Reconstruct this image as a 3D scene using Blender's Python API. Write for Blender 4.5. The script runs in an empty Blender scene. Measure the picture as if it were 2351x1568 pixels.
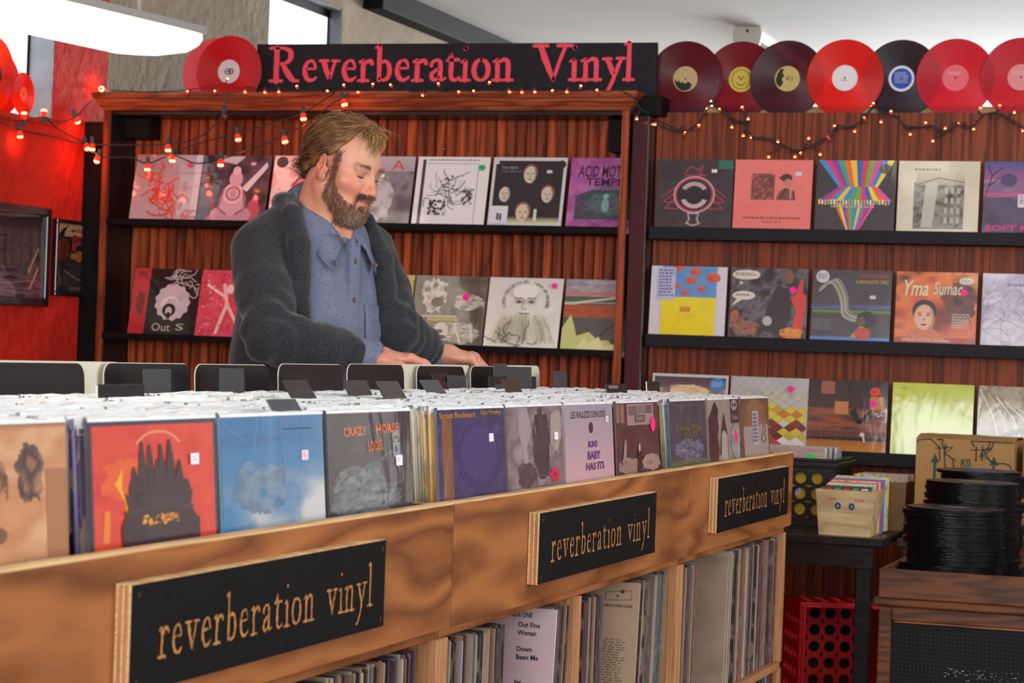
import bpy, bmesh, math, random
import numpy as np
from mathutils import Vector, Matrix, Euler

# ------------------------------------------------------------------ camera, world, light, exposure
scene = bpy.context.scene
COL = scene.collection
W, H, F = 2351, 1568, 5200.0
CAM_H = 1.15

def cam_axes(yaw, pitch, roll):
    cy, sy, cp, sp, cr, sr = (math.cos(yaw), math.sin(yaw), math.cos(pitch), math.sin(pitch), math.cos(roll), math.sin(roll))
    f0, r0, u0 = Vector((-sy, cy, 0)), Vector((cy, sy, 0)), Vector((0, 0, 1))
    f = f0 * cp + u0 * sp
    u = u0 * cp - f0 * sp
    return r0 * cr + u * sr, u * cr - r0 * sr, f
RT, UP, FW = cam_axes(math.radians(18.753), math.radians(0.244), math.radians(2.083))
CAM_P = Vector((0, 0, CAM_H))
cam_d = bpy.data.cameras.new('camera')
cam = bpy.data.objects.new('camera', cam_d)
COL.objects.link(cam)
cam.matrix_world = Matrix(((RT.x, UP.x, -FW.x, 0), (RT.y, UP.y, -FW.y, 0), (RT.z, UP.z, -FW.z, CAM_H), (0, 0, 0, 1)))
cam_d.sensor_width = 36.0
cam_d.lens = 36.0 * F / W
cam_d.clip_start, cam_d.clip_end = 0.05, 100
cam_d.dof.use_dof = True
cam_d.dof.focus_distance = 4.6
cam_d.dof.aperture_fstop = 12.0
scene.camera = cam

vs = scene.view_settings
vs.view_transform = 'Standard'
vs.look = 'None'
vs.gamma = 1.0
vs.use_curve_mapping = False
vs.exposure = 0.0

world = bpy.data.worlds.new('daylight')
scene.world = world
world.use_nodes = True
wb = world.node_tree.nodes['Background']
wb.inputs[0].default_value = (0.93, 0.97, 1.0, 1)
wb.inputs[1].default_value = 3.0

def area_light(name, loc, target, sx, sy, power, color):
    d = bpy.data.lights.new(name, 'AREA')
    d.shape = 'RECTANGLE'
    d.size, d.size_y = sx, sy
    d.energy = power
    d.color = color
    o = bpy.data.objects.new(name, d)
    COL.objects.link(o)
    o.location = loc
    o.rotation_euler = (Vector(target) - Vector(loc)).to_track_quat('-Z', 'Y').to_euler()
    return o
# daylight entering through the shop windows in the front wall and in the right-hand wall
area_light('shopfront_daylight', (-0.6, -3.9, 1.75), (-0.6, 5.0, 1.75), 5.6, 2.0, 430, (0.95, 0.98, 1.0))
area_light('side_window_daylight', (3.35, 3.6, 1.9), (-3.0, 4.4, 1.2), 4.0, 1.7, 120, (0.95, 0.98, 1.0))
area_light('rear_daylight_fill', (-1.0, 19.3, 1.9), (-1.0, 11.0, 3.1), 5.0, 2.0, 750, (0.95, 0.98, 1.0))  # unseen light added for daylight from beyond, aimed up to brighten the ceiling

# ------------------------------------------------------------------ helpers
def lin(h):
    if isinstance(h, str):
        h = h.lstrip('#')
        c = [int(h[i:i + 2], 16) / 255 for i in (0, 2, 4)]
    else:
        c = [v / 255 for v in h]
    return tuple((v / 12.92 if v <= 0.04045 else ((v + 0.055) / 1.055) ** 2.4) for v in c)

def c4(h):
    return (*lin(h), 1.0)

def at(px, py, axis, val):
    """Point of the photograph (px, py) on the plane x, y or z = val."""
    d = ((px - W / 2) * RT - (py - H / 2) * UP) / F + FW
    i = 'xyz'.index(axis)
    t = (val - CAM_P[i]) / d[i]
    return CAM_P + d * t

def N(nt, kind, **kw):
    n = nt.nodes.new(kind)
    for k, v in kw.items():
        if k.startswith('i_'):
            n.inputs[k[2:].replace('_', ' ')].default_value = v
        else:
            setattr(n, k, v)
    return n

def new_mat(name):
    m = bpy.data.materials.new(name)
    m.use_nodes = True
    nt = m.node_tree
    return m, nt, nt.nodes['Principled BSDF']

def mat(name, col, rough=0.5, metal=0.0, spec=0.5, coat=0.0, noise=0.0, nscale=20.0, bump=0.0, bscale=60.0, vary=0.0, stretch=None):
    m, nt, b = new_mat(name)
    c = c4(col) if isinstance(col, str) else (*col, 1)
    b.inputs['Base Color'].default_value = c
    b.inputs['Roughness'].default_value = rough
    b.inputs['Metallic'].default_value = metal
    b.inputs['Specular IOR Level'].default_value = spec
    b.inputs['Coat Weight'].default_value = coat
    b.inputs['Coat Roughness'].default_value = 0.08
    tc = None
    if noise or bump:
        tc = N(nt, 'ShaderNodeTexCoord')
        src = tc.outputs['Object']
        if stretch:
            mp = N(nt, 'ShaderNodeMapping')
            mp.inputs['Scale'].default_value = stretch
            nt.links.new(src, mp.inputs[0])
            src = mp.outputs[0]
    col_out = None
    if noise:
        tx = N(nt, 'ShaderNodeTexNoise')
        tx.inputs['Scale'].default_value = nscale
        tx.inputs['Detail'].default_value = 6
        nt.links.new(src, tx.inputs['Vector'])
        r = N(nt, 'ShaderNodeValToRGB')
        r.color_ramp.elements[0].position = 0.3
        r.color_ramp.elements[1].position = 0.7
        r.color_ramp.elements[0].color = tuple(max(0, v * (1 - noise)) for v in c[:3]) + (1,)
        r.color_ramp.elements[1].color = tuple(min(1, v * (1 + noise)) for v in c[:3]) + (1,)
        nt.links.new(tx.outputs['Fac'], r.inputs[0])
        col_out = r.outputs[0]
    if vary:
        oi = N(nt, 'ShaderNodeObjectInfo')
        hs = N(nt, 'ShaderNodeHueSaturation')
        mr = N(nt, 'ShaderNodeMapRange')
        mr.inputs['To Min'].default_value = 1 - vary
        mr.inputs['To Max'].default_value = 1 + vary
        nt.links.new(oi.outputs['Random'], mr.inputs[0])
        nt.links.new(mr.outputs[0], hs.inputs['Value'])
        if col_out:
            nt.links.new(col_out, hs.inputs['Color'])
        else:
            hs.inputs['Color'].default_value = c
        col_out = hs.outputs[0]
    if col_out:
        nt.links.new(col_out, b.inputs['Base Color'])
    if bump:
        t2 = N(nt, 'ShaderNodeTexNoise')
        t2.inputs['Scale'].default_value = bscale
        t2.inputs['Detail'].default_value = 5
        nt.links.new(src, t2.inputs['Vector'])
        bp = N(nt, 'ShaderNodeBump')
        bp.inputs['Strength'].default_value = bump
        bp.inputs['Distance'].default_value = 0.02
        nt.links.new(t2.outputs['Fac'], bp.inputs['Height'])
        nt.links.new(bp.outputs[0], b.inputs['Normal'])
    return m

def wood_mat(name, dark, light, scale=(1, 1, 1), rough=0.4, coat=0.0, vary=0.0, rings=9.0, dist=5.0, knots=False, axis='X'):
    """grain that runs along one object axis: distorted bands plus fine streaks"""
    m, nt, b = new_mat(name)
    tc = N(nt, 'ShaderNodeTexCoord')
    oi = N(nt, 'ShaderNodeObjectInfo')
    mp = N(nt, 'ShaderNodeMapping')
    mp.inputs['Scale'].default_value = scale
    nt.links.new(tc.outputs['Object'], mp.inputs[0])
    sh = N(nt, 'ShaderNodeVectorMath', operation='SCALE')
    sh.inputs[0].default_value = (7.3, 3.1, 5.7)
    nt.links.new(oi.outputs['Random'], sh.inputs['Scale'])
    ad = N(nt, 'ShaderNodeVectorMath', operation='ADD')
    nt.links.new(mp.outputs[0], ad.inputs[0])
    nt.links.new(sh.outputs[0], ad.inputs[1])
    nz = N(nt, 'ShaderNodeTexNoise')
    nz.inputs['Scale'].default_value = 1.3
    nz.inputs['Detail'].default_value = 3
    nt.links.new(ad.outputs[0], nz.inputs['Vector'])
    mu = N(nt, 'ShaderNodeMath', operation='MULTIPLY')
    mu.inputs[1].default_value = rings
    nt.links.new(nz.outputs['Fac'], mu.inputs[0])
    sn = N(nt, 'ShaderNodeMath', operation='PINGPONG')
    sn.inputs[1].default_value = 0.5
    nt.links.new(mu.outputs[0], sn.inputs[0])
    fine = N(nt, 'ShaderNodeTexNoise')
    fine.inputs['Scale'].default_value = 14
    fine.inputs['Detail'].default_value = 8
    fine.inputs['Roughness'].default_value = 0.7
    nt.links.new(ad.outputs[0], fine.inputs['Vector'])
    mix = N(nt, 'ShaderNodeMath', operation='MULTIPLY_ADD')
    mix.inputs[1].default_value = 1.1
    nt.links.new(sn.outputs[0], mix.inputs[0])
    ms = N(nt, 'ShaderNodeMath', operation='MULTIPLY')
    ms.inputs[1].default_value = 0.55
    nt.links.new(fine.outputs['Fac'], ms.inputs[0])
    nt.links.new(ms.outputs[0], mix.inputs[2])
    r = N(nt, 'ShaderNodeValToRGB')
    r.color_ramp.elements[0].position = 0.2
    r.color_ramp.elements[0].color = c4(dark)
    r.color_ramp.elements[1].position = 0.75
    r.color_ramp.elements[1].color = c4(light)
    nt.links.new(mix.outputs[0], r.inputs[0])
    out = r.outputs[0]
    if vary:
        hs = N(nt, 'ShaderNodeHueSaturation')
        mr = N(nt, 'ShaderNodeMapRange')
        mr.inputs['To Min'].default_value = 1 - vary
        mr.inputs['To Max'].default_value = 1 + vary
        nt.links.new(oi.outputs['Random'], mr.inputs[0])
        nt.links.new(mr.outputs[0], hs.inputs['Value'])
        nt.links.new(out, hs.inputs['Color'])
        out = hs.outputs[0]
    nt.links.new(out, b.inputs['Base Color'])
    b.inputs['Roughness'].default_value = rough
    b.inputs['Specular IOR Level'].default_value = 0.3
    b.inputs['Coat Weight'].default_value = coat
    b.inputs['Coat Roughness'].default_value = 0.15
    bp = N(nt, 'ShaderNodeBump')
    bp.inputs['Strength'].default_value = 0.12
    bp.inputs['Distance'].default_value = 0.004
    nt.links.new(fine.outputs['Fac'], bp.inputs['Height'])
    nt.links.new(bp.outputs[0], b.inputs['Normal'])
    return m

def print_mat(name, rough=0.45, coat=1.0, wrinkle=0.11, wscale=4.5, coat_rough=0.06):
    """flat print (colours stored on the mesh) behind shiny creased plastic"""
    m, nt, b = new_mat(name)
    a = N(nt, 'ShaderNodeVertexColor')
    a.layer_name = 'print'
    nt.links.new(a.outputs[0], b.inputs['Base Color'])
    b.inputs['Roughness'].default_value = rough
    b.inputs['Specular IOR Level'].default_value = 0.3
    b.inputs['Coat Weight'].default_value = coat
    b.inputs['Coat Roughness'].default_value = coat_rough
    if wrinkle:
        tc = N(nt, 'ShaderNodeTexCoord')
        oi = N(nt, 'ShaderNodeObjectInfo')
        ad = N(nt, 'ShaderNodeVectorMath', operation='ADD')
        sc = N(nt, 'ShaderNodeVectorMath', operation='SCALE')
        sc.inputs[0].default_value = (3.1, 5.7, 9.3)
        nt.links.new(oi.outputs['Random'], sc.inputs['Scale'])
        nt.links.new(tc.outputs['Object'], ad.inputs[0])
        nt.links.new(sc.outputs[0], ad.inputs[1])
        mp = N(nt, 'ShaderNodeMapping')
        mp.inputs['Rotation'].default_value = (0, 0.5, 0)
        mp.inputs['Scale'].default_value = (1.0, 1.0, 0.35)
        nt.links.new(ad.outputs[0], mp.inputs[0])
        t = N(nt, 'ShaderNodeTexNoise')
        t.inputs['Scale'].default_value = wscale
        t.inputs['Detail'].default_value = 4
        t.inputs['Distortion'].default_value = 0.8
        nt.links.new(mp.outputs[0], t.inputs['Vector'])
        bp = N(nt, 'ShaderNodeBump')
        bp.inputs['Strength'].default_value = wrinkle
        bp.inputs['Distance'].default_value = 0.02
        nt.links.new(t.outputs['Fac'], bp.inputs['Height'])
        nt.links.new(bp.outputs[0], b.inputs['Coat Normal'])
    return m

def mesh_data(name, verts, faces, mats=(), mi=None, smooth=False, cols=None, attr='print'):
    me = bpy.data.meshes.new(name)
    me.from_pydata([tuple(v) for v in verts], [], [tuple(f) for f in faces])
    for m in (mats if isinstance(mats, (list, tuple)) else [mats]):
        me.materials.append(m)
    if mi is not None:
        me.polygons.foreach_set('material_index', mi)
    if smooth:
        me.polygons.foreach_set('use_smooth', [True] * len(me.polygons))
    if cols is not None:
        ca = me.color_attributes.new(attr, 'FLOAT_COLOR', 'CORNER')
        ca.data.foreach_set('color', np.asarray(cols, dtype=np.float32).ravel())
    me.update()
    return me

def link(name, me, parent=None, loc=None, rot=None, kind=None):
    o = bpy.data.objects.new(name, me)
    COL.objects.link(o)
    if parent:
        o.parent = parent
    if loc is not None:
        o.location = loc
    if rot is not None:
        o.rotation_euler = rot
    if kind:
        o['kind'] = kind
    return o

def tag(o, label, cat, group=None):
    o['label'] = label
    o['category'] = cat
    if group:
        o['group'] = group
    return o

def empty(name, loc=(0, 0, 0), rot=(0, 0, 0)):
    return link(name, None, None, loc, rot)

def bevel(o, w=0.002, seg=2, angle=40):
    m = o.modifiers.new('soft_edges', 'BEVEL')
    m.width, m.segments, m.limit_method, m.angle_limit = w, seg, 'ANGLE', math.radians(angle)
    return o

class MB:
    def __init__(s):
        s.v, s.f, s.mi = [], [], []
    def add(s, vs_, fs_, mi=0, M=None):
        o = len(s.v)
        s.v += [(M @ Vector(v)) if M else Vector(v) for v in vs_]
        s.f += [tuple(i + o for i in f) for f in fs_]
        s.mi += [mi] * len(fs_)
        return s
    def box(s, a, b, mi=0, M=None):
        (x0, y0, z0), (x1, y1, z1) = a, b
        vs_ = [(x0, y0, z0), (x1, y0, z0), (x1, y1, z0), (x0, y1, z0), (x0, y0, z1), (x1, y0, z1), (x1, y1, z1), (x0, y1, z1)]
        fs_ = [(0, 3, 2, 1), (4, 5, 6, 7), (0, 1, 5, 4), (1, 2, 6, 5), (2, 3, 7, 6), (3, 0, 4, 7)]
        return s.add(vs_, fs_, mi, M)
    def prism(s, pts, y0, y1, mi=0, M=None):
        """outline in x-z extruded along y"""
        n = len(pts)
        vs_ = [(x, y0, z) for x, z in pts] + [(x, y1, z) for x, z in pts]
        fs_ = [tuple(range(n)), tuple(range(2 * n - 1, n - 1, -1))] + [(i, i + n, (i + 1) % n + n, (i + 1) % n) for i in range(n)]
        return s.add(vs_, fs_, mi, M)
    def lathe(s, prof, seg=24, mi=0, M=None):
        """(r, z) profile turned round z"""
        vs_, fs_ = [], []
        for r, z in prof:
            for k in range(seg):
                a = 2 * math.pi * k / seg
                vs_.append((r * math.cos(a), r * math.sin(a), z))
        for i in range(len(prof) - 1):
            for k in range(seg):
                k2 = (k + 1) % seg
                fs_.append((i * seg + k, i * seg + k2, (i + 1) * seg + k2, (i + 1) * seg + k))
        fs_.append(tuple(range(seg - 1, -1, -1)))
        fs_.append(tuple((len(prof) - 1) * seg + k for k in range(seg)))
        return s.add(vs_, fs_, mi, M)
    def tube(s, pts, r, seg=6, mi=0):
        pts = [Vector(p) for p in pts]
        vs_, fs_ = [], []
        for i, p in enumerate(pts):
            t = (pts[min(i + 1, len(pts) - 1)] - pts[max(i - 1, 0)]).normalized()
            a = t.cross(Vector((0, 0, 1)))
            if a.length < 1e-3:
                a = t.cross(Vector((1, 0, 0)))
            a.normalize()
            b = t.cross(a)
            rr = r[i] if isinstance(r, (list, tuple)) else r
            for k in range(seg):
                an = 2 * math.pi * k / seg
                vs_.append(p + a * (rr * math.cos(an)) + b * (rr * math.sin(an)))
        for i in range(len(pts) - 1):
            for k in range(seg):
                k2 = (k + 1) % seg
                fs_.append((i * seg + k, i * seg + k2, (i + 1) * seg + k2, (i + 1) * seg + k))
        fs_.append(tuple(range(seg - 1, -1, -1)))
        fs_.append(tuple((len(pts) - 1) * seg + k for k in range(seg)))
        return s.add(vs_, fs_, mi)
    def data(s, name, mats, smooth=False):
        return mesh_data(name, s.v, s.f, mats, s.mi, smooth)
    def obj(s, name, mats, parent=None, loc=None, rot=None, kind=None, smooth=False):
        return link(name, s.data(name, mats, smooth), parent, loc, rot, kind)

def smooth_path(pts, n=6):
    """Catmull-Rom through points"""
    P = [Vector(p) for p in pts]
    out = []
    for i in range(len(P) - 1):
        p0, p1, p2, p3 = P[max(i - 1, 0)], P[i], P[i + 1], P[min(i + 2, len(P) - 1)]
        for k in range(n):
            t = k / n
            out.append(0.5 * ((2 * p1) + (p2 - p0) * t + (2 * p0 - 5 * p1 + 4 * p2 - p3) * t * t + (3 * p1 - p0 - 3 * p2 + p3) * t ** 3))
    out.append(P[-1])
    return out

# ---- flat print: shapes in the unit square become layers of coloured faces
def vnoise(x, y, seed):
    xi, yi = np.floor(x).astype(int), np.floor(y).astype(int)
    def h(a, b):
        n = (a * 374761393 + b * 668265263 + seed * 974711) & 0x7fffffff
        n = ((n ^ (n >> 13)) * 1274126177) & 0x7fffffff
        return ((n ^ (n >> 16)) & 0xffff) / 65535.0
    fx, fy = x - xi, y - yi
    fx, fy = fx * fx * (3 - 2 * fx), fy * fy * (3 - 2 * fy)
    return (h(xi, yi) * (1 - fx) + h(xi + 1, yi) * fx) * (1 - fy) + (h(xi, yi + 1) * (1 - fx) + h(xi + 1, yi + 1) * fx) * fy

def fbm(x, y, seed, octs=4):
    t, a, s = 0, 0.5, 0
    for o in range(octs):
        t = t + a * vnoise(x * 2 ** o, y * 2 ** o, seed + o)
        s += a
        a *= 0.55
    return t / s

_txt = {}
def text_mesh(s, bold=0.0, shear=0.0):
    key = (s, bold, shear)
    if key not in _txt:
        cu = bpy.data.curves.new('lettering', 'FONT')
        cu.body = s
        cu.resolution_u = 2
        cu.offset = bold
        cu.shear = shear
        o = bpy.data.objects.new('lettering', cu)
        me = o.to_mesh()
        v = np.array([tuple(p.co)[:2] for p in me.vertices]) if len(me.vertices) else np.zeros((0, 2))
        f = [tuple(p.vertices) for p in me.polygons]
        o.to_mesh_clear()
        bpy.data.objects.remove(o)
        bpy.data.curves.remove(cu)
        if len(v):
            v -= v.min(0)
            v /= v.max(0)
        _txt[key] = (v, f)
    return _txt[key]

class Art:
    def __init__(s, w, h, step=0.00012):
        s.w, s.h, s.step, s.k = w, h, step, 0
        s.y0, s.ys = 0.0, 1.0          # the part of the height that the picture fills
        s.v, s.f, s.c = [], [], []
    def _poly(s, pts, cols):
        o = len(s.v)
        y = -s.step * s.k
        s.v += [((min(max(x, 0), 1) - 0.5) * s.w, y, (s.y0 + s.ys * min(max(z, 0), 1)) * s.h) for x, z in pts]
        s.f.append(tuple(range(o, o + len(pts))))
        s.c += cols if isinstance(cols, list) else [c4(cols)] * len(pts)
    def up(s):
        s.k += 1
        return s
    def r(s, x0, y0, x1, y1, col):
        s.up()._poly([(x0, y0), (x1, y0), (x1, y1), (x0, y1)], col)
        return s
    def p(s, pts, col):
        s.up()._poly(pts, col)
        return s
    def e(s, cx, cy, rx, ry, col, rot=0, n=20):
        ca, sa = math.cos(rot), math.sin(rot)
        pts = []
        for k in range(n):
            a = 2 * math.pi * k / n
            x, y = rx * math.cos(a), ry * math.sin(a)
            pts.append((cx + x * ca - y * sa, cy + x * sa + y * ca))
        s.up()._poly(pts, col)
        return s
    def ring(s, cx, cy, r0, r1, col, a0=0, a1=360, n=28):
        s.up()
        for k in range(n):
            a, b = math.radians(a0 + (a1 - a0) * k / n), math.radians(a0 + (a1 - a0) * (k + 1) / n)
            s._poly([(cx + r0 * math.cos(a), cy + r0 * math.sin(a)), (cx + r1 * math.cos(a), cy + r1 * math.sin(a)),
                     (cx + r1 * math.cos(b), cy + r1 * math.sin(b)), (cx + r0 * math.cos(b), cy + r0 * math.sin(b))], col)
        return s
    def l(s, pts, w, col):
        s.up()
        for (x0, y0), (x1, y1) in zip(pts[:-1], pts[1:]):
            d = math.hypot(x1 - x0, y1 - y0) or 1
            nx, ny = -(y1 - y0) / d * w / 2, (x1 - x0) / d * w / 2
            s._poly([(x0 - nx, y0 - ny), (x1 - nx, y1 - ny), (x1 + nx, y1 + ny), (x0 + nx, y0 + ny)], col)
        return s
    def g(s, x0, y0, x1, y1, bot, top):
        s.up()._poly([(x0, y0), (x1, y0), (x1, y1), (x0, y1)], [c4(bot), c4(bot), c4(top), c4(top)])
        return s
    def cloud(s, x0, y0, x1, y1, cols, scale=4.0, seed=1, n=26, sx=1.0, contrast=1.6, fn=None, sharp=None, rect=False):
        """painterly field: smooth noise through a list of colours"""
        s.up()
        if not rect and (x1 - x0) < .93 and (y1 - y0) < .93:
            n = max(n, 26)
        gx, gy = np.meshgrid(np.linspace(0, 1, n + 1), np.linspace(0, 1, n + 1))
        t = fbm(gx * scale * sx + seed * 3.7, gy * scale + seed * 1.3, seed)
        t = (t - 0.5) * contrast + 0.5
        if fn:
            t = fn(gx, gy, t)
        t = np.clip(t, 0, 1) * (len(cols) - 1)
        C = np.array([lin(c) for c in cols])
        i = np.minimum(t.astype(int), len(cols) - 2)
        fr = (t - i)[..., None]
        if sharp:
            fr = np.clip((fr - 0.5) * sharp + 0.5, 0, 1)
        rgb = C[i] * (1 - fr) + C[i + 1] * fr
        o = len(s.v)
        y = -s.step * s.k
        for a in range(n + 1):
            for b in range(n + 1):
                s.v.append(((x0 + (x1 - x0) * b / n - 0.5) * s.w, y, (s.y0 + s.ys * (y0 + (y1 - y0) * a / n)) * s.h))
        blob = not rect and (x1 - x0) < .93 and (y1 - y0) < .93
        em = ((gx - .5) / .5) ** 2 + ((gy - .5) / .5) ** 2 + (fbm(gx * 5 + seed, gy * 5, seed + 40) - .5) * 1.5
        for a in range(n):
            for b in range(n):
                if blob and em[a, b] > .95:
                    continue
                q = [(a, b), (a, b + 1), (a + 1, b + 1), (a + 1, b)]
                s.f.append(tuple(o + i_ * (n + 1) + j_ for i_, j_ in q))
                s.c += [(*rgb[i_, j_], 1.0) for i_, j_ in q]
        return s
    def spk(s, x0, y0, x1, y1, n, r, cols, seed=1):
        rn = random.Random(seed)
        s.up()
        for _ in range(n):
            x, y = rn.uniform(x0, x1), rn.uniform(y0, y1)
            rr = r * rn.uniform(0.4, 1.3)
            m = rn.randint(4, 7)
            a0 = rn.random() * 6
            s._poly([(x + rr * rn.uniform(.6, 1.2) * math.cos(a0 + 6.283 * k / m), y + rr * rn.uniform(.6, 1.2) * math.sin(a0 + 6.283 * k / m)) for k in range(m)], rn.choice(cols))
        return s
    def scrib(s, x0, y0, x1, y1, n, w, col, seed=1, step=0.06):
        rn = random.Random(seed)
        for _ in range(n):
            x, y = rn.uniform(x0, x1), rn.uniform(y0, y1)
            a = rn.random() * 6.28
            pts = [(x, y)]
            for k in range(rn.randint(4, 9)):
                a += rn.uniform(-0.9, 0.9)
                x = min(max(x + step * math.cos(a), 0.01), 0.99)
                y = min(max(y + step * math.sin(a), 0.01), 0.99)
                pts.append((x, y))
            s.l(pts, w, col)
        return s
    def t(s, txt, x, y, w, h, col, bold=0.0, shear=0.0, rot=0.0):
        v, f = text_mesh(txt, bold, shear)
        s.up()
        ca, sa = math.cos(rot), math.sin(rot)
        for q in f:
            pts = []
            for i in q:
                px, py = v[i][0] * w, v[i][1] * h
                pts.append((x + px * ca - py * sa, y + px * sa + py * ca))
            s._poly(pts, col)
        return s
    def lines(s, x0, y0, x1, y1, n, col, seed=1, fill=0.6, part=0.8):
        """rows of tiny illegible print, as word blocks"""
        rn = random.Random(seed)
        s.up()
        dh = (y1 - y0) / n
        for k in range(n):
            x = x0
            ye = y1 - k * dh
            end = x0 + (x1 - x0) * rn.uniform(part, 1)
            while x < end - 0.01:
                ww = rn.uniform(0.015, 0.05)
                xe = min(x + ww, end)
                s._poly([(x, ye - dh * fill), (xe, ye - dh * fill), (xe, ye), (x, ye)], col)
                x = xe + 0.012
        return s
    def data(s, name, m):
        me = mesh_data(name, s.v, s.f, m, None, False, s.c)
        return me
    def obj(s, name, m, parent, loc=(0, 0, 0), rot=None):
        return link(name, s.data(name, m), parent, loc, rot)

# ------------------------------------------------------------------ materials
def stucco(name, col, bump=0.55):
    return mat(name, col, rough=0.75, spec=0.25, noise=0.16, nscale=3.5, bump=bump, bscale=16)
M_RED = stucco('red_stucco_paint', '#c8281a', 0.8)
M_GREY = stucco('grey_stucco', '#93836f', 0.9)
M_GREY_LIT = stucco('grey_stucco_lit', '#a5937c', 0.35)  # paler copy of the grey stucco, brighter light painted into the colour
M_CEIL = mat('ceiling_paint', '#e4eaee', 0.8, noise=0.03, nscale=2)
M_FLOOR = wood_mat('dark_floorboards', '#2a1a12', '#5a3b26', (6, 0.6, 1), 0.4)
M_WHITEWALL = mat('pale_wall_paint', '#c9c2b6', 0.8, noise=0.04)
M_BLACK = mat('black_paint', '#0e0c0e', 0.55, spec=0.14, noise=0.2, nscale=8, bump=0.05)
M_BLACKM = mat('matt_black_board', '#232126', 0.65, spec=0.18, noise=0.12, nscale=30)
M_GLOSSBLACK = mat('gloss_black_paint', '#17161a', 0.18, spec=0.6, coat=0.4)
M_STAIN = wood_mat('red_stained_wood', '#5f200c', '#a84c24', (7, 7, 0.5), 0.5, 0.0, vary=0.42)
M_STAINV = wood_mat('red_brown_veneer', '#42180a', '#863c18', (11, 11, 0.35), 0.55, 0.0, vary=0.1, rings=7)
M_STAINH = wood_mat('red_stained_moulding', '#5f2410', '#a1502a', (0.7, 9, 9), 0.38, 0.3)
M_PLY = wood_mat('plywood_face', '#663416', '#a06234', (1.1, 0.55, 2.8), 0.5, 0.0, rings=10)
M_PLYEDGE = wood_mat('plywood_edge', '#b5895a', '#e0bd88', (8, 1, 90), 0.6)
M_PLYEDGEV = wood_mat('plywood_edge_upright', '#8f5833', '#c08a5e', (90, 60, 1), 0.6)
M_WALNUT = wood_mat('walnut_veneer', '#2c1406', '#623414', (0.8, 8, 9), 0.5, 0.0)
M_PINE = wood_mat('pale_box_wood', '#a88d60', '#d0b98c', (2, 9, 9), 0.55, rings=4)
M_METAL = mat('steel', '#b8b8b8', 0.3, metal=1.0)
M_BRASS = mat('dull_screw', '#6d5a3c', 0.4, metal=1.0)
M_PRINT = print_mat('print_under_plastic')
M_PRINTM = print_mat('matt_print', 0.6, 0.0, 0)
M_SIGNRED = mat('red_sign_paint', '#f0455a', 0.5)
M_SIGNTAN = mat('bare_wood_lettering', '#b5793f', 0.6, noise=0.25, nscale=60)
M_PAPER = mat('sleeve_card', '#cfc4b4', 0.6, vary=0.25)
M_CREAM = mat('cream_plastic_card', '#d9d3c0', 0.4)
M_BLACKCARD = mat('black_plastic_card', '#1b171b', 0.33, spec=0.4)
M_GREYCARD = mat('charcoal_tab', '#3a3d42', 0.38, spec=0.5)
M_MAROONCARD = mat('maroon_black_tab', '#2a0d12', 0.33, spec=0.4)
M_TEALCORD = mat('dark_green_cord', '#1d2a2a', 0.5)
M_SOCKET = mat('green_socket_plastic', '#35504d', 0.4)

def thin_pane(name, tint, gloss=0.08, rough=0.02):
    m = bpy.data.materials.new(name)
    m.use_nodes = True
    nt = m.node_tree
    nt.nodes.clear()
    o = N(nt, 'ShaderNodeOutputMaterial')
    t = N(nt, 'ShaderNodeBsdfTransparent')
    t.inputs[0].default_value = (*tint, 1)
    g = N(nt, 'ShaderNodeBsdfGlossy')
    g.inputs['Roughness'].default_value = rough
    mx = N(nt, 'ShaderNodeMixShader')
    mx.inputs[0].default_value = gloss
    nt.links.new(t.outputs[0], mx.inputs[1])
    nt.links.new(g.outputs[0], mx.inputs[2])
    nt.links.new(mx.outputs[0], o.inputs[0])
    return m
M_GLASS = thin_pane('window_glass', (0.97, 0.98, 0.98))
M_PICGLASS = thin_pane('picture_glass', (0.95, 0.95, 0.95), 0.1)

def emis(name, col, s):
    m, nt, b = new_mat(name)
    b.inputs['Base Color'].default_value = c4(col)
    b.inputs['Emission Color'].default_value = c4(col)
    b.inputs['Emission Strength'].default_value = s
    return m

# ------------------------------------------------------------------ room shell
U0, U1, NA, NB, ZC = -4.85, 3.5, -4.0, 19.6, 3.13
MB().box((U0 - 0.3, NA - 0.2, -0.1), (U1 + 0.2, NB + 0.2, 0)).obj('floor', [M_FLOOR], kind='structure')
MB().box((U0 - 0.3, NA - 0.2, ZC), (U1 + 0.2, NB + 0.2, ZC + 0.12)).obj('ceiling', [M_CEIL], kind='structure')

def wall_with_holes(name, u0, u1, n0, n1, z1, holes, m):
    """wall slab in the n-z plane with rectangular window openings"""
    b = MB()
    n = n0
    for a, c, za, zb in sorted(holes):
        b.box((u0, n, 0), (u1, a, z1))
        b.box((u0, a, 0), (u1, c, za))
        b.box((u0, a, zb), (u1, c, z1))
        n = c
    b.box((u0, n, 0), (u1, n1, z1))
    return b.obj(name, [m], kind='structure')
W1 = (7.2, 8.262, 2.03, 2.62)
W2 = (10.32, 11.24, 2.05, 2.96)
wall_with_holes('wall_left', U0 - 0.12, U0, NA, 8.712, ZC, [W1], M_RED)
wall_with_holes('wall_left_rear', U0 - 0.078, U0, 8.712, 11.25, ZC, [W2], M_GREY)
wall_with_holes('wall_left_far', U0 - 0.078, U0, 11.25, NB, ZC, [], M_GREY_LIT)
M_JAMB1 = mat('grey_jamb_paint', '#7f838a', 0.4, noise=0.2, nscale=9, bump=0.2)
M_JAMB2 = mat('dark_jamb_paint', '#4c4d54', 0.45, noise=0.2, nscale=9, bump=0.2)
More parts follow.
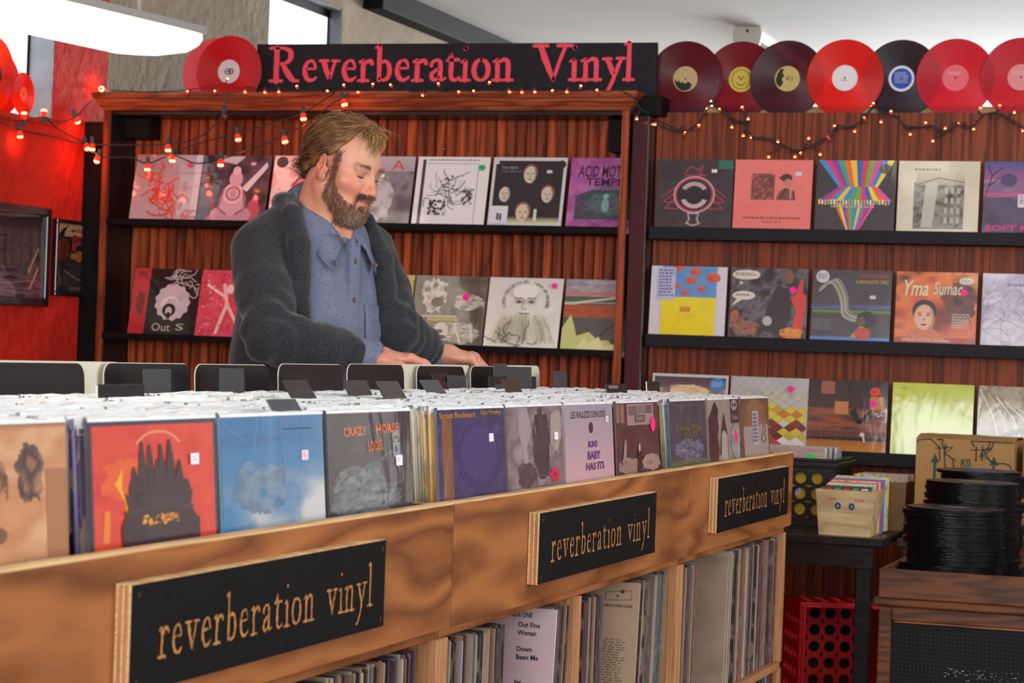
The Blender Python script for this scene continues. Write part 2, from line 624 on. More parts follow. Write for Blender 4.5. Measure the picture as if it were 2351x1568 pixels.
for k, (w, mj, gd) in enumerate(((W1, M_JAMB1, 0.115), (W2, M_JAMB2, 0.072))):
    a, c, za, zb = w
    win = MB().box((U0 - gd - 0.006, a, za), (U0 - gd, c, zb)).obj('window_%d' % (k + 1), [M_GLASS], kind='structure')
    b = MB()
    b.box((U0 - gd - 0.004, c - 0.012, za), (U0 - 0.002, c, zb))
    b.box((U0 - gd - 0.004, a, za), (U0 - 0.002, a + 0.012, zb))
    b.box((U0 - gd - 0.004, a, zb - 0.012), (U0 - 0.002, c, zb))
    b.obj('jamb', [mj], win)
    f = MB()
    f.box((U0 - gd - 0.006, c - 0.02, za), (U0 - gd + 0.003, c - 0.012, zb))
    f.box((U0 - gd - 0.006, a + 0.012, za), (U0 - gd + 0.003, a + 0.02, zb))
    f.box((U0 - gd - 0.006, a, zb - 0.05), (U0 - gd + 0.01, c, zb - 0.012))
    f.box((U0 - gd - 0.006, a, za), (U0 - gd + 0.003, c, za + 0.02))
    f.obj('window_frame', [M_BLACK], win)
    MB().box((U0 - gd - 0.004, a, za - 0.02), (U0 + 0.02, c, za)).obj('window_sill', [M_RED if k == 0 else M_GREY], win)

def front_wall(name, u0, u1, n0, n1, z1, holes, m):
    b = MB()
    u = u0
    for a, c, za, zb in sorted(holes):
        b.box((u, n0, 0), (a, n1, z1))
        b.box((a, n0, 0), (c, n1, za))
        b.box((a, n0, zb), (c, n1, z1))
        u = c
    b.box((u, n0, 0), (u1, n1, z1))
    return b.obj(name, [m], kind='structure')
FW_H = [(-3.6, -0.75, 0.7, 2.8), (-0.45, 2.4, 0.7, 2.8)]
front_wall('wall_front', U0, U1, NA - 0.2, NA, ZC, FW_H, M_WHITEWALL)
BW_H = [(-3.6, -1.2, 0.9, 2.8), (-0.8, 1.6, 0.9, 2.8)]
front_wall('wall_back', U0, U1, NB, NB + 0.2, ZC, BW_H, M_WHITEWALL)
RW_H = [(1.7, 5.5, 1.0, 2.75)]
wall_with_holes('wall_right', U1, U1 + 0.2, NA, NB, ZC, RW_H, M_WHITEWALL)
k = 3
for a, c, za, zb in FW_H:
    MB().box((a, NA - 0.12, za), (c, NA - 0.114, zb)).obj('window_%d' % k, [M_GLASS], kind='structure'); k += 1
for a, c, za, zb in BW_H:
    MB().box((a, NB + 0.1, za), (c, NB + 0.106, zb)).obj('window_%d' % k, [M_GLASS], kind='structure'); k += 1
for a, c, za, zb in RW_H:
    MB().box((U1 + 0.1, a, za), (U1 + 0.106, c, zb)).obj('window_%d' % k, [M_GLASS], kind='structure'); k += 1

# dark beam under the ceiling along the left wall
bevel(MB().box((U0, 11.52, 3.005), (U0 + 0.12, NB, ZC)).obj('trim_1', [mat('tarred_beam', '#0d0c0c', .7, spec=.15)], kind='structure'), 0.006)
# black upright between the red wall and the bookcase
bevel(MB().box((U0, 8.53, 0), (-4.752, 8.57, 2.06)).obj('trim_2', [M_BLACK], kind='structure'), 0.003)

# fluorescent batten on the ceiling far behind
bt = empty('ceiling_batten_light', (-3.06, 13.15, ZC))
tag(bt, 'white fluorescent batten with bare tubes on the ceiling behind the records', 'light')
M_ENAMEL = mat('white_enamel', '#d5d0c6', 0.35)
M_TUBE = mat('unlit_fluorescent_tube', '#e9e9e6', 0.25)
bevel(MB().prism([(-0.055, -0.075), (0.055, -0.075), (0.075, -0.03), (0.075, -0.001), (-0.075, -0.001), (-0.075, -0.03)], 0.02, 2.4).obj('housing', [M_ENAMEL], bt), 0.004)
for yy in (0.0, 2.42):
    e = bevel(MB().prism([(-0.085, -0.11), (-0.02, -0.125), (0.075, -0.11), (0.085, -0.05), (0.08, -0.002), (-0.08, -0.002), (-0.09, -0.05)], yy, yy + 0.03).obj('end_cap', [M_ENAMEL], bt), 0.004)
    MB().lathe([(0.009, 0), (0.009, 0.004)], 10, 0, Matrix.Translation((0, yy - 0.001, -0.03)) @ Matrix.Rotation(math.pi / 2, 4, 'X')).obj('screw', [M_BLACK], e)
for xx in (-0.04, 0.04):
    MB().tube([(xx, 0.03, -0.095), (xx, 2.42, -0.095)], 0.015, 10).obj('tube', [M_TUBE], bt, smooth=True)

# ------------------------------------------------------------------ pendant lamps
M_LENS = emis('glowing_acrylic_lens', '#fff4dc', 3.0)
M_LENSEND = emis('glowing_acrylic_lens_end', '#fff3dc', 1.5)
M_HOUS = mat('grey_white_metal', '#b9b9b6', 0.4)
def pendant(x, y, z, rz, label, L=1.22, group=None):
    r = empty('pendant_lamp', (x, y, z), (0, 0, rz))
    tag(r, label, 'lamp', group)
    # wrap-round lens: rounded trough section along y, ends rounded off
    prof = [(-0.15, 0.10), (-0.152, 0.06), (-0.135, 0.025), (-0.095, 0.006), (0, 0.0), (0.095, 0.006), (0.135, 0.025), (0.152, 0.06), (0.15, 0.10)]
    b = MB()
    ys = [(0.0, 0.3), (0.02, 0.55), (0.06, 0.76), (0.13, 0.91), (0.24, 1.0), (L - 0.24, 1.0), (L - 0.13, 0.91), (L - 0.06, 0.76), (L - 0.02, 0.55), (L, 0.3)]
    vs_, fs_ = [], []
    for yy, s in ys:
        for px, pz in prof:
            vs_.append((px * (0.6 + 0.4 * s), yy, 0.10 - (0.10 - pz) * s))
    n = len(prof)
    for i in range(len(ys) - 1):
        for k in range(n - 1):
            fs_.append((i * n + k, i * n + k + 1, (i + 1) * n + k + 1, (i + 1) * n + k))
        fs_.append((i * n + n - 1, i * n, (i + 1) * n, (i + 1) * n + n - 1))
    fs_.append(tuple(range(n)))
    fs_.append(tuple(range(len(ys) * n - 1, (len(ys) - 1) * n - 1, -1)))
    b.add(vs_, fs_)
    b.obj('lens', [M_LENS], r, smooth=True)
    hb = MB().prism([(-0.155, 0.095), (0.155, 0.095), (0.15, 0.125), (0.06, 0.14), (-0.06, 0.14), (-0.15, 0.125)], 0.03, L - 0.03)
    bevel(hb.obj('housing', [M_HOUS], r), 0.004)
    for yy in (0.24, L - 0.36):
        MB().tube([(0, yy, 0.13), (0, yy, ZC - z)], 0.008, 8).obj('rod', [M_ENAMEL], r, smooth=True)
    return r
# the lamp seen at the top left; the others hang over the shop in the same rows
pendant(-3.89, 7.50, 2.168, math.radians(180 - 9), 'glowing white wrap-round pendant lamp beside the red wall')
OFFL = 'glowing pendant lamp hung over the shop floor nearer the entrance'
for x, y in ((-1.75, 3.0), (-1.75, 5.3), (0.6, 2.4), (0.9, 6.9), (-1.75, 0.4), (0.6, -0.4), (-0.4, 7.0)):
    pendant(x, y, 2.52, 0, OFFL, group='pendant lamps over the shop floor')

# ------------------------------------------------------------------ bookcase of records against the back partition
BX0, BX1, BF, BB = -4.745, -2.438, 8.5, 8.74
bc = empty('bookcase', ((BX0 + BX1) / 2, BF, 0))
tag(bc, 'tall red-stained wooden bookcase with beadboard back and black shelves', 'bookcase')
def wb(a, b, name, m, par, bev=0.0015, base=None):
    """box given in world coordinates, parented to par (an unrotated root)"""
    L = par.location if base is None else base
    c = Vector(((a[0] + b[0]) / 2, (a[1] + b[1]) / 2, (a[2] + b[2]) / 2))
    o = MB().box(tuple(Vector(a) - c), tuple(Vector(b) - c)).obj(name, [m], par, tuple(c - L))
    if bev:
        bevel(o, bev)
    return o
M_BLACKIN = mat('black_bookcase_inside', '#151317', 0.35, spec=0.45, noise=0.3, nscale=5)
wb((BX0 + 0.004, BF + 0.02, 0.05), (BX0 + 0.026, BB, 2.12), 'side_panel', M_BLACKIN, bc)
wb((BX1 - 0.026, BF + 0.02, 0.05), (BX1 - 0.004, BB, 2.12), 'side_panel', M_BLACKIN, bc)
wb((BX0, BF, 0.0), (BX0 + 0.026, BF + 0.02, 2.11), 'face_strip', M_STAIN, bc)
wb((BX1 - 0.028, BF, 0.0), (BX1, BF + 0.02, 2.11), 'face_strip', M_STAIN, bc)
wb((BX0, BF + 0.03, 2.09), (BX1, BB, 2.12), 'top_panel', M_BLACKIN, bc)
# cornice: a moulded profile run along the top and mitred back at the ends
prof = [(0.0, 0.0), (-0.006, 0.004), (-0.01, 0.016), (-0.018, 0.02), (-0.024, 0.034), (-0.026, 0.046), (-0.036, 0.05), (-0.04, 0.062), (-0.04, 0.074), (0.0, 0.074)]
vs_, fs_ = [], []
for x, s in ((BX0, -1), (BX1, 1)):
    for dy, dz in prof:
        vs_.append((x + s * (-dy) - bc.location.x, BF + dy - bc.location.y, 2.104 + dz))
n = len(prof)
for k in range(n):
    fs_.append((k, (k + 1) % n, n + (k + 1) % n, n + k))
fs_ += [tuple(range(n - 1, -1, -1)), tuple(range(n, 2 * n))]
link('cornice', mesh_data('cornice', vs_, fs_, [M_STAINH]), bc)
vs_, fs_ = [], []
for y in (BF, BB):
    for dy, dz in prof:
        vs_.append((BX1 - dy - bc.location.x, y + (dy if y == BF else 0) - bc.location.y, 2.104 + dz))
for k in range(n):
    fs_.append((n + k, n + (k + 1) % n, (k + 1) % n, k))
fs_ += [tuple(range(n)), tuple(range(2 * n - 1, n - 1, -1))]
link('cornice', mesh_data('cornice_return', vs_, fs_, [M_STAINH]), bc)
SH_A, SH_B = 1.650, 1.1675
for z in (SH_A, SH_B, 0.69, 0.25):
    wb((BX0 + 0.026, BF + 0.012, z - 0.027), (BX1 - 0.026, BB - 0.002, z - 0.008), 'shelf', M_BLACK, bc)
    wb((BX0 + 0.026, BF + 0.004, z - 0.027), (BX1 - 0.026, BF + 0.012, z), 'shelf_lip', M_BLACK, bc)
wb((BX0 + .01, BB + .010, 0.0), (BX1 - .004, BB + .024, 2.12), 'back_panel', M_BLACKIN, bc, 0)  # unseen sheet added to block rear light leaking between the planks
# beadboard: one plank after the other
rnd = random.Random(5)
pw = 0.0435
npl = int((BX1 - BX0 - 0.05) / pw)
ch = 0.004
pl = MB().prism([(-pw / 2 + 0.001, 0.004), (-pw / 2 + ch, -0.006), (pw / 2 - ch - .006, -0.006), (pw / 2 - ch - .004, -0.002), (pw / 2 - ch - .002, -0.006), (pw / 2 - ch, -0.006), (pw / 2 - 0.001, 0.004), (pw / 2 - 0.001, 0.008), (-pw / 2 + 0.001, 0.008)], 0, 2.05,
                M=Matrix(((1, 0, 0, 0), (0, 0, 1, 0), (0, 1, 0, 0), (0, 0, 0, 1)))).data('plank', [M_STAIN])
for i in range(npl):
    link('plank', pl, bc, (BX0 + 0.026 + pw * (i + 0.5) - bc.location.x, BB - BF + rnd.uniform(-.0008, .0008), 0.05))
# bracket and small black speaker in the upper corners
wb((BX0 + 0.027, BF + 0.13, 2.0), (BX0 + 0.15, BB - 0.006, 2.088), 'corner_block', M_BLACK, bc)
sp = empty('speaker', (-2.515, 8.70, 1.955))
tag(sp, 'small black speaker in the top right corner of the bookcase', 'speaker')
bevel(MB().box((-0.045, -0.07, 0.0), (0.048, 0.03, 0.13)).obj('cabinet', [M_BLACKM], sp), 0.008)
bevel(MB().box((-0.035, -0.074, 0.012), (0.038, -0.069, 0.118)).obj('grille', [M_BLACK], sp), 0.003)
MB().box((-0.012, -0.02, 0.128), (0.012, 0.0, 0.136)).obj('bracket', [M_BLACK], sp)
hk = MB().lathe([(0.002, 0), (0.002, 0.014), (0.006, 0.016), (0.006, 0.02)], 10, 0, Matrix.Rotation(math.pi / 2, 4, 'X'))
ho = hk.obj('wall_hook', [M_METAL], None, at(1020, 343, 'y', 8.725), smooth=True)
tag(ho, 'small silver screw hook in the beadboard above the ink-splatter cover', 'hook')

# ------------------------------------------------------------------ veneered display wall on the right, with black ledges
PN = 8.62
dw = empty('display_wall', (-0.8, PN, 0))
tag(dw, 'red-brown wooden panel wall behind the record ledges', 'display')
rnd = random.Random(11)
u = -2.356
while u < 0.9:
    w_ = rnd.uniform(0.09, 0.2)
    o = MB().prism([(0.0002, 0), (0.0012, -0.004), (w_ - 0.0012, -0.004), (w_ - 0.0002, 0), (w_ - 0.0002, 0.014), (0.0002, 0.014)], 0, 1.86,
                   M=Matrix(((1, 0, 0, 0), (0, 0, 1, 0), (0, 1, 0, 0), (0, 0, 0, 1)))).obj('plank', [M_STAINV], dw, (u + 0.8, rnd.uniform(-.0006, .0006), 0.25))
    u += w_
wb((-2.47, PN + 0.014, 0.0), (0.9, PN + 0.06, 2.094), 'backing', M_BLACK, dw)  # left end carried on behind the post to block rear light
wb((-2.356, PN + 0.066, 1.9), (0.9, PN + 0.078, 2.142), 'back_rail', M_PINE, dw)
bevel(MB().box((-0.036, -0.04, 0), (0.036, 0.06, 2.09)).obj('post', [M_GLOSSBLACK], None, (-2.394, 8.56, 0)), 0.006)
wb((-2.44, 8.53, 2.09), (-2.315, 8.72, 2.166), 'top_cap', M_BLACK, bpy.data.objects['post'], .003)
tag(bpy.data.objects['post'], 'glossy black upright post between bookcase and panel wall', 'post')
LEDGES = (1.654, 1.237, 0.818)
for z, nm in zip(LEDGES, ('highest', 'middle', 'lowest')):
    r = empty('display_ledge', (-0.8, 8.51, z))
    tag(r, 'long black display ledge, the %s on the panel wall' % nm, 'ledge', None)
    wb((-2.34, 8.50, z - 0.048), (0.9, 8.516, z), 'front_lip', M_BLACKM, r, 0.002)
    wb((-2.34, 8.516, z - 0.048), (0.9, PN - 0.006, z - 0.036), 'ledge_board', M_BLACKM, r, 0.001)

# ------------------------------------------------------------------ long plywood record bin in the foreground (three units)
UF = -1.17                       # outer face of the front panels
UNITS = ((1.70, 3.205), (3.209, 4.640), (4.644, 5.715))
PT, PB = 0.920, 0.731
bin_names = ('nearest plywood record bin unit, holding the tan, red, blue and grey covers', 'middle plywood record bin unit, under the second black sign', 'farthest plywood record bin unit, ending by the black crate')
for (a, b), lb in zip(UNITS, bin_names):
    r = empty('record_bin', (-1.5, (a + b) / 2, 0))
    tag(r, lb, 'record bin', 'plywood record bins')
    L = r.location
    wb((UF - 0.018, a, PB), (UF, b, PT - 0.004), 'front_panel', M_PLY, r, 0.0012)
    wb((UF - 0.0185, a, PT - 0.004), (UF, b, PT), 'panel_edge', M_PLYEDGE, r, 0.0006)
    wb((-2.0, a, 0.0), (-1.975, b, 0.96), 'back_panel', M_PLY, r)
    wb((-1.975, a + 0.0, 0.713), (UF - 0.0185, b, 0.731), 'bin_floor', M_PLY, r)
    wb((-1.975, a, 0.367), (UF - 0.012, b, 0.385), 'shelf_board', M_PLYEDGEV, r)
    wb((-1.975, a, 0.03), (UF - 0.012, b, 0.048), 'shelf_board', M_PLYEDGEV, r)
    for nn in (a, (a + b) / 2 - 0.02, b - 0.022) if b < 5 else (a, b - 0.022):
        wb((-1.975, nn, 0.0), (UF - 0.012, nn + 0.022, 0.713), 'upright', M_PLYEDGEV, r, 0.001)
    for nn in (a, b - 0.016):
        wb((-1.975, nn, 0.731), (UF - 0.0185, nn + 0.016, 0.915), 'end_panel', M_PLYEDGE if nn == a else M_PLY, r, 0.001)

# ------------------------------------------------------------------ rough old-style serif lettering built from brush strokes
def _serif(x0, x1, y, w=0.13):
    return [(x0, y, w), ((x0 + x1) / 2, y + 0.01, w * 1.05), (x1, y, w)]
GL = {
 'R': ([[(0.33, 0.05, .27), (0.33, 1.52, .27)], _serif(0.02, 0.62, 0.06), _serif(0.0, 0.4, 1.53), [(0.3, 1.53, .12), (0.7, 1.53, .15), (0.98, 1.38, .24), (1.02, 1.17, .27), (0.93, 0.96, .2), (0.7, 0.85, .13), (0.4, 0.83, .11)],
        [(0.62, 0.82, .2), (0.88, 0.42, .28), (1.08, 0.17, .27), (1.24, 0.07, .16), (1.42, 0.06, .12)]], 1.5),
 'e': ([[(0.12, 0.58, .1), (0.4, 0.6, .1), (0.6, 0.6, .1), (0.6, 0.74, .13), (0.5, 0.92, .15), (0.36, 0.95, .12), (0.2, 0.85, .17), (0.11, 0.62, .22), (0.12, 0.36, .24), (0.24, 0.14, .22), (0.4, 0.08, .17), (0.56, 0.13, .13), (0.66, 0.22, .1)]], 0.72),
 'v': ([[(0.2, 0.92, .22), (0.34, 0.55, .25), (0.5, 0.12, .17)], [(0.76, 0.9, .14), (0.66, 0.6, .14), (0.5, 0.1, .14)], _serif(0.02, 0.42, 0.95), _serif(0.62, 0.95, 0.94, .12)], 0.95),
 'r': ([[(0.22, 0.06, .23), (0.22, 0.85, .23)], _serif(0.0, 0.48, 0.06), [(0.04, 0.88, .12), (0.22, 0.96, .13)], [(0.26, 0.72, .1), (0.4, 0.9, .17), (0.56, 0.92, .2), (0.64, 0.8, .18)]], 0.72),
 'b': ([[(0.2, 0.1, .22), (0.19, 1.58, .22)], [(0.0, 1.5, .1), (0.2, 1.62, .14)], [(0.22, 0.14, .12), (0.42, 0.08, .15), (0.62, 0.2, .2), (0.7, 0.5, .23), (0.62, 0.8, .2), (0.44, 0.92, .15), (0.26, 0.82, .1)]], 0.84),
 'a': ([[(0.1, 0.7, .17), (0.16, 0.86, .15), (0.36, 0.95, .13), (0.5, 0.86, .2), (0.53, 0.62, .22), (0.53, 0.2, .22), (0.62, 0.08, .14), (0.78, 0.16, .1)], [(0.5, 0.58, .1), (0.26, 0.46, .16), (0.12, 0.26, .21), (0.2, 0.1, .19), (0.36, 0.1, .14), (0.5, 0.26, .1)]], 0.8),
 't': ([[(0.24, 1.22, .1), (0.24, 0.92, .2), (0.23, 0.3, .22), (0.32, 0.1, .19), (0.48, 0.08, .14), (0.64, 0.2, .09)], [(0.0, 0.92, .1), (0.3, 0.95, .16), (0.58, 0.96, .15)], [(0.05, 0.93, .1), (0.22, 1.2, .08)]], 0.66),
 'i': ([[(0.22, 0.06, .22), (0.22, 0.86, .22)], _serif(0.0, 0.44, 0.06), [(0.03, 0.84, .1), (0.2, 0.93, .13)], [(0.21, 1.43, .2), (0.24, 1.45, .2)]], 0.44),
 'o': ([[(0.43, 0.94, .13), (0.22, 0.86, .19), (0.11, 0.6, .23), (0.12, 0.36, .23), (0.24, 0.13, .19), (0.43, 0.06, .13), (0.64, 0.15, .19), (0.75, 0.4, .23), (0.74, 0.64, .23), (0.63, 0.86, .19), (0.43, 0.94, .13)]], 0.86),
 'n': ([[(0.22, 0.06, .21), (0.22, 0.86, .21)], _serif(0.02, 0.42, 0.06), [(0.02, 0.86, .1), (0.22, 0.95, .13)], [(0.26, 0.74, .1), (0.42, 0.92, .15), (0.6, 0.93, .19), (0.7, 0.78, .22), (0.7, 0.06, .21)], _serif(0.5, 0.92, 0.06)], 0.94),
 'V': ([[(0.34, 1.5, .27), (0.6, 0.82, .28), (0.94, 0.06, .18)], [(1.44, 1.5, .17), (1.24, 0.95, .17), (0.94, 0.08, .15)], _serif(0.02, 0.66, 1.53, .15), _serif(1.1, 1.76, 1.53, .15)], 1.72),
 'y': ([[(0.24, 0.92, .2), (0.4, 0.6, .23), (0.56, 0.24, .18)], [(0.86, 0.94, .15), (0.72, 0.6, .17), (0.5, 0.0, .18), (0.3, -0.42, .17), (0.12, -0.52, .16)], _serif(0.06, 0.42, 0.94), _serif(0.66, 1.02, 0.96, .12)], 1.02),
 'l': ([[(0.22, 0.06, .21), (0.22, 1.6, .2)], _serif(0.0, 0.44, 0.06), [(0.02, 1.55, .1), (0.2, 1.66, .13)]], 0.46),
}
def letters_obj(name, text, starts, scale, weight, mats, parent, loc, rot=None, thick=0.0012, rough_amt=0.012, seed=3):
    """one raised flat mesh per word row; each stroke is a ribbon with round joints"""
    rn = random.Random(seed)
    b = MB()
    for ch, x0 in zip(text, starts):
        for st in GL[ch][0]:
            pts = smooth_path([(x, y, w) for x, y, w in st], 5)
            L, Rr = [], []
            for i, p in enumerate(pts):
                q0, q1 = pts[max(i - 1, 0)], pts[min(i + 1, len(pts) - 1)]
                dx, dy = q1.x - q0.x, q1.y - q0.y
                d = math.hypot(dx, dy) or 1
                nx, ny = -dy / d, dx / d
                w = max(p.z * weight, 0.03) / 2
                j1, j2 = rn.uniform(-1, 1) * rough_amt, rn.uniform(-1, 1) * rough_amt
                L.append((p.x + nx * (w + j1), p.y + ny * (w + j1)))
                Rr.append((p.x - nx * (w + j2), p.y - ny * (w + j2)))
            for i in range(len(pts) - 1):
                b.add([((x0 + x) * scale, -thick, y * scale) for x, y in (Rr[i], Rr[i + 1], L[i + 1], L[i])], [(0, 1, 2, 3)])
            for p in (pts[0], pts[-1]):
                w = max(p.z * weight, 0.03) / 2
                b.add([((x0 + p.x + w * math.cos(k * .785)) * scale, -thick * 1.02, (p.y + w * math.sin(k * .785)) * scale) for k in range(8)], [tuple(range(8))])
    return b.obj(name, mats, parent, loc, rot)

def auto_starts(text, gap, space):
    x, out = 0, []
    for ch in text:
        out.append(x)
        x += (GL[ch][1] + gap) if ch != ' ' else space
    return out, x

# ---- big shop sign on top of the bookcase
SG = empty('shop_sign', (-3.2, 8.585, 2.178))
tag(SG, 'long black sign board with red serif lettering on top of the bookcase', 'sign')
bevel(MB().prism([(-0.88, -0.057), (0.848, -0.057), (0.845, 0.203), (-0.88, 0.212)], -0.008, 0.01).obj('board', [M_BLACKM], SG), 0.002)
big = 'ReverberationVinyl'
px0 = [618, 694, 732, 784, 822, 860, 906, 946, 984, 1023, 1056, 1082, 1130, 1222, 1306, 1332, 1380, 1431]
xs = []
sc = 0.0925
for p in px0:
    xs.append((at(p, 188, 'y', 8.575).x + 3.2) / sc)
letters_obj('lettering', big, xs, sc, 1.0, [M_SIGNRED], SG, (0, -0.0085, 0.052))

# ---- three small black signs on the bin front
def bin_sign(n0, n1, z0, z1, label, scale, tilt=0.0):
    w, h = n1 - n0, z1 - z0
    r = empty('shop_sign', (UF, (n0 + n1) / 2, z0), (tilt, 0, math.pi / 2))
    tag(r, label, 'sign', 'black lettered signs on the record bin')
    o = MB().box((-w / 2, -0.019, 0), (w / 2, -0.0002, h)).obj('plywood_board', [M_PLYEDGEV], r)
    bevel(o, 0.0008)
    # edge plies seen as separate layers
    for k in range(5):
        y0 = -0.019 + k * 0.0038
        MB().box((-w / 2 - 0.0004, y0, 0.0), (-w / 2 + 0.001, y0 + 0.0024, h)).obj('edge_ply', [M_PLYEDGEV if k % 2 else M_PLYEDGE], r)
    MB().box((-w / 2, -0.0188, h - 0.001), (w / 2, -0.001, h + 0.0006)).obj('top_edge', [M_PLYEDGE], r)
    MB().box((-w / 2 + 0.001, -0.0205, 0.001), (w / 2 - 0.001, -0.019, h - 0.0005)).obj('black_face', [M_BLACK], r)
    t1, t2 = 'reverberation', 'vinyl'
    s1, e1 = auto_starts(t1, 0.1, 0)
    s2, e2 = auto_starts(t2, 0.06, 0)
    full = e1 + 0.85 + e2
    k = (w * 0.855) / full
    st = s1 + [e1 + 0.85 + q for q in s2]
    sx = k / scale
    letters_obj('lettering', t1 + t2, [q * sx for q in st], scale, 0.54, [M_SIGNTAN], r, (-w * 0.415, -0.0208, h * 0.27), thick=0.0006, rough_amt=0.03)
    for sxn in (-1, 1):
        for zz in (0.012, h - 0.012):
            MB().lathe([(0.0035, 0), (0.0035, 0.0008)], 8, 0, Matrix.Translation((sxn * (w / 2 - 0.014), -0.0205, zz)) @ Matrix.Rotation(math.pi / 2, 4, 'X')).obj('screw', [M_BRASS], r)
bin_sign(2.16, 2.884, 0.767, 0.886, 'largest black sign with tan lettering, on the nearest bin unit', 0.036, -0.004)
bin_sign(3.565, 4.303, 0.765, 0.884, 'black sign with tan lettering on the middle bin unit', 0.036)
bin_sign(4.82, 5.566, 0.769, 0.889, 'smallest-looking black sign, on the farthest bin unit', 0.036)

# ------------------------------------------------------------------ record sleeves
SW = 0.315
def rounded_slab(w, h, t):
    b = MB()
    c = 0.0015
    pts = [(-w / 2 + c, 0), (w / 2 - c, 0), (w / 2, c), (w / 2, h - c), (w / 2 - c, h), (-w / 2 + c, h), (-w / 2, h - c), (-w / 2, c)]
    return b.prism(pts, -t / 2, t / 2)
ME_SLEEVE = rounded_slab(SW, SW, 0.0045).data('sleeve', [M_PAPER])

M_CARD = bpy.data.materials.new('card_in_object_colour')
M_CARD.use_nodes = True
_nt = M_CARD.node_tree
_b = _nt.nodes['Principled BSDF']
_oi = N(_nt, 'ShaderNodeObjectInfo')
_tc = N(_nt, 'ShaderNodeTexCoord')
_mp = N(_nt, 'ShaderNodeMapping')
_nz = N(_nt, 'ShaderNodeTexNoise')
_nz.inputs['Scale'].default_value = 75
_nz.inputs['Detail'].default_value = 5
_ad = N(_nt, 'ShaderNodeVectorMath', operation='MULTIPLY_ADD')
_ad.inputs[1].default_value = (1, 1, 0.35)
_sc = N(_nt, 'ShaderNodeVectorMath', operation='SCALE')
_sc.inputs[0].default_value = (13.1, 7.7, 3.3)
_nt.links.new(_oi.outputs['Random'], _sc.inputs['Scale'])
_nt.links.new(_tc.outputs['Object'], _ad.inputs[0])
_nt.links.new(_sc.outputs[0], _ad.inputs[2])
_nt.links.new(_ad.outputs[0], _nz.inputs['Vector'])
_rp = N(_nt, 'ShaderNodeValToRGB')
_rp.color_ramp.elements[0].position = 0.52
_rp.color_ramp.elements[0].color = (0, 0, 0, 1)
_rp.color_ramp.elements[1].position = 0.62
_rp.color_ramp.elements[1].color = (0.75, 0.75, 0.75, 1)
_nt.links.new(_nz.outputs['Fac'], _rp.inputs[0])
_mx = N(_nt, 'ShaderNodeMix', data_type='RGBA')
_nt.links.new(_rp.outputs[0], _mx.inputs['Factor'])
_nt.links.new(_oi.outputs['Color'], _mx.inputs['A'])
_mx.inputs['B'].default_value = (0.27, 0.205, 0.15, 1)
_nt.links.new(_mx.outputs['Result'], _b.inputs['Base Color'])
_b.inputs['Roughness'].default_value = 0.55
ME_CARD = rounded_slab(SW, SW, 1.0).data('sleeve_card', [M_CARD])     # scaled in thickness

M_BAG = bpy.data.materials.new('clear_plastic_bag')
M_BAG.use_nodes = True
_nt = M_BAG.node_tree
_nt.nodes.clear()
_o = N(_nt, 'ShaderNodeOutputMaterial')
_t = N(_nt, 'ShaderNodeBsdfTransparent')
_p = N(_nt, 'ShaderNodeBsdfPrincipled')
_p.inputs['Base Color'].default_value = (0.93, 0.95, 0.97, 1)
_p.inputs['Roughness'].default_value = 0.16
_p.inputs['Specular IOR Level'].default_value = 0.9
_tc = N(_nt, 'ShaderNodeTexCoord')
_z = N(_nt, 'ShaderNodeTexNoise')
_z.inputs['Scale'].default_value = 22
_nt.links.new(_tc.outputs['Object'], _z.inputs['Vector'])
_bp = N(_nt, 'ShaderNodeBump')
_bp.inputs['Strength'].default_value = 0.5
_bp.inputs['Distance'].default_value = 0.008
_nt.links.new(_z.outputs['Fac'], _bp.inputs['Height'])
_nt.links.new(_bp.outputs[0], _p.inputs['Normal'])
_m = N(_nt, 'ShaderNodeMixShader')
_m.inputs[0].default_value = 0.97
_nt.links.new(_t.outputs[0], _m.inputs[1])
_nt.links.new(_p.outputs[0], _m.inputs[2])
_nt.links.new(_m.outputs[0], _o.inputs[0])

PINK, WHITE_ST = '#ff2f9a', '#f2e8f0'
def dot(art, x, y, r, col):
    return art.e(x, y, r, r, col, n=18)

def record(label, loc, rot, art_fn, body='#b9ae9d', group=None, matp=None, stickers=(), w=SW, h=SW, t=0.0045, hid=0.0):
    """a record in its sleeve: card body, printed front, stickers"""
    o = link('record_sleeve', ME_CARD, None, loc, rot)
    o.scale = (w / SW, t, h / SW)
    o.color = c4(body)
    tag(o, label, 'record', group)
    a = Art(w, h)
    a.y0, a.ys = hid, 1.0 - hid
    if hid:
        a.r(0, 0, 1, 1, body)
    art_fn(a)
    p = a.obj('cover_print', matp or M_PRINT, o)
    # undo the parent's thickness scale: children live in the scaled space
    p.scale = (SW / w, 1.0 / t, SW / h)
    p.location = (0, -0.5 - 0.0003 / t, 0)
    for (sx_, sy_, sr, col, kind) in stickers:
        s = Art(w, h)
        s.k = a.k + 2
        s.y0, s.ys = hid, 1.0 - hid
        ry_ = sr * w / (h * (1 - hid))
        if kind == 'dot':
            s.e(sx_, sy_, sr, ry_, col, n=20)
        elif kind == 'oval':
            s.e(sx_, sy_, sr * 1.2, ry_, col, n=20)
        else:
            s.r(sx_ - sr, sy_ - ry_ * .6, sx_ + sr, sy_ + ry_ * .6, col)
            s.lines(sx_ - sr * .7, sy_ - ry_ * .35, sx_ + sr * .7, sy_ + ry_ * .3, 2, '#b5a8b8', seed=int(sx_ * 100), fill=.4)
        q = s.obj('sticker', M_PRINTM, o)
        q.scale = p.scale
        q.location = p.location
    return o

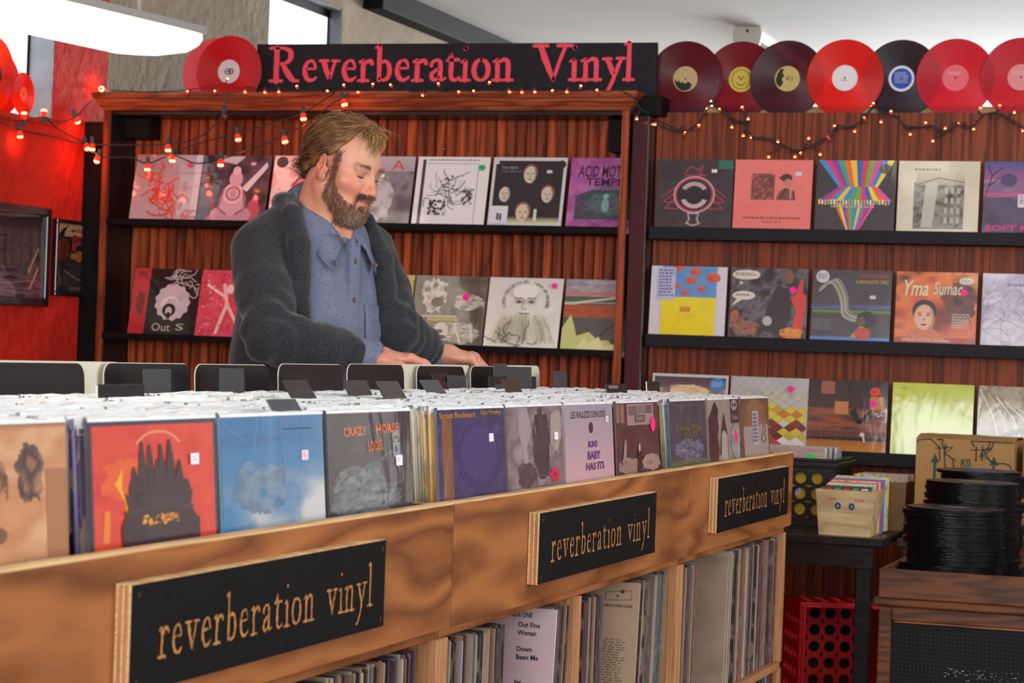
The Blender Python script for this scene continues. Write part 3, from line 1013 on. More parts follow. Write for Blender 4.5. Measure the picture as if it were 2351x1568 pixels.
# ------------------------------------------------------------------ the art of the displayed covers (plain generic pictures in the covers' colours)
def a_scribble(a):
    a.g(0, 0, 1, 1, '#a79fa6', '#8f858c')
    a.r(0.9, 0, 1, 1, '#b5aeb4')
    for k, (x, y, s_) in enumerate(((.3, .93, 3), (.28, .62, 9), (.36, .45, 9), (.5, .3, 9), (.66, .3, 8), (.5, .12, 8), (.78, .05, 5))):
        a.scrib(x - .1, y - .06, x + .12, y + .07, s_, 0.018, '#c9331f', seed=k + 3, step=.035)
def a_statue(a):
    a.cloud(0, 0, 1, 1, ['#1d1418', '#3a2b33', '#5d4a54', '#2a1d24'], 5, 4)
    a.p([(.1, 0), (.2, .1), (.22, .3), (.12, .45), (.2, .3), (.3, .1), (.28, 0)], '#c83243')
    a.p([(.9, 0), (.92, .2), (.84, .42), (.76, .3), (.7, .1), (.72, 0)], '#b74f60')
    a.e(.5, .1, .3, .16, '#b98a98')
    a.e(.5, .3, .2, .22, '#c49aa6')
    a.e(.5, .42, .15, .16, '#d5b0b8')
    a.ring(.5, .42, .08, .11, '#8d5d6c')
    a.e(.5, .42, .05, .07, '#b98a98')
    a.e(.52, .64, .1, .12, '#c79ea8')
    a.e(.52, .76, .06, .07, '#d8b7be')
    a.l([(.36, .5), (.3, .2), (.44, .1)], .03, '#8d5d6c').l([(.64, .5), (.7, .2), (.56, .1)], .03, '#8d5d6c')
    a.e(.08, .94, .09, .07, '#1a1618')
    a.p([(.3, .98), (.62, .98), (.5, .86), (.3, .9)], '#c7c3c8').p([(.62, .5), (.95, .9), (.97, .82), (.7, .45)], '#d0ccd2')  # glare on the plastic painted over the print as pale slanting shapes
def a_pinkwhite(a):
    a.cloud(0, 0, 1, 1, ['#efc9c4', '#f0dcd8', '#e79a8e', '#f3e3df'], 4, 9)
    a.e(.6, .45, .32, .34, '#dd8478').ring(.6, .45, .28, .31, '#9a5566')
    a.e(.6, .5, .16, .18, '#e2a79d')
    a.e(.12, .9, .085, .085, '#4a4648', n=16)
    a.spk(.05, .05, .95, .6, 60, .025, ['#d35d52', '#f6e8e4', '#c44a48'], 2)
def a_greyred(a):
    a.cloud(0, 0, 1, 1, ['#3a343c', '#6b616a', '#8e878d', '#4d444e'], 4, 13)
    a.cloud(.35, .05, .75, .7, ['#8e878d', '#cdc8c8', '#8e878d'], 3, 21, 14)
    a.g(0, .78, 1, 1, '#a8a1a8', '#b9b3b6')
    a.t('O', .12, .8, .16, .14, '#c6424e').t('R', .42, .8, .14, .14, '#c6424e').t('A', .68, .8, .18, .14, '#c6424e')
    a.spk(.05, .1, .5, .6, 14, .03, ['#d92a4a', '#b43350'], 5)
def a_ink(a):
    a.r(0, 0, 1, 1, '#e9e7e4')
    a.r(.07, .02, .115, .96, '#3b3838')
    a.l([(.85, .02), (.85, .9), (.13, .9)], .006, '#4b4848')
    a.lines(.15, .935, .85, .96, 1, '#55504f', 4, .6, 1)
    rn = random.Random(8)
    for k in range(26):
        x, y, ang = rn.gauss(.48, .1), rn.gauss(.45, .08), rn.random() * 6.28
        pts = [(x, y)]
        for j in range(5):
            ang += rn.uniform(-.8, .8)
            x += .055 * math.cos(ang); y += .05 * math.sin(ang)
            pts.append((min(max(x, .14), .83), min(max(y, .05), .88)))
        a.l(pts, rn.uniform(.004, .012), '#4d4b4b')
    a.spk(.22, .15, .44, .36, 60, .02, ['#2b2a2a', '#4a4848'], 3)
    a.spk(.68, .3, .8, .5, 30, .02, ['#2b2a2a', '#5a5858'], 4)
    a.spk(.35, .55, .55, .72, 26, .014, ['#3b3a3a', '#5a5858'], 6)
def face(a, x, y, s_, skin='#cfc3b4', shade='#7d6f66', hair='#3a2a22', top=True):
    if top:
        a.e(x, y + s_ * .25, s_ * .82, s_ * 1.0, hair)
    a.e(x, y, s_ * .7, s_, skin)
    a.e(x + s_ * .35, y - s_ * .05, s_ * .34, s_ * .8, shade)
    a.e(x + .05 * s_, y, s_ * .5, s_ * .85, skin)
    for d in (-1, 1):
        a.e(x + d * s_ * .28, y + s_ * .12, s_ * .13, s_ * .06, '#3a2e2a')
    a.p([(x, y + .05 * s_), (x + s_ * .1, y - s_ * .25), (x - s_ * .1, y - s_ * .25)], shade)
    a.e(x, y - s_ * .5, s_ * .22, s_ * .07, '#8a4a44')
def a_four(a):
    a.r(0, 0, 1, 1, '#cfd2d2')
    a.e(.93, .9, .06, .06, '#28282b').r(.04, .07, .96, .9, '#28282b').r(.08, .06, .92, .95, '#28282b')
    a.g(.04, .05, .96, .14, '#d8d9a8', '#4a4a46')
    a.t('THE VERVE', .12, .83, .22, .035, '#a9a9a9').t('A NORTHERN SOUL', .12, .78, .28, .028, '#8a8a8a')
    face(a, .52, .75, .125, hair='#7d4a36')
    face(a, .2, .46, .11, hair='#28282b')
    face(a, .78, .46, .115, hair='#9a4f34')
    face(a, .47, .19, .13, '#d8c7ac', '#a98a66', '#8f6a4c')
    a.r(.02, .04, .27, .29, '#dcdfe6').r(.12, .09, .15, .19, '#3d4a5c').r(.16, .08, .19, .18, '#3d4a5c')
    a.r(.62, .08, .66, .25, '#d8d8d2')
def a_purple(a):
    a.cloud(0, 0, 1, 1, ['#b0589c', '#c072ad', '#9a4a90', '#b765a6'], 5, 17)
    a.p([(.1, .12), (.95, .12), (.95, .45), (.8, .55), (.5, .6), (.25, .52), (.1, .45)], '#3c4a4c')
    a.cloud(.2, .16, .85, .5, ['#3c4a4c', '#51706f', '#33403f'], 6, 5, 12)
    a.e(.5, .32, .05, .1, '#7ba7a2').e(.5, .45, .04, .04, '#86b3ac')
    a.t('ACID MOTHERS', .1, .72, .84, .17, '#33203a', .02, .15).t('TEMPLE', .22, .6, .58, .11, '#33203a', .02)
    a.scrib(.2, .04, .9, .12, 10, .012, '#7a3b78', 6)
    a.lines(.25, .53, .75, .58, 2, '#8f7fc0', 3)
def a_splat(a):
    a.r(0, 0, 1, 1, '#161416')
    a.g(0.0, 0, .24, 1, '#b8222a', '#c43038')
    a.cloud(.07, .3, .2, .66, ['#3a1a20', '#8a2530', '#4a1c22'], 8, 3, 8)
    a.lines(.04, .86, .2, .95, 4, '#4a1c22', 2)
    pts = []
    for k in range(48):
        an = 6.283 * k / 48
        r_ = .27 * (1 + .06 * math.cos(an * 13))
        pts.append((.62 + r_ * .95 * math.cos(an), .5 + r_ * math.sin(an)))
    a.p(pts, '#cdb9bf')
    a.ring(.6, .44, .1, .15, '#e4d5d8', 0, 180)
    a.e(.58, .38, .1, .1, '#1d1a1c').e(.58, .36, .05, .07, '#cdb9bf').e(.58, .3, .04, .05, '#1d1a1c')
    a.scrib(.42, .8, .84, .92, 14, .014, '#bdb3ab', 9, .04).t('Out', .36, .06, .28, .12, '#bdb3ab').t('S', .72, .08, .12, .1, '#bdb3ab')
    a.scrib(.75, .6, .95, .78, 5, .014, '#bdb3ab', 2, .04)
def a_pinkred(a):
    a.cloud(0, 0, 1, 1, ['#d43a52', '#e0566b', '#c92f48', '#e88a92'], 6, 23)
    a.l([(.35, .8), (.42, .5), (.3, .05)], .05, '#efb8b4').l([(.42, .5), (.66, .1)], .045, '#efb8b4').l([(.1, .78), (.42, .58)], .04, '#f0c4be')
    a.e(.45, .72, .06, .07, '#f0c4be')
    a.spk(.05, .03, .95, .95, 90, .012, ['#f0c4be', '#b02038'], 3)
def a_yellow(a):
    a.cloud(0, 0, 1, 1, ['#d8b81e', '#c9a414', '#8a7a20', '#e3c93a'], 5, 3)
    a.scrib(.1, .1, .9, .9, 16, .014, '#5d5a20', 5)
def a_brownphoto(a):
    a.cloud(0, 0, 1, 1, ['#4a4038', '#7a6f60', '#5a5046', '#38302c'], 4, 31)
    a.cloud(.08, .45, .45, .98, ['#5a5046', '#c9c2b2', '#d8d2c2', '#5a5046'], 4, 41, 16, contrast=2.4)
    a.cloud(.55, .5, .98, .75, ['#7a6f60', '#cfc8b8', '#8a7f70'], 5, 6, 14, contrast=2)
    a.e(.33, .62, .09, .07, '#3d352f')
    a.r(.04, .4, .62, .43, '#b9b2a4')
    a.lines(.22, .345, .64, .39, 1, '#c9b21c', 3, .9, 1)
    a.cloud(.22, .02, .95, .33, ['#3d352f', '#d2ccbe', '#4a4038', '#c9c2b4'], 7, 12, 20, contrast=2.6)
    a.e(.42, .2, .1, .13, '#cfc8ba').e(.4, .2, .05, .03, '#2f2824').e(.43, .12, .07, .03, '#2f2824')
    a.l([(.6, .3), (.7, .05)], .03, '#d2ccbe').l([(.82, .33), (.86, .05)], .025, '#d2ccbe')
def a_beard(a):
    a.g(0, 0, 1, 1, '#f2f2e2', '#dcd9d6')
    a.cloud(.1, .02, .95, .95, ['#f0f0e4', '#e0dfd6', '#f2f2e6'], 6, 2, 18)
    rn = random.Random(2)
    for k in range(60):        # curls of hair round the head
        an = rn.uniform(-.3, 3.44)
        x, y = .52 + .3 * math.cos(an), .66 + .28 * math.sin(an)
        a.ring(x, y, .016, .022, rn.choice(['#8b8a84', '#6d6c68', '#a5a49c']), rn.randint(0, 360), rn.randint(400, 640), 6)
    for k in range(70):        # long strands of beard
        x = rn.uniform(.24, .82)
        y = rn.uniform(.36, .5)
        a.l([(x, y), (x + (x - .52) * .3 + rn.uniform(-.03, .03), y - .16), (x + (x - .52) * .5 + rn.uniform(-.05, .05), rn.uniform(.04, .12))], .006, rn.choice(['#b9bd8f', '#d5d9ae', '#94957f', '#c9cba8']))
    a.e(.52, .78, .17, .1, '#f0efe8')
    a.l([(.38, .69), (.5, .7)], .014, '#77756e').l([(.55, .7), (.67, .69)], .014, '#77756e')
    a.e(.44, .645, .05, .025, '#9b9a90').e(.61, .645, .05, .025, '#9b9a90').e(.44, .645, .02, .02, '#55534e').e(.61, .645, .02, .02, '#55534e')
    a.l([(.51, .68), (.49, .55), (.56, .54)], .01, '#8a8880').l([(.45, .48), (.6, .48)], .014, '#87857c')
    a.scrib(.15, .04, .62, .09, 10, .012, '#6a6660', 4, .04)
def a_landscape(a):
    a.r(0, 0, 1, 1, '#5c5c56')
    a.cloud(0, .66, .72, 1, ['#8f8892', '#b9b0b4', '#8a838c', '#c9bcbc'], 5, 8, 16, sx=.5, rect=True)
    a.r(0, .77, .72, .82, '#c97b74').r(0, .68, .72, .76, '#4d6b5a')
    a.p([(0, .66), (0, .62), (.72, .74), (.72, .77)], '#cfcaa8')
    a.cloud(0, .46, .7, .64, ['#a5502c', '#b9603a', '#8a4426'], 6, 3, 12, rect=True)
    a.p([(0, .0), (0, .3), (.1, .5), (.16, .34), (.2, .2), (.36, .26), (.5, .14), (.62, .16), (.74, 0)], '#cdd283')
    a.p([(.2, 0), (.3, .18), (.36, .1), (.5, .2), (.56, .06), (.7, .1), (.72, 0)], '#e2e2a6')
    a.r(.72, .7, 1, 1, '#4b4b47')
    a.l([(.5, .2), (.95, .62)], .02, '#44443f').l([(.6, .14), (.98, .5)], .014, '#74746a')
    for i, t_ in enumerate(('EN', 'TE', 'BL')):
        a.t(t_, .77, .9 - i * .1, .16, .06, '#77776f')
# --- panel wall, top ledge
def a_emblem(a):
    a.cloud(0, 0, 1, 1, ['#2f2a2c', '#3c3638', '#2a2527'], 4, 3, 12)
    RD = '#c0364c'
    for q in (([(.1, .38), (.26, .52), (.24, .36), (.1, .38)]), ([(.9, .38), (.74, .52), (.76, .36), (.9, .38)]), ([(.12, .28), (.24, .42), (.3, .27), (.12, .28)]), ([(.88, .28), (.76, .42), (.7, .27), (.88, .28)]), ([(.08, .44), (.24, .58), (.26, .54)]), ([(.92, .44), (.76, .58), (.74, .54)])):
        a.l(q, .012, RD)
    a.l([(.36, .78), (.44, .9), (.54, .84), (.6, .92), (.56, .78), (.66, .76), (.36, .76)], .014, RD)
    a.ring(.5, .48, .255, .27, '#d8b5bd')
    a.ring(.5, .48, .23, .25, RD)
    a.e(.5, .48, .22, .22, '#1a181b')
    a.ring(.5, .48, .13, .19, '#b9a3a8', 30, 150)
    a.ring(.5, .46, .12, .18, '#c4b0b6', 200, 340)
    a.e(.5, .5, .2, .06, '#1a181b').p([(.3, .54), (.5, .42), (.7, .54), (.5, .48)], '#1a181b')
    a.p([(.42, .22), (.58, .22), (.56, .12), (.6, .06), (.5, .02), (.4, .06), (.44, .12)], '#c4a8ae').p([(.44, .2), (.56, .2), (.54, .12), (.57, .07), (.5, .04), (.43, .07), (.46, .12)], '#2f2a2c')
    a.r(.8, .86, 1, .985, '#2f6b5d')
def a_salmon(a):
    a.cloud(0, 0, 1, 1, ['#e8736c', '#ea7d74', '#e56b66'], 3, 4, 10)
    a.cloud(.22, .42, .52, .8, ['#a8564e', '#5c3230', '#8a4842', '#c46a62'], 7, 5, 14, contrast=2, rect=True)
    a.r(.58, .72, .72, .76, '#3d2222').e(.67, .74, .075, .06, '#4d2c2a')
    a.e(.69, .65, .05, .08, '#cf7a70').p([(.54, .42), (.58, .54), (.66, .6), (.76, .56), (.8, .42)], '#7d4640')
    a.l([(.6, .44), (.66, .58)], .02, '#3d2222').l([(.73, .44), (.73, .58)], .02, '#d99a8e').l([(.78, .44), (.77, .55)], .015, '#3d2222')
    a.lines(.13, .14, .87, .175, 1, '#a44b46', 5, .9, 1).lines(.38, .09, .62, .115, 1, '#b55a54', 6, .9, 1)
RB = ['#2f8fd0', '#d8377f', '#8a3f9a', '#3aa08a', '#e86a2c', '#f0c52a', '#2f5fb0', '#cf3b58', '#74a83a', '#e0559a', '#3b86c8', '#f0d83a']
def a_rainbow(a):
    a.r(0, 0, 1, 1, '#3a3438')
    for k in range(12):
        t0, t1 = k / 12, (k + 1) / 12
        a.p([(.28 + .5 * t0, .62), (.28 + .5 * t1, .62), (.02 + .96 * t1, 1), (.02 + .96 * t0, 1)], RB[k])
        a.p([(.02 + .94 * t0, .42), (.02 + .94 * t1, .42), (.28 + .5 * t1, .62), (.28 + .5 * t0, .62)], RB[(k * 5 + 2) % 12])
        a.p([(.4 + .16 * t0, 0), (.4 + .16 * t1, 0), (.24 + .52 * t1, .38), (.24 + .52 * t0, .38)], RB[(k * 7 + 4) % 12])
    x = .04
    rn = random.Random(6)
    for k in range(24):
        a.r(x, .355 + rn.random() * .02, x + .024, .42 + rn.random() * .02, ['#f0d83a', '#e9e2e0', '#f0a24a', '#7ac0e0'][k % 4])
        x += .038
    a.lines(.2, .32, .76, .345, 1, '#b9b3b6', 4, .9, 1)
    a.e(.87, .88, .07, .07, '#55504f')
def a_cream(a):
    a.cloud(0, 0, 1, 1, ['#cfc6ae', '#d8d0ba', '#c9bfa6'], 3, 6, 12)
    a.lines(.2, .86, .54, .895, 1, '#8a8474', 3, .9, 1)
    a.cloud(.2, .04, .82, .7, ['#34332f', '#6f6d64', '#98958a', '#4b4a45'], 8, 9, 20, contrast=2, rect=True)
    a.g(.22, .66, .82, .86, '#a5a294', '#cfc6ae')
    a.p([(.3, .06), (.34, .68), (.5, .72), (.44, .06)], '#b9b6aa')
    for i in range(3):
        for j in range(4):
            a.r(.58 + i * .075, .12 + j * .14, .62 + i * .075, .2 + j * .14, '#b0ada1')
    a.l([(.22, .66), (.5, .76), (.82, .7)], .012, '#55534c')
def a_duskpink(a):
    a.cloud(0, 0, 1, 1, ['#28202e', '#5a4a66', '#3a3044', '#8a6a90'], 3, 8, 18)
    a.g(0, .62, 1, 1, '#b0507e', '#3a4a86')
    a.cloud(0, .5, 1, .75, ['#c8588a', '#6a5a80', '#d88aae'], 4, 4, 14, sx=.5)
    a.e(.3, .74, .1, .09, '#4a3a66')
    for q in ([(.02, .5), (.1, .8), (.04, .95)], [(.1, .8), (.22, .92)], [(.06, .65), (.2, .78)]):
        a.l(q, .014, '#2a1f33')
    a.t('SOFT MOO', .04, .03, .8, .08, '#d8207e', .02)
    a.r(.42, .36, .62, .54, '#d8cdd4').lines(.44, .4, .6, .52, 4, '#8a6a90', 3)
# --- panel wall, middle ledge
def a_yellowblue(a):
    a.r(0, 0, 1, 1, '#d6d3dc')
    a.cloud(.15, .52, .87, 1, ['#4f8cc9', '#5f9ad2', '#4a84c0'], 4, 3, 12, rect=True)
    for x, y, r_ in ((.35, .99, .07), (.58, .93, .07), (.53, .8, .07), (.34, .71, .05), (.67, .68, .05), (.82, .85, .09), (.46, .62, .05)):
        a.e(x, y, r_, r_ * .75, '#d8603c').e(x + r_ * .4, y - r_ * .3, r_ * .7, r_ * .5, '#d8603c').e(x - r_ * .4, y - r_ * .3, r_ * .6, r_ * .5, '#c95232')
    a.cloud(.15, 0, .87, .55, ['#e6cf10', '#efdb1c', '#e0c80c'], 3, 5, 12, rect=True)
    a.r(.4, .34, .54, .41, '#c9762c').lines(.41, .35, .53, .4, 2, '#e0b01c', 3)
    a.r(.09, .5, .33, .98, '#b9bcd2').lines(.11, .54, .31, .95, 9, '#5a62a8', 5, .55)
    a.spk(.16, .04, .86, .2, 14, .006, ['#9a8a10'], 3)
def a_collage(a):
    a.cloud(0, 0, 1, 1, ['#161416', '#38343a', '#6b666c', '#1d1a1d'], 7, 15, 26, contrast=2.2)
    a.p([(.42, .1), (.5, .5), (.6, .75), (.78, .7), (.8, .3), (.7, .05)], '#232125')
    a.p([(.68, 0), (.82, .12), (.86, .4), (.78, .58), (.84, .62), (.9, .84), (.94, .84), (.94, .64), (.99, .62), (.96, .3), (.94, .0)], '#d23a2c')
    a.cloud(.66, 0, .96, .16, ['#d23a2c', '#e8a02c', '#b02a20'], 6, 3, 12)
    a.e(.2, .9, .18, .07, '#d8d2c2').e(.1, .9, .06, .06, '#d8d2c2').e(.3, .9, .08, .06, '#d8d2c2').e(.14, .78, .02, .02, '#d8d2c2')
    a.lines(.06, .88, .34, .93, 2, '#6d675c', 3)
    a.e(.18, .6, .15, .065, '#d8d2c2').p([(.1, .56), (.02, .44), (.18, .55)], '#d8d2c2').lines(.08, .58, .28, .62, 1, '#6d675c', 3)
    face(a, .08, .3, .09, '#b0603a', '#5a2c1c', '#2a1a14')
    a.cloud(.02, .02, .4, .25, ['#4a2c34', '#8a6a60', '#a5603a', '#2a2226'], 8, 8, 12)
    a.e(.76, .88, .06, .1, '#7a5238').e(.5, .24, .06, .07, '#b9b4b0')
def a_harp(a):
    a.cloud(0, 0, 1, 1, ['#3a3438', '#453f42', '#332d31'], 4, 5, 14)
    a.cloud(0, .45, 1, .5, ['#4a7ac0', '#3a3438', '#5a8ad0'], 4, 4, 14, contrast=2)
    a.r(.02, .39, 1, .43, '#5f7d33').r(0, 0, 1, .05, '#4a78b8')
    pts = smooth_path([(.1, .72, 0), (.28, .84, 0), (.4, .62, 0), (.44, .38, 0), (.6, .3, 0)], 6)
    for d in range(-3, 4):
        a.l([(p.x + d * .014 * (1 if p.x > .2 else .4), p.y + d * .012) for p in pts], .014, ['#8f9484', '#b9bca6', '#74796a'][d % 3])
    a.e(.7, .3, .12, .12, '#171416').e(.64, .27, .05, .07, '#5c4434')
    a.p([(.5, .04), (.62, .2), (.68, .2), (.58, .04)], '#b98a3a').e(.66, .1, .1, .09, '#b83a26')
    a.t('ALICE COLTRANE', .6, .89, .36, .05, '#c0303a', .02).t('A MONASTIC TRIO', .55, .81, .41, .05, '#b9a42c', .01)
    a.e(.13, .9, .085, .09, '#c9c9cc').lines(.07, .86, .19, .94, 4, '#7a7a88', 2)
    a.r(.02, .14, .26, .3, '#50525c').l([(.14, .14), (.14, .3)], .008, '#3a3438')
def a_orange(a):
    a.cloud(0, 0, 1, 1, ['#7a2c1c', '#c9552c', '#e07a3a', '#5a241c'], 3, 6, 24, contrast=2)
    a.cloud(.55, .3, 1, .85, ['#3a2a28', '#7a3a28', '#2a2222'], 3, 8, 14)
    a.r(0, .0, 1, .08, '#a53a2a').lines(.7, .2, .95, .42, 6, '#a8a29a', 4)
    a.p([(.1, .02), (.2, .18), (.32, .22), (.48, .2), (.6, .1), (.64, .02)], '#c46a44')
    a.e(.36, .45, .15, .16, '#1d1718').e(.36, .36, .125, .18, '#d8a084').e(.43, .33, .06, .14, '#b87c62').e(.36, .35, .1, .16, '#dba88c')
    for d in (-1, 1):
        a.l([(.36 + d * .085, .42), (.36 + d * .03, .425)], .012, '#2a1c1a').e(.36 + d * .05, .39, .026, .01, '#3a2420')
    a.p([(.36, .38), (.375, .31), (.345, .31)], '#b87c62').e(.36, .255, .04, .014, '#8f2f2c')
    a.t('Yma', .1, .66, .3, .22, '#d8cfa8', .015, .3).t('Sumac', .46, .68, .36, .18, '#c9c2b0', .015, .25)
    a.e(.86, .88, .09, .05, '#c9c4b8').t('Capitol', .8, .86, .12, .035, '#5a4a44')
    a.t('Voice of the Xtabay', .1, .01, .6, .055, '#d8cfc0', 0, .3)
def a_lilac(a):
    a.cloud(0, 0, 1, 1, ['#b9b2c6', '#cfc8d6', '#a8a0b8', '#d5d0dc'], 5, 3, 22)
    a.scrib(.1, .2, .9, .8, 24, .006, '#8f86a4', 3, .07)
    a.lines(.3, .82, .8, .86, 2, '#6a6280', 3, .6, 1)
# --- panel wall, lowest ledge
def a_skyblue(a):
    a.r(0, 0, 1, 1, '#c9d0d6')
    a.cloud(.03, .03, .97, .96, ['#3a4048', '#5a6068', '#c9b48a', '#e0cfa0'], 3, 4, 20)
    a.g(.03, .8, .97, .96, '#5a5f66', '#323840')
    a.cloud(.2, .66, .75, .86, ['#d8c08a', '#e8d8b0', '#d0a878'], 4, 6, 12)
    a.e(.86, .86, .1, .1, '#2f86c0').lines(.79, .82, .93, .9, 3, '#8fc0e0', 3)
def a_diamonds(a):
    a.cloud(0, 0, 1, 1, ['#a8a8a8', '#c4c4c2', '#b5b5b4'], 3, 7, 12)
    rn = random.Random(4)
    PAL = {0: ['#e8e6e2', '#c43a2c'], 1: ['#c9b430', '#6a2420'], 2: ['#7a2c22', '#d8c43a'], 3: ['#d8d0b8', '#8a3a26'], 4: ['#d07c30', '#e0cc3c'], 5: ['#dcc83a', '#cfa030'], 6: ['#d8cc4a', '#bfbfba'], 7: ['#c8c4a8', '#b5b5b2']}
    for j in range(13):
        for i in range(7):
            x, y = (i + (.5 if j % 2 else 0)) / 6.2 - .02, j / 16 + .04
            if x < -.02 or x > 1.0:
                continue
            if j >= 9 and abs(x - .45) > .25 and abs(x - .8) > .1:
                continue
            c = rn.choice(PAL[min(j * 8 // 12, 7)])
            x0, x1 = max(x - .078, 0), min(x + .078, 1)
            a.p([(max(x, 0), y - .06), (x1, y), (min(x, 1), y + .06), (x0, y)], c)
    for k in range(9):
        a.l([(k * .12, 1), (max(k * .12 - .22, 0), .72)], .004, '#98989a').l([(k * .12, 1), (min(k * .12 + .22, 1), .72)], .004, '#98989a')
def a_desert(a):
    a.g(0, .2, 1, 1, '#5a3a34', '#2a2026')
    a.g(0, .2, 1, .45, '#6a3a28', '#3f2a2c')
    a.cloud(0, .28, 1, .6, ['#332428', '#9a5434', '#4a2f2e', '#a86038'], 3, 5, 18, sx=.5)
    a.p([(.52, .55), (.6, .62), (.66, .44), (.7, .4), (.74, .46), (.82, .62), (.76, .52), (.68, .38), (.62, .4)], '#1d1820')
    a.p([(.0, .17), (.3, .19), (.7, .2), (1, .17), (1, .13), (0, .14)], '#2a1c20')
    a.g(0, 0, 1, .15, '#c9842c', '#a8602a')
    for x, y in ((.16, .8), (.34, .52), (.78, .6)):
        a.r(x, y, x + .17, y + .18, '#9a5a44' if y > .7 else '#c08048')
    a.p([(.66, .23), (.72, .27), (.74, .14), (.72, .13), (.7, .22)], '#d8c8c0').e(.7, .24, .03, .03, '#d8c8c0')
    a.spk(.85, .5, .95, .58, 10, .015, ['#e8e0dc'], 2)
    a.e(.84, .85, .065, .065, '#e0421c', n=24).lines(.8, .83, .88, .87, 2, '#8a2410', 2)
def a_lime(a):
    a.cloud(0, 0, 1, 1, ['#b0bc28', '#bcc832', '#a8b424'], 2, 3, 10)
    a.lines(.05, .91, .17, .93, 1, '#6a7418', 3, .6, 1)
def a_tan(a):
    a.cloud(0, 0, 1, 1, ['#8a7a58', '#a5977a', '#6a5c42', '#b5a98a'], 6, 5, 24)
    a.t('CRAFT', .12, .62, .7, .09, '#5a4c34')
    for k in range(5):
        a.l([(.02 + k * .1, .95 - k * .05), (.2 + k * .12, .55), (.3 + k * .14, .1)], .012, ['#d8d2c2', '#c9b890', '#efe8d8'][k % 3])
    pts = smooth_path([(.2, .1, 0), (.4, .35, 0), (.8, .42, 0), (1, .5, 0)], 5)
    a.l([(p.x, p.y) for p in pts], .08, '#5a4a34')

LEAN_B = -math.radians(12.5)
LEAN_P = -math.radians(4.5)
def shelf_row(defs, plane, z, lean, w=0.31):
    for px, py, label, fn, body, st in defs:
        p = at(px, py, 'y', plane)
        record(label, (p.x + w / 2, plane, z), (lean, 0, 0), fn, body, stickers=st, w=w, h=w, hid=.07)
NB_ = 8.53
shelf_row([
 (295, 497, 'grey record cover with red brush marks, first on the upper bookcase shelf', a_scribble, '#b9b0b6', [(.82, .84, .035, '#e0218a', 'dot')]),
 (449, 500, 'dark record cover with a pale pink seated statue, upper bookcase shelf', a_statue, '#777077', [(.75, .87, .035, '#d8a8b4', 'tag')]),
 (612, 504, 'pale pink and white record cover half hidden behind the man', a_pinkwhite, '#d8c8c4', []),
 (774, 509, 'grey record cover with red capitals along the top, right of the man\'s face', a_greyred, '#8a848a', [(.55, .72, .04, WHITE_ST, 'tag')]),
 (943, 515, 'white record cover with black ink splatter drawing and green dot', a_ink, '#d8d5cf', [(.9, .84, .04, '#2fae5f', 'oval')]),
 (1117, 519, 'black record cover with four pale faces and a white border', a_four, '#c8caca', [(.78, .79, .035, '#d9d2e0', 'tag')]),
 (1297, 522, 'purple record cover with dark distorted lettering, upper bookcase shelf', a_purple, '#a8649c', []),
], NB_, SH_A - 0.026, LEAN_B)
shelf_row([
 (291, 763, 'black record cover with white blot and red side strip, lower bookcase shelf', a_splat, '#2a2224', []),
 (445, 770, 'pinkish red record cover at the man\'s left sleeve edge, lower shelf', a_pinkred, '#c84a58', []),
 (772, 785, 'yellow record cover mostly hidden behind the man, lower bookcase shelf', a_yellow, '#c9a81c', []),
 (938, 792, 'brown and cream photo record cover with small yellow title', a_brownphoto, '#7a7064', [(.72, .7, .05, PINK, 'dot')]),
 (1108, 800, 'white record cover with a sketched long-bearded face and pink dot', a_beard, '#e2e0d6', [(.9, .88, .038, PINK, 'dot')]),
 (1285, 803, 'landscape painting record cover with yellow grass, at the bookcase end', a_landscape, '#7a786c', []),
], NB_, SH_B - 0.026, LEAN_B)
NP_ = 8.535
def panel_row(defs, z):
    for px, py, label, fn, body, st in defs:
        p = at(px, py, 'y', NP_)
        w = 0.303
        record(label, (p.x + w / 2, NP_, z - 0.035), (LEAN_P, 0, 0), fn, body, stickers=st, w=w, h=w, hid=.115)
panel_row([
 (1503, 521, 'dark record cover with a red winged emblem and green corner label', a_emblem, '#3a3638', [(.75, .83, .035, WHITE_ST, 'tag')]),
 (1681, 523, 'salmon pink record cover with a small figure in a cap', a_salmon, '#d8736a', [(.82, .8, .04, '#e8d3d8', 'tag')]),
 (1869, 525, 'dark record cover with fanning rainbow stripes', a_rainbow, '#3a3638', []),
 (2057, 527, 'cream record cover with a black and white house photograph', a_cream, '#cfc8b4', []),
 (2254, 530, 'purple and pink dusk record cover cut by the photo edge, top ledge', a_duskpink, '#4a3a50', []),
], LEDGES[0])
panel_row([
 (1488, 769, 'white record cover with yellow ground and blue sky of orange clouds', a_yellowblue, '#d6d3dc', []),
 (1671, 771, 'black collage record cover with a red figure and speech bubbles', a_collage, '#4a464a', [(.81, .69, .045, PINK, 'dot')]),
 (1859, 776, 'dark record cover with a pale harp shape and red title', a_harp, '#3f3a3e', [(.77, .62, .035, '#d8cfe0', 'tag')]),
 (2052, 782, 'orange record cover with a dark-haired woman\'s face and looping title', a_orange, '#b0583a', [(.84, .72, .042, PINK, 'dot')]),
 (2250, 788, 'pale lilac record cover cut by the photo edge, middle ledge', a_lilac, '#b9b2c6', []),
], LEDGES[1])
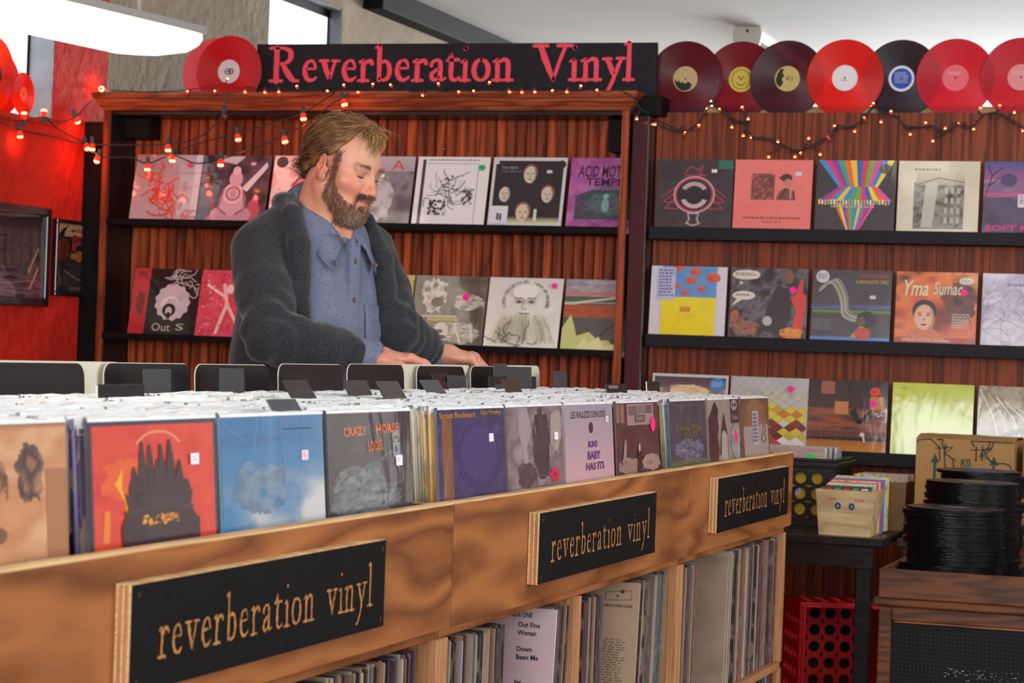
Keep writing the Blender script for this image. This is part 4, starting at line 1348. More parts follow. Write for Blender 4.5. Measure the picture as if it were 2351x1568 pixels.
panel_row([
 (1490, 1016, 'record cover with a blue round sticker peeping over the bin end', a_skyblue, '#c9d0d6', []),
 (1671, 1022, 'record cover of yellow and maroon diamonds behind the bin end', a_diamonds, '#b5b5b2', [(.78, .84, .042, PINK, 'dot')]),
 (1850, 1032, 'brown desert dusk record cover with an orange sticker', a_desert, '#4a3430', [(.82, .68, .045, PINK, 'dot')]),
 (2043, 1039, 'plain lime green record cover above the cardboard box', a_lime, '#b0bc28', [(.79, .78, .03, '#c8d080', 'tag')]),
 (2240, 1046, 'tan record cover with pale scratches, cut by the photo edge', a_tan, '#8a7a5c', []),
], LEDGES[2])

# ------------------------------------------------------------------ covers facing out of the bin
def b_tan(a):
    a.cloud(0, 0, 1, 1, ['#c98f62', '#b87a50', '#d3a07a', '#a5683f'], 3, 3, 24, contrast=1.3)
    a.cloud(.3, .36, .62, .84, ['#b9805a', '#7a4a34', '#5a3a34', '#b07a56'], 3, 6, 16, contrast=2)
    a.cloud(.66, .42, .85, .86, ['#b07a56', '#5a3e3a', '#3c2a2c', '#8a5c44'], 2.5, 8, 14, contrast=2)
    a.r(.86, .0, 1, .66, '#a56c4a')
    for x in (.4, .54):
        a.ring(x, .2, .03, .055, '#7a5236').ring(x, .2, .055, .062, '#5f3d2a').e(x, .2, .022, .022, '#6a442e')
    a.g(0, .97, 1, 1, '#b5805c', '#8f6248')
def b_red(a):
    a.r(0, 0, 1, 1, '#3a2f45')
    a.cloud(.025, 0, .975, .96, ['#c42a26', '#d6412c', '#c22c2c', '#e0602c'], 3, 5, 26, contrast=1.5)
    a.cloud(.04, .36, .55, .7, ['#d6412c', '#dd5a28', '#d6412c'], 3, 15, 12)
    a.ring(.52, .71, .185, .205, '#d8875a', 30, 150)
    a.p([(.18, .5), (.24, .62), (.23, .46), (.3, .26), (.3, .16), (.27, .14), (.25, .36)], '#e8a022')
    a.p([(.08, .05), (.1, .3), (.14, .3), (.13, .05)], '#dd7a2a')
    D = '#39232c'
    base = .28
    for x0, x1, top, xt in ((.28, .36, .52, .3), (.3, .38, .63, .32), (.35, .42, .83, .385), (.42, .48, .8, .445), (.48, .52, .68, .5), (.52, .58, .8, .53), (.57, .65, .835, .6), (.63, .7, .66, .68), (.68, .76, .5, .73)):
        a.p([(x0, base), (x1, base), ((x1 + xt) / 2 + .015, (base + top) / 2 + .06), (xt + .008, top), (xt - .008, top), ((x0 + xt) / 2 - .012, (base + top) / 2 + .06)], D)
    a.p([(.22, .16), (.27, .3), (.25, .42), (.32, .38), (.4, .42), (.66, .42), (.72, .36), (.78, .42), (.76, .28), (.82, .16)], D)
    a.r(.22, 0, .83, .18, '#35212b')
    a.spk(.38, .155, .66, .23, 38, .016, ['#c9761e', '#e0a02c'], 4)
    a.l([(.24, .27), (.5, .3), (.78, .27)], .02, '#4a3038')
def b_blue(a):
    def fn(x, y, t):
        return np.clip(.15 + .9 * np.clip(.72 - y, 0, 1) * t * 2.2 * (0.4 + x), 0, 1)
    a.cloud(0, 0, 1, 1, ['#2a6a9a', '#3576a5', '#6f8aa8', '#a5aab5', '#c2c0c0'], 3.2, 7, 30, fn=fn)
    a.cloud(0, .72, 1, 1, ['#245f90', '#2f70a0', '#2a6898'], 4, 3, 14)
    a.cloud(.1, .1, .6, .6, ['#3a6c96', '#5a7088', '#6f86a0', '#3a6c96'], 4, 11, 24)
    a.l([(.0, .97), (.3, .7), (.34, .98)], .004, '#6fa0c0')
def b_grey(a):
    a.cloud(0, 0, 1, 1, ['#37303a', '#453e46', '#332c35', '#54505a'], 4, 9, 24)
    a.cloud(.02, -.1, .92, .5, ['#37303a', '#6a7078', '#454048', '#7a828a', '#332c35'], 7, 4, 26, contrast=2)
    a.e(.78, .42, .17, .16, '#4a464e').ring(.76, .42, .15, .18, '#5f5c64', 20, 150)
    O = '#c9622c'
    a.t('CRAZY', .18, .76, .27, .09, O, .035, -.15, .05).t('HORSE', .56, .77, .29, .1, O, .035, -.1, .05)
    a.t('LOOSE', .46, .6, .18, .11, O, .03, -.1, .05)
    a.e(.8, .74, .05, .055, '#8f8d84').r(.76, .56, .85, .68, '#8f8d84').e(.805, .57, .045, .06, '#8f8d84').e(.8, .61, .025, .04, '#3f5585').e(.8, .73, .04, .02, '#5f5c58')
def b_violet(a):
    a.cloud(0, 0, 1, 1, ['#35305a', '#453f6c', '#2f2a50', '#585283'], 5, 7, 26)
    a.cloud(.05, .0, .2, .9, ['#6a4438', '#8a5a3c', '#4a3a50'], 4, 4, 12, rect=True)
    a.e(.6, .45, .33, .4, '#3a3466').e(.6, .5, .27, .32, '#433d70')
    a.spk(.2, .03, .95, .35, 50, .012, ['#5f5a8a', '#2a2548'], 3)
    a.t('Sunset Boulevard', .02, .9, .52, .07, '#c08430', .02).t('Kim Fowley', .63, .91, .32, .07, '#c08430', .02)
def b_mauve(a):
    a.cloud(0, 0, 1, 1, ['#7a686c', '#96828a', '#6a585e', '#a5949a'], 3, 9, 22)
    a.cloud(.44, .1, .76, 1, ['#3a3038', '#4d424a', '#2f262e'], 4, 3, 18)
    a.p([(.22, .98), (.36, .98), (.42, .7), (.34, .5), (.4, 0), (.32, 0), (.26, .5), (.2, .7)], '#a5929a')
    a.cloud(.76, .4, .97, .95, ['#9a8a88', '#b0a298', '#8a787a'], 3, 4, 12)
    a.cloud(.16, 0, .5, .34, ['#5f464e', '#4a3840', '#6a5258'], 4, 6, 12)
    for k in range(6):
        an = k * 1.05
        a.e(.82 + .05 * math.cos(an), .14 + .05 * math.sin(an), .045, .03, '#d8204f', an)
    a.e(.82, .14, .03, .03, '#a0183c')
def b_lines(a):
    a.g(0, 0, 1, 1, '#cfa2ae', '#a79aa8')
    a.g(0, .0, 1, .7, '#d3a5ae', '#b39caa')
    a.t('LES RALLIZES DENUDES', .13, .82, .72, .09, '#3d3a44', .02)
    a.l([(.81, .925), (.83, .945)], .012, '#3d3a44')
    a.e(.53, .69, .045, .075, '#3a2c46', n=28)
    P = '#5f2f80'
    a.t('BLIND', .46, .43, .2, .085, P, .03).t('BABY', .44, .27, .27, .11, P, .03).t('HAS ITS', .4, .13, .38, .1, '#5a2c60', .03)
def b_brown(a):
    a.cloud(0, 0, 1, 1, ['#55343a', '#46282f', '#5f3c40', '#3c222a'], 4, 4, 22)
    a.r(0, .72, .18, .98, '#8f6a60').l([(.08, .72), (.08, .98)], .02, '#5a3c38')
    a.r(.24, .68, .88, .98, '#a58a88').r(.27, .82, .48, .95, '#6f6064').r(.5, .84, .66, .96, '#7f7074').r(.68, .84, .84, .96, '#6a5a60').r(.42, .72, .66, .82, '#5f4c54')
    a.t('PIGFAT', .46, .74, .17, .06, '#b9a5a5')
    a.cloud(0, 0, .5, .24, ['#a5827c', '#8f6c68', '#b59690'], 3, 3, 10)
    a.cloud(.52, 0, 1, .26, ['#9a7a76', '#b0918a', '#7f625f'], 3, 5, 10)
    a.p([(.42, 0), (.46, .3), (.52, .42), (.55, .3), (.56, 0)], '#2f1d24').e(.5, .36, .025, .06, '#c9b0a8')
    a.p([(.1, .2), (.16, .5), (.2, .46), (.18, .2)], '#9a8a8c')
def b_bluedark(a):
    a.cloud(0, 0, 1, 1, ['#3a4452', '#4a4658', '#35384a', '#5f6878'], 5, 5, 24)
    a.cloud(.1, .05, .9, .42, ['#4a4f62', '#7a84a0', '#3c3f52', '#8f98ac'], 6, 9, 20, contrast=2)
    a.cloud(0, 0, 1, .1, ['#4f5a44', '#5f6a50', '#454c40'], 5, 3, 8)
    a.t('Singing Alabama', .1, .9, .7, .06, '#5f6a78', 0, .2)
    a.t('Santa Dog', .14, .53, .74, .1, '#8f7a34', .0, .1).scrib(.2, .44, .84, .56, 14, .012, '#7f6c30', 4, .04)
def b_poster(a):
    a.cloud(0, 0, 1, 1, ['#8f8478', '#a5998a', '#7f746a'], 3, 4, 12)
    a.p([(.02, 0), (.02, .7), (.12, .82), (.2, .95), (.3, .8), (.34, .55), (.3, .4), (.34, .2), (.3, 0)], '#43222f').p([(.14, .8), (.24, .98), (.34, .82), (.3, .72)], '#201a20')
    a.p([(.34, .1), (.42, .55), (.5, .78), (.56, .6), (.62, .35), (.62, .05)], '#3f2430').p([(.38, .0), (.42, .45), (.5, .5), (.6, .4), (.6, 0)], '#b5aca8')
    a.r(.72, .6, 1, 1, '#37313a').e(.84, .9, .1, .09, '#a59c94').e(.8, .9, .03, .03, '#2a2228').e(.88, .9, .03, .03, '#2a2228').t('Tribal', .74, .66, .2, .08, '#b5aca8')
    a.cloud(.7, 0, 1, .58, ['#b5aca8', '#8a8f98', '#c9c4c0'], 4, 3, 10)
def b_bear(a):
    a.cloud(0, 0, 1, 1, ['#6a4438', '#7f5848', '#54342e'], 4, 4, 18)
    a.p([(.1, 0), (.08, .5), (.22, .6), (.5, .66), (.82, .6), (.95, .5), (.96, 0)], '#b0a09c')
    a.e(.5, .74, .34, .24, '#96704c').e(.2, .66, .09, .16, '#8a6444').e(.8, .66, .09, .16, '#8a6444')
    a.p([(.2, .6), (.3, .5), (.36, .6), (.2, .68)], '#96704c').p([(.72, .62), (.78, .5), (.86, .6)], '#96704c')
    a.r(.38, .18, .6, .78, '#b9b4c4').lines(.41, .22, .57, .74, 8, '#5f5a78', 3)
    a.ring(.78, .3, .06, .09, '#8a7a5a').ring(.8, .45, .04, .06, '#8a7a5a')

COLS = [ # (n centre, set-forward, label, art, body colour, stickers, edge colours)
 (1.998, -1.214, 'tan record cover with two small rings, at the near left end of the bin', b_tan, '#b58a66', [], ['#b58a66', '#8a6a50']),
 (2.341, -1.204, 'red record cover with a dark spiked crown shape in the bin', b_red, '#3a2f45', [(.8, .66, .035, WHITE_ST, 'tag')], ['#3a2f45', '#7f6fae', '#b5a5c9', '#2a2230']),
 (2.664, -1.203, 'blue cloudy record cover in the bin, left of the grey one', b_blue, '#7a9ab0', [(.8, .62, .035, '#e8c8d8', 'tag')], ['#8aa5b5', '#5a7a90']),
 (2.990, -1.203, 'dark grey record cover with orange hand lettering in the bin', b_grey, '#4a444c', [(.83, .49, .04, WHITE_ST, 'tag')], ['#4a444c', '#8a8480']),
 (3.399, -1.196, 'violet record cover with ochre title along its top in the bin', b_violet, '#5a5480', [(.78, .66, .035, WHITE_ST, 'tag')], ['#5a5a90', '#d0a050', '#e0c890', '#b8a070', '#e0d8c8', '#6a4a9a']),
 (3.727, -1.198, 'mauve record cover with a pink flower in the bin', b_mauve, '#8a767a', [(.86, .62, .035, WHITE_ST, 'tag')], ['#d0b8a8', '#b02a44', '#c84a60', '#d8ccc0']),
 (4.056, -1.200, 'pale pink record cover with purple capital lettering in the bin', b_lines, '#c9bcc4', [(.87, .79, .03, '#e0c8d8', 'tag')], ['#c9bcc4', '#55505a']),
 (4.392, -1.199, 'brown record cover with a pink oval sticker, before the seam of the bin', b_brown, '#6a4a4e', [(.84, .68, .05, '#f02a7a', 'oval')], ['#6a4a4e', '#c9b8a8']),
 (4.790, -1.196, 'dark blue record cover with tangled ochre writing in the bin', b_bluedark, '#4a5262', [], ['#8ab0c0', '#e0d8c8', '#d0a060', '#4a6a80', '#e8e0d0']),
 (5.130, -1.199, 'white and dark red poster-like record cover in the bin', b_poster, '#8f8478', [(.86, .38, .045, '#f02a7a', 'oval')], ['#8f8478', '#3a3038']),
 (5.462, -1.199, 'brown record cover with a bear-like figure, last in the bin', b_bear, '#7f5848', [], ['#a56a44', '#d8b890', '#7f5848', '#c9b8a8']),
]
LEAN_F = -math.radians(4.5)
Z0B = 0.742

def flap_mesh(seed):
    """top of a clear bag: a wavy strip standing up from the sleeve and folding over"""
    rn = random.Random(seed)
    n = 10
    vs_, fs_ = [], []
    ph, am = rn.random() * 6, rn.uniform(.0003, .001)
    for i in range(n + 1):
        x = -SW / 2 + SW * i / n
        wob = am * math.sin(ph + i * rn.uniform(.6, 1.3)) + rn.uniform(-.0006, .0006)
        hz = SW + rn.uniform(.003, .006)
        vs_ += [(x, wob - .0028, SW - .008), (x, wob - .0022, hz), (x, wob + .0022 + rn.uniform(-.0006, .0016), hz - rn.uniform(-.001, .002)), (x, wob + .0034, SW - .008)]
    for i in range(n):
        for k in range(3):
            fs_.append((i * 4 + k, (i + 1) * 4 + k, (i + 1) * 4 + k + 1, i * 4 + k + 1))
    # the card inside
    o = len(vs_)
    b = MB().box((-SW / 2 + .002, -.0016, .17), (SW / 2 - .002, .0016, SW - .001))
    vs_ += [tuple(v) for v in b.v]
    fs_ += [tuple(i + o for i in f) for f in b.f]
    me = mesh_data('bagged_record', vs_, fs_, [M_BAG, M_CARD], [0] * (3 * n) + [1] * 6, True)
    return me
FLAPS = [flap_mesh(s) for s in range(9)]
def bag_top(seed):
    """open top of the clear bag round a facing cover"""
    rn = random.Random(seed)
    n = 14
    vs_, fs_ = [], []
    for i in range(n + 1):
        x = -SW / 2 - .001 + (SW + .002) * i / n
        wob = rn.uniform(-.0008, .0008)
        top = SW + .004 + rn.uniform(-.001, .002)
        vs_ += [(x, -.0032, SW - .0005), (x, -.0034 + wob * .4, SW + .002), (x, -.001 + wob, top), (x, .003 + wob, top - .001), (x, .0048, SW - .004)]
    for i in range(n):
        for k in range(4):
            fs_.append((i * 5 + k, (i + 1) * 5 + k, (i + 1) * 5 + k + 1, i * 5 + k + 1))
    return mesh_data('bag_top', vs_, fs_, [M_BAG], None, True)

rnd = random.Random(21)
STUFF_V, STUFF_F, STUFF_M = [], [], []
for ci, (nc, uf, label, fn, body, st, edges) in enumerate(COLS):
    # the cover that faces out
    o = record(label, (uf, nc, Z0B), (0, 0, 0), fn, body, stickers=st, w=0.312, h=SW, hid=.55)
    o.matrix_basis = Matrix.LocRotScale(Vector((uf, nc, Z0B)), Euler((LEAN_F, 0, 0)).to_matrix().to_4x4().to_3x3().to_quaternion(), o.scale)
    R = Matrix.Rotation(math.pi / 2, 4, 'Z') @ Matrix.Rotation(LEAN_F, 4, 'X')
    o.matrix_basis = Matrix.Translation((uf, nc, Z0B)) @ R @ Matrix.Diagonal((*o.scale, 1))
    fl = link('bag_top', bag_top(ci), o)
    fl.scale = (1, 1 / 0.0045, 1)
    fl.color = c4(body)
    # records packed behind it
    short = label.split(' record cover')[0]
    dist = 0.0055
    k = 0
    ncards = 5
    while True:
        step = rnd.uniform(.0042, .0054)
        dist += step
        u = uf - dist
        if u < -1.93:
            break
        if -1.79 < u < -1.752:      # the tall title cards stand here
            continue
        dz = rnd.gauss(-0.002, 0.0018) - (0.004 if rnd.random() < .08 else 0)
        if u < -1.8:
            dz -= 0.012
        dn = rnd.uniform(-.005, .005)
        lean = LEAN_F * (1 + rnd.uniform(-.25, .15))
        M = Matrix.Translation((u, nc + dn, Z0B + dz)) @ Matrix.Rotation(math.pi / 2 + rnd.uniform(-.012, .012), 4, 'Z') @ Matrix.Rotation(lean, 4, 'X')
        col = edges[k % len(edges)] if k < len(edges) + 2 else rnd.choice(['#b9ae9d', '#8a7a6a', '#c9c4ba', '#4a4448', '#6a5a60', '#a59a90', '#3a3638', '#7a6a5a'])
        me = FLAPS[rnd.randrange(9)]
        if k < ncards:
            q = link('record_sleeve', me)
            q.matrix_basis = M
            q.color = c4(col)
            tag(q, 'plastic-bagged record packed in the bin behind the %s cover' % short, 'record', 'bagged records behind the %s cover' % short)
        else:
            off = len(STUFF_V)
            STUFF_V += [M @ v.co for v in me.vertices]
            for p_ in me.polygons:
                STUFF_F.append(tuple(i + off for i in p_.vertices))
                STUFF_M.append(p_.material_index)
        k += 1
so = link('record_sleeves', mesh_data('record_sleeves', STUFF_V, STUFF_F, [M_BAG, M_PAPER], STUFF_M, True))
so['kind'] = 'stuff'
tag(so, 'tightly packed plastic-bagged records filling the back of the bin', 'records')

# ------------------------------------------------------------------ title cards and index tabs standing up from the packed records
def rounded_card(w, h, r, t, mats, top_light=True):
    pts = [(-w / 2, 0), (w / 2, 0)]
    for cx, a0 in ((w / 2 - r, 0), (-w / 2 + r, 90)):
        for k in range(7):
            an = math.radians(a0 + 15 * k)
            pts.append((cx + r * math.cos(an), h - r + r * math.sin(an)))
    return MB().prism(pts, -t / 2, t / 2)
def title_card(n0, n1, ztop, u, label, m, edge=None, lean=-0.06, text=None):
    w = n1 - n0
    zb = 0.80
    h = ztop - zb
    r = empty('title_card', (u, (n0 + n1) / 2, zb), (0, 0, math.pi / 2))
    tag(r, label, 'divider card')
    o = rounded_card(w, h, 0.022, 0.0016, [m]).obj('card_face', [m], r, (0, -0.0008, 0), (lean, 0, 0))
    if edge:
        rounded_card(w + 0.003, h + 0.0012, 0.0235, 0.0016, [edge]).obj('card_back', [edge], r, (0, 0.001, 0), (lean, 0, 0))
    if text:
        a = Art(w, h)
        a.t(text, .8, .91, .16, .035, '#5a564c')
        a.obj('lettering', M_PRINTM, r, (0, -0.0022, 0), (lean, 0, 0))
    return r
cards = [(0, 215, 832, 'black rounded divider card, nearest and cut by the photo edge'), (262, 457, 834, 'black rounded divider card, second from the near end'), (470, 637, 837, 'black rounded divider card in front of the man\'s right elbow'),
         (660, 805, 836, 'black rounded divider card left of the man\'s right wrist'), (817, 944, 836, 'black rounded divider card in front of the man\'s right hand'), (975, 1082, 840, 'black rounded divider card in front of the man\'s left hand'),
         (1098, 1190, 841, 'black rounded divider card, farthest, beside the crooked tabs')]
for a_, b_, t_, lb in cards:
    p, q = at(a_, t_, 'x', -1.768), at(b_, t_ + 2, 'x', -1.768)
    title_card(p.y, q.y, (p.z + q.z) / 2, -1.768, lb, M_BLACKCARD, M_CREAM)
for a_, b_, t_, lb, tx in ((0, 300, 828, 'cream divider card behind the two nearest black cards', None), (938, 1096, 836, 'cream divider card with small letters by the man\'s hands', 'LORE'), (1165, 1253, 838, 'cream rounded divider card at the far end of the row', None)):
    p, q = at(a_, t_, 'x', -1.781), at(b_, t_ + 2, 'x', -1.781)
    title_card(p.y, q.y, (p.z + q.z) / 2, -1.781, lb, M_CREAM, None, text=tx)
TABS = [ # photo corners: left, right, top, bottom, material, skew of the top to the left in px, label
 (222, 331, 882, 906, 'b', 0, 'black tab with a pale end standing among the nearest records'),
 (330, 392, 848, 872, 'g', 0, 'small dark tab before the second black divider card'),
 (505, 560, 846, 873, 'g', 0, 'small dark tab before the third black divider card'),
 (656, 704, 858, 876, 'b', 0, 'small black tab behind the largest leaning black tab'),
 (668, 724, 874, 910, 'b', 16, 'largest black tab leaning back among the records'),
 (625, 690, 917, 940, 'g', 16, 'grey tab leaning low over the front records'),
 (800, 853, 874, 903, 'b', 12, 'black tab leaning left of the torn tab'),
 (880, 930, 876, 909, 'b', 15, 'black tab with a torn plastic corner'),
 (980, 1022, 873, 899, 'g', 18, 'charcoal tab leaning in front of the maroon tab'),
 (998, 1034, 857, 886, 'm', 8, 'maroon-black tab standing behind the charcoal tab'),
 (1028, 1070, 862, 874, 'g', 0, 'small grey strip tab beside the maroon tab'),
 (1162, 1197, 871, 896, 'm', 14, 'brown-black tab leaning alone near the far records'),
 (1135, 1165, 835, 874, 'g', 2, 'tall charcoal tab in the cluster at the far cards'),
 (1163, 1220, 842, 862, 'g', 0, 'wide crooked dark tab beside the tall charcoal tab'),
 (1122, 1230, 864, 871, 'b', 0, 'long low black strip below the crooked tabs'),
 (1272, 1301, 852, 874, 'g', 0, 'lone dark grey tab beyond the cream card'),
 (1393, 1439, 881, 897, 'b', 4, 'black tab with faint letters near the pale pink cover'),
 (1484, 1514, 875, 888, 'b', 0, 'farthest small black tab with a pale end'),
]
TM = {'b': M_BLACKCARD, 'g': M_GREYCARD, 'm': M_MAROONCARD}
for (xl, xr, yt, yb, mk, skew, lb) in TABS:
    p = at((xl + xr) / 2, yb, 'z', 1.064)
    if p.x < -1.742:
        p = at((xl + xr) / 2, yb, 'x', -1.744 + .004 * (len(COL.objects) % 4))
    if p.y > 5.66:
        p = at((xl + xr) / 2, yb, 'y', 5.66)
    if p.x > -1.24:
        p = at((xl + xr) / 2, yb, 'x', -1.24)
    a = at(xl, yb, 'x', p.x)
    b = at(xr, yb, 'x', p.x)
    tp = at((xl + xr) / 2, yt, 'x', p.x)
    w, h = b.y - a.y, tp.z - p.z
    lean = -0.06 if skew == 0 else -math.atan2(skew * 1.25, 30)
    hh = h / math.cos(lean) if skew else h
    r = empty('index_tab', (p.x, (a.y + b.y) / 2, p.z), (0, 0, math.pi / 2))
    tag(r, lb, 'index tab')
    bevel(MB().box((-w / 2, -0.0008, -0.03), (w / 2, 0.0008, hh)).obj('card', [TM[mk]], r, (0, 0, 0), (lean, 0, 0)), 0.0004, 1)
    MB().box((-w / 2, -0.0007, .743 - p.z), (w / 2, 0.0007, -0.028)).obj('card_foot', [TM[mk]], r)
    MB().box((-w / 2 - 0.0006, -0.0012, -0.03), (-w / 2 + 0.0016, 0.0012, hh - 0.001)).obj('edge_fold', [M_PAPER if 'pale end' in lb else TM[mk]], r, (0, 0, 0), (lean, 0, 0))
    if 'faint letters' in lb:
        a = Art(w, hh)
        a.lines(.1, .3, .55, .75, 1, '#8a8a90', 3, .9, 1)
        a.obj('faint_letters', M_PRINTM, r, (0, -0.0011, 0), (lean, 0, 0))
    if 'torn' in lb or 'largest' in lb:
        MB().add([(-w * .3, -0.002, hh * .2), (w * .5, -0.004, hh * .1), (w * .45, -0.003, hh * .3), (0, -0.0022, hh * .4), (-w * .2, -0.002, hh * .3)], [(0, 1, 2, 3, 4)]).obj('plastic_scrap', [M_PICGLASS], r, (0, 0, 0), (lean, 0, 0))

# ------------------------------------------------------------------ records shelved upright below, spines outwards
SPC = ['#9a8068', '#8a6a54', '#b5a088', '#6a4a3c', '#3a2a28', '#2a2430', '#3f3a5a', '#8a5a44', '#b5a590', '#a5846a', '#5a3a44', '#7a6a74', '#1f1c22', '#a57a5c', '#8f8090', '#b5a5b5', '#6f4a50', '#d5b59a', '#4a3028', '#c29a7a', '#8a3a34', '#c5b5a5', '#5f5a78', '#b0705a', '#2a2430', '#3a2a28', '#4a3a3c']
def tone_name(h):
    r, g, b = (int(h[i:i + 2], 16) for i in (1, 3, 5))
    l, sp = (r + g + b) / 3, max(r, g, b) - min(r, g, b)
    if l < 62:
        return 'near-black'
    if b > r + 6:
        return 'blue' if l < 150 else 'pale blue'
    if r > 120 and sp > 75:
        return 'rust-red'
    if l > 165:
        return 'cream'
    if sp < 26:
        return 'mauve-grey'
    return 'tan' if l > 115 else 'dark brown'
rnd = random.Random(33)
SH_V, SH_F, SH_C = [], [], []
def spine_rows(intervals, zfloor, tall=0.312, as_stuff=False):
    for n0, n1, lean, lab, cols in intervals:
        n = n0
        while n < n1 - 0.003:
            t = rnd.uniform(.0044, .0070)
            t = min(t, n1 - n)
            c = rnd.choice(cols)
            h = tall + rnd.uniform(-.004, .003)
            u = -1.196 - rnd.random() * 0.012 - SW / 2
            M = Matrix.Translation((u, n + t / 2, zfloor)) @ Matrix.Rotation(-lean + rnd.uniform(-.008, .008), 4, 'X') @ Matrix.Diagonal((1, t * .93, h / SW, 1))
            n += t
            if as_stuff:
                off = len(SH_V)
                SH_V.extend(M @ v.co for v in ME_CARD.vertices)
                for p_ in ME_CARD.polygons:
                    SH_F.append(tuple(i + off for i in p_.vertices))
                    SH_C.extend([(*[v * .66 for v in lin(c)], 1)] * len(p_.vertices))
                continue
            q = link('shelved_record', ME_CARD)
            q.matrix_basis = M
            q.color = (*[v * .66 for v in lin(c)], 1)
            cn = tone_name(c)
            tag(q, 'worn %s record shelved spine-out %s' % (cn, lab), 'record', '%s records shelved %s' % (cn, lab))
ZS = 0.386
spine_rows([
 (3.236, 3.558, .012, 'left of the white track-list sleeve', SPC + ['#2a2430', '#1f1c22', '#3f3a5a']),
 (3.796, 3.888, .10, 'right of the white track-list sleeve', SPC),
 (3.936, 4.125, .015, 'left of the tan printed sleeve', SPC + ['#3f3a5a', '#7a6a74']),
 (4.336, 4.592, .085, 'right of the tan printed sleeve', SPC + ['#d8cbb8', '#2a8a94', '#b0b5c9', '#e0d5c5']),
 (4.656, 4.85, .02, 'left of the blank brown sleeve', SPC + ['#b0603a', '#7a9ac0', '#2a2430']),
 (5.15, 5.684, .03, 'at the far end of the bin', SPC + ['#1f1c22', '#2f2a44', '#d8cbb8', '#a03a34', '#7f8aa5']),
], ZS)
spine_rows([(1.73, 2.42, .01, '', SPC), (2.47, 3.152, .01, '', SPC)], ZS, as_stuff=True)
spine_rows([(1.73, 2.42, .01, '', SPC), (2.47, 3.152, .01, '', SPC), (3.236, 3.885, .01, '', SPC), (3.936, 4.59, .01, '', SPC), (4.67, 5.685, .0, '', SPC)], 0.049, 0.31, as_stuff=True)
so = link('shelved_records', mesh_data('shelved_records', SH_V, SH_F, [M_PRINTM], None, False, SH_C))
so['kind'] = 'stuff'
tag(so, 'worn records shelved spine-out under the nearest unit and along the bottom shelf', 'records')

def tilted_cover(n_edge, lean, fn, body, label, u_out=-1.186):
    o = record(label, (0, 0, 0), (0, 0, 0), fn, body, matp=M_PRINTM, t=0.005)
    o.matrix_basis = Matrix.Translation((u_out - SW / 2, n_edge, ZS)) @ Matrix.Rotation(-lean, 4, 'X') @ Matrix.Diagonal((1, .005, 1, 1))
    return o
def t_white(a):
    a.cloud(0, 0, 1, 1, ['#c9aeb5', '#c2a6ae', '#cfb5ba'], 3, 3, 8)
    k = '#2a2430'
    for s_, y in (('SIDE ONE', .945), ('Out Fine', .89), ('Woman', .845), ('Down', .755), ('Been Me', .71), ('by', .57)):
        a.t(s_, .78 if s_ != 'SIDE ONE' else .74, y, {'SIDE ONE': .12, 'Out Fine': .13, 'Woman': .11, 'Down': .09, 'Been Me': .13, 'by': .04}[s_], .029, k, .025)
def t_tan(a):
    a.cloud(0, 0, 1, 1, ['#b59a80', '#a88a70', '#bfa58c'], 3, 5, 10)
    a.l([(.78, .93), (.95, .95), (.95, .89), (.78, .88), (.78, .93)], .004, '#5a463a').e(.89, .94, .014, .012, '#4a3428').e(.86, .91, .011, .01, '#7a6050')
    a.t('THE FLOWERS GONE', .77, .84, .19, .018, '#3a2c26', .02)
    a.lines(.76, .1, .93, .64, 34, '#6f5a4a', 4, .4)
def t_brown(a):
    a.cloud(0, 0, 1, 1, ['#8f7a68', '#9a8472', '#857060'], 6, 4, 16)
    a.l([(.965, 0), (.965, .98), (.4, .98)], .006, '#b5a590').l([(.985, 0), (.985, .995), (.4, .995)], .004, '#c9bba5')
tilted_cover(3.765, .09, t_white, '#d5c5c9', 'white track-list sleeve leaning out of the lower shelf')
tilted_cover(4.312, .085, t_tan, '#bda48c', 'tan printed sleeve leaning out of the lower shelf')
tilted_cover(5.132, .05, t_brown, '#b5a590', 'blank brown sleeve leaning out of the lower shelf')

# ------------------------------------------------------------------ coloured vinyl discs
def vinyl_mat(name, col, clear=0.35, emit=0):
    m = bpy.data.materials.new(name)
    m.use_nodes = True
    nt = m.node_tree
    b = nt.nodes['Principled BSDF']
    out = nt.nodes['Material Output']
    b.inputs['Base Color'].default_value = c4(col)
    b.inputs['Roughness'].default_value = 0.3
    b.inputs['Specular IOR Level'].default_value = 0.35
    tc = N(nt, 'ShaderNodeTexCoord')
    w = N(nt, 'ShaderNodeTexWave', wave_type='RINGS', rings_direction='Y')
    w.inputs['Scale'].default_value = 90
    nt.links.new(tc.outputs['Object'], w.inputs['Vector'])
    bp = N(nt, 'ShaderNodeBump')
    bp.inputs['Strength'].default_value = 0.25
    bp.inputs['Distance'].default_value = 0.002
    nt.links.new(w.outputs['Fac'], bp.inputs['Height'])
    nt.links.new(bp.outputs[0], b.inputs['Normal'])
    if clear:
        t = N(nt, 'ShaderNodeBsdfTransparent')
        c = lin(col)
        mxv = max(c)
        t.inputs[0].default_value = (*[min(1, (v / mxv) ** 0.8) for v in c], 1)
        tl = N(nt, 'ShaderNodeBsdfTranslucent')
        tl.inputs[0].default_value = c4(col)
        m1 = N(nt, 'ShaderNodeMixShader')
        m1.inputs[0].default_value = 0.5
        nt.links.new(t.outputs[0], m1.inputs[1])
        nt.links.new(tl.outputs[0], m1.inputs[2])
        m2 = N(nt, 'ShaderNodeMixShader')
        m2.inputs[0].default_value = clear
        nt.links.new(b.outputs[0], m2.inputs[1])
        nt.links.new(m1.outputs[0], m2.inputs[2])
        nt.links.new(m2.outputs[0], out.inputs[0])
    return m
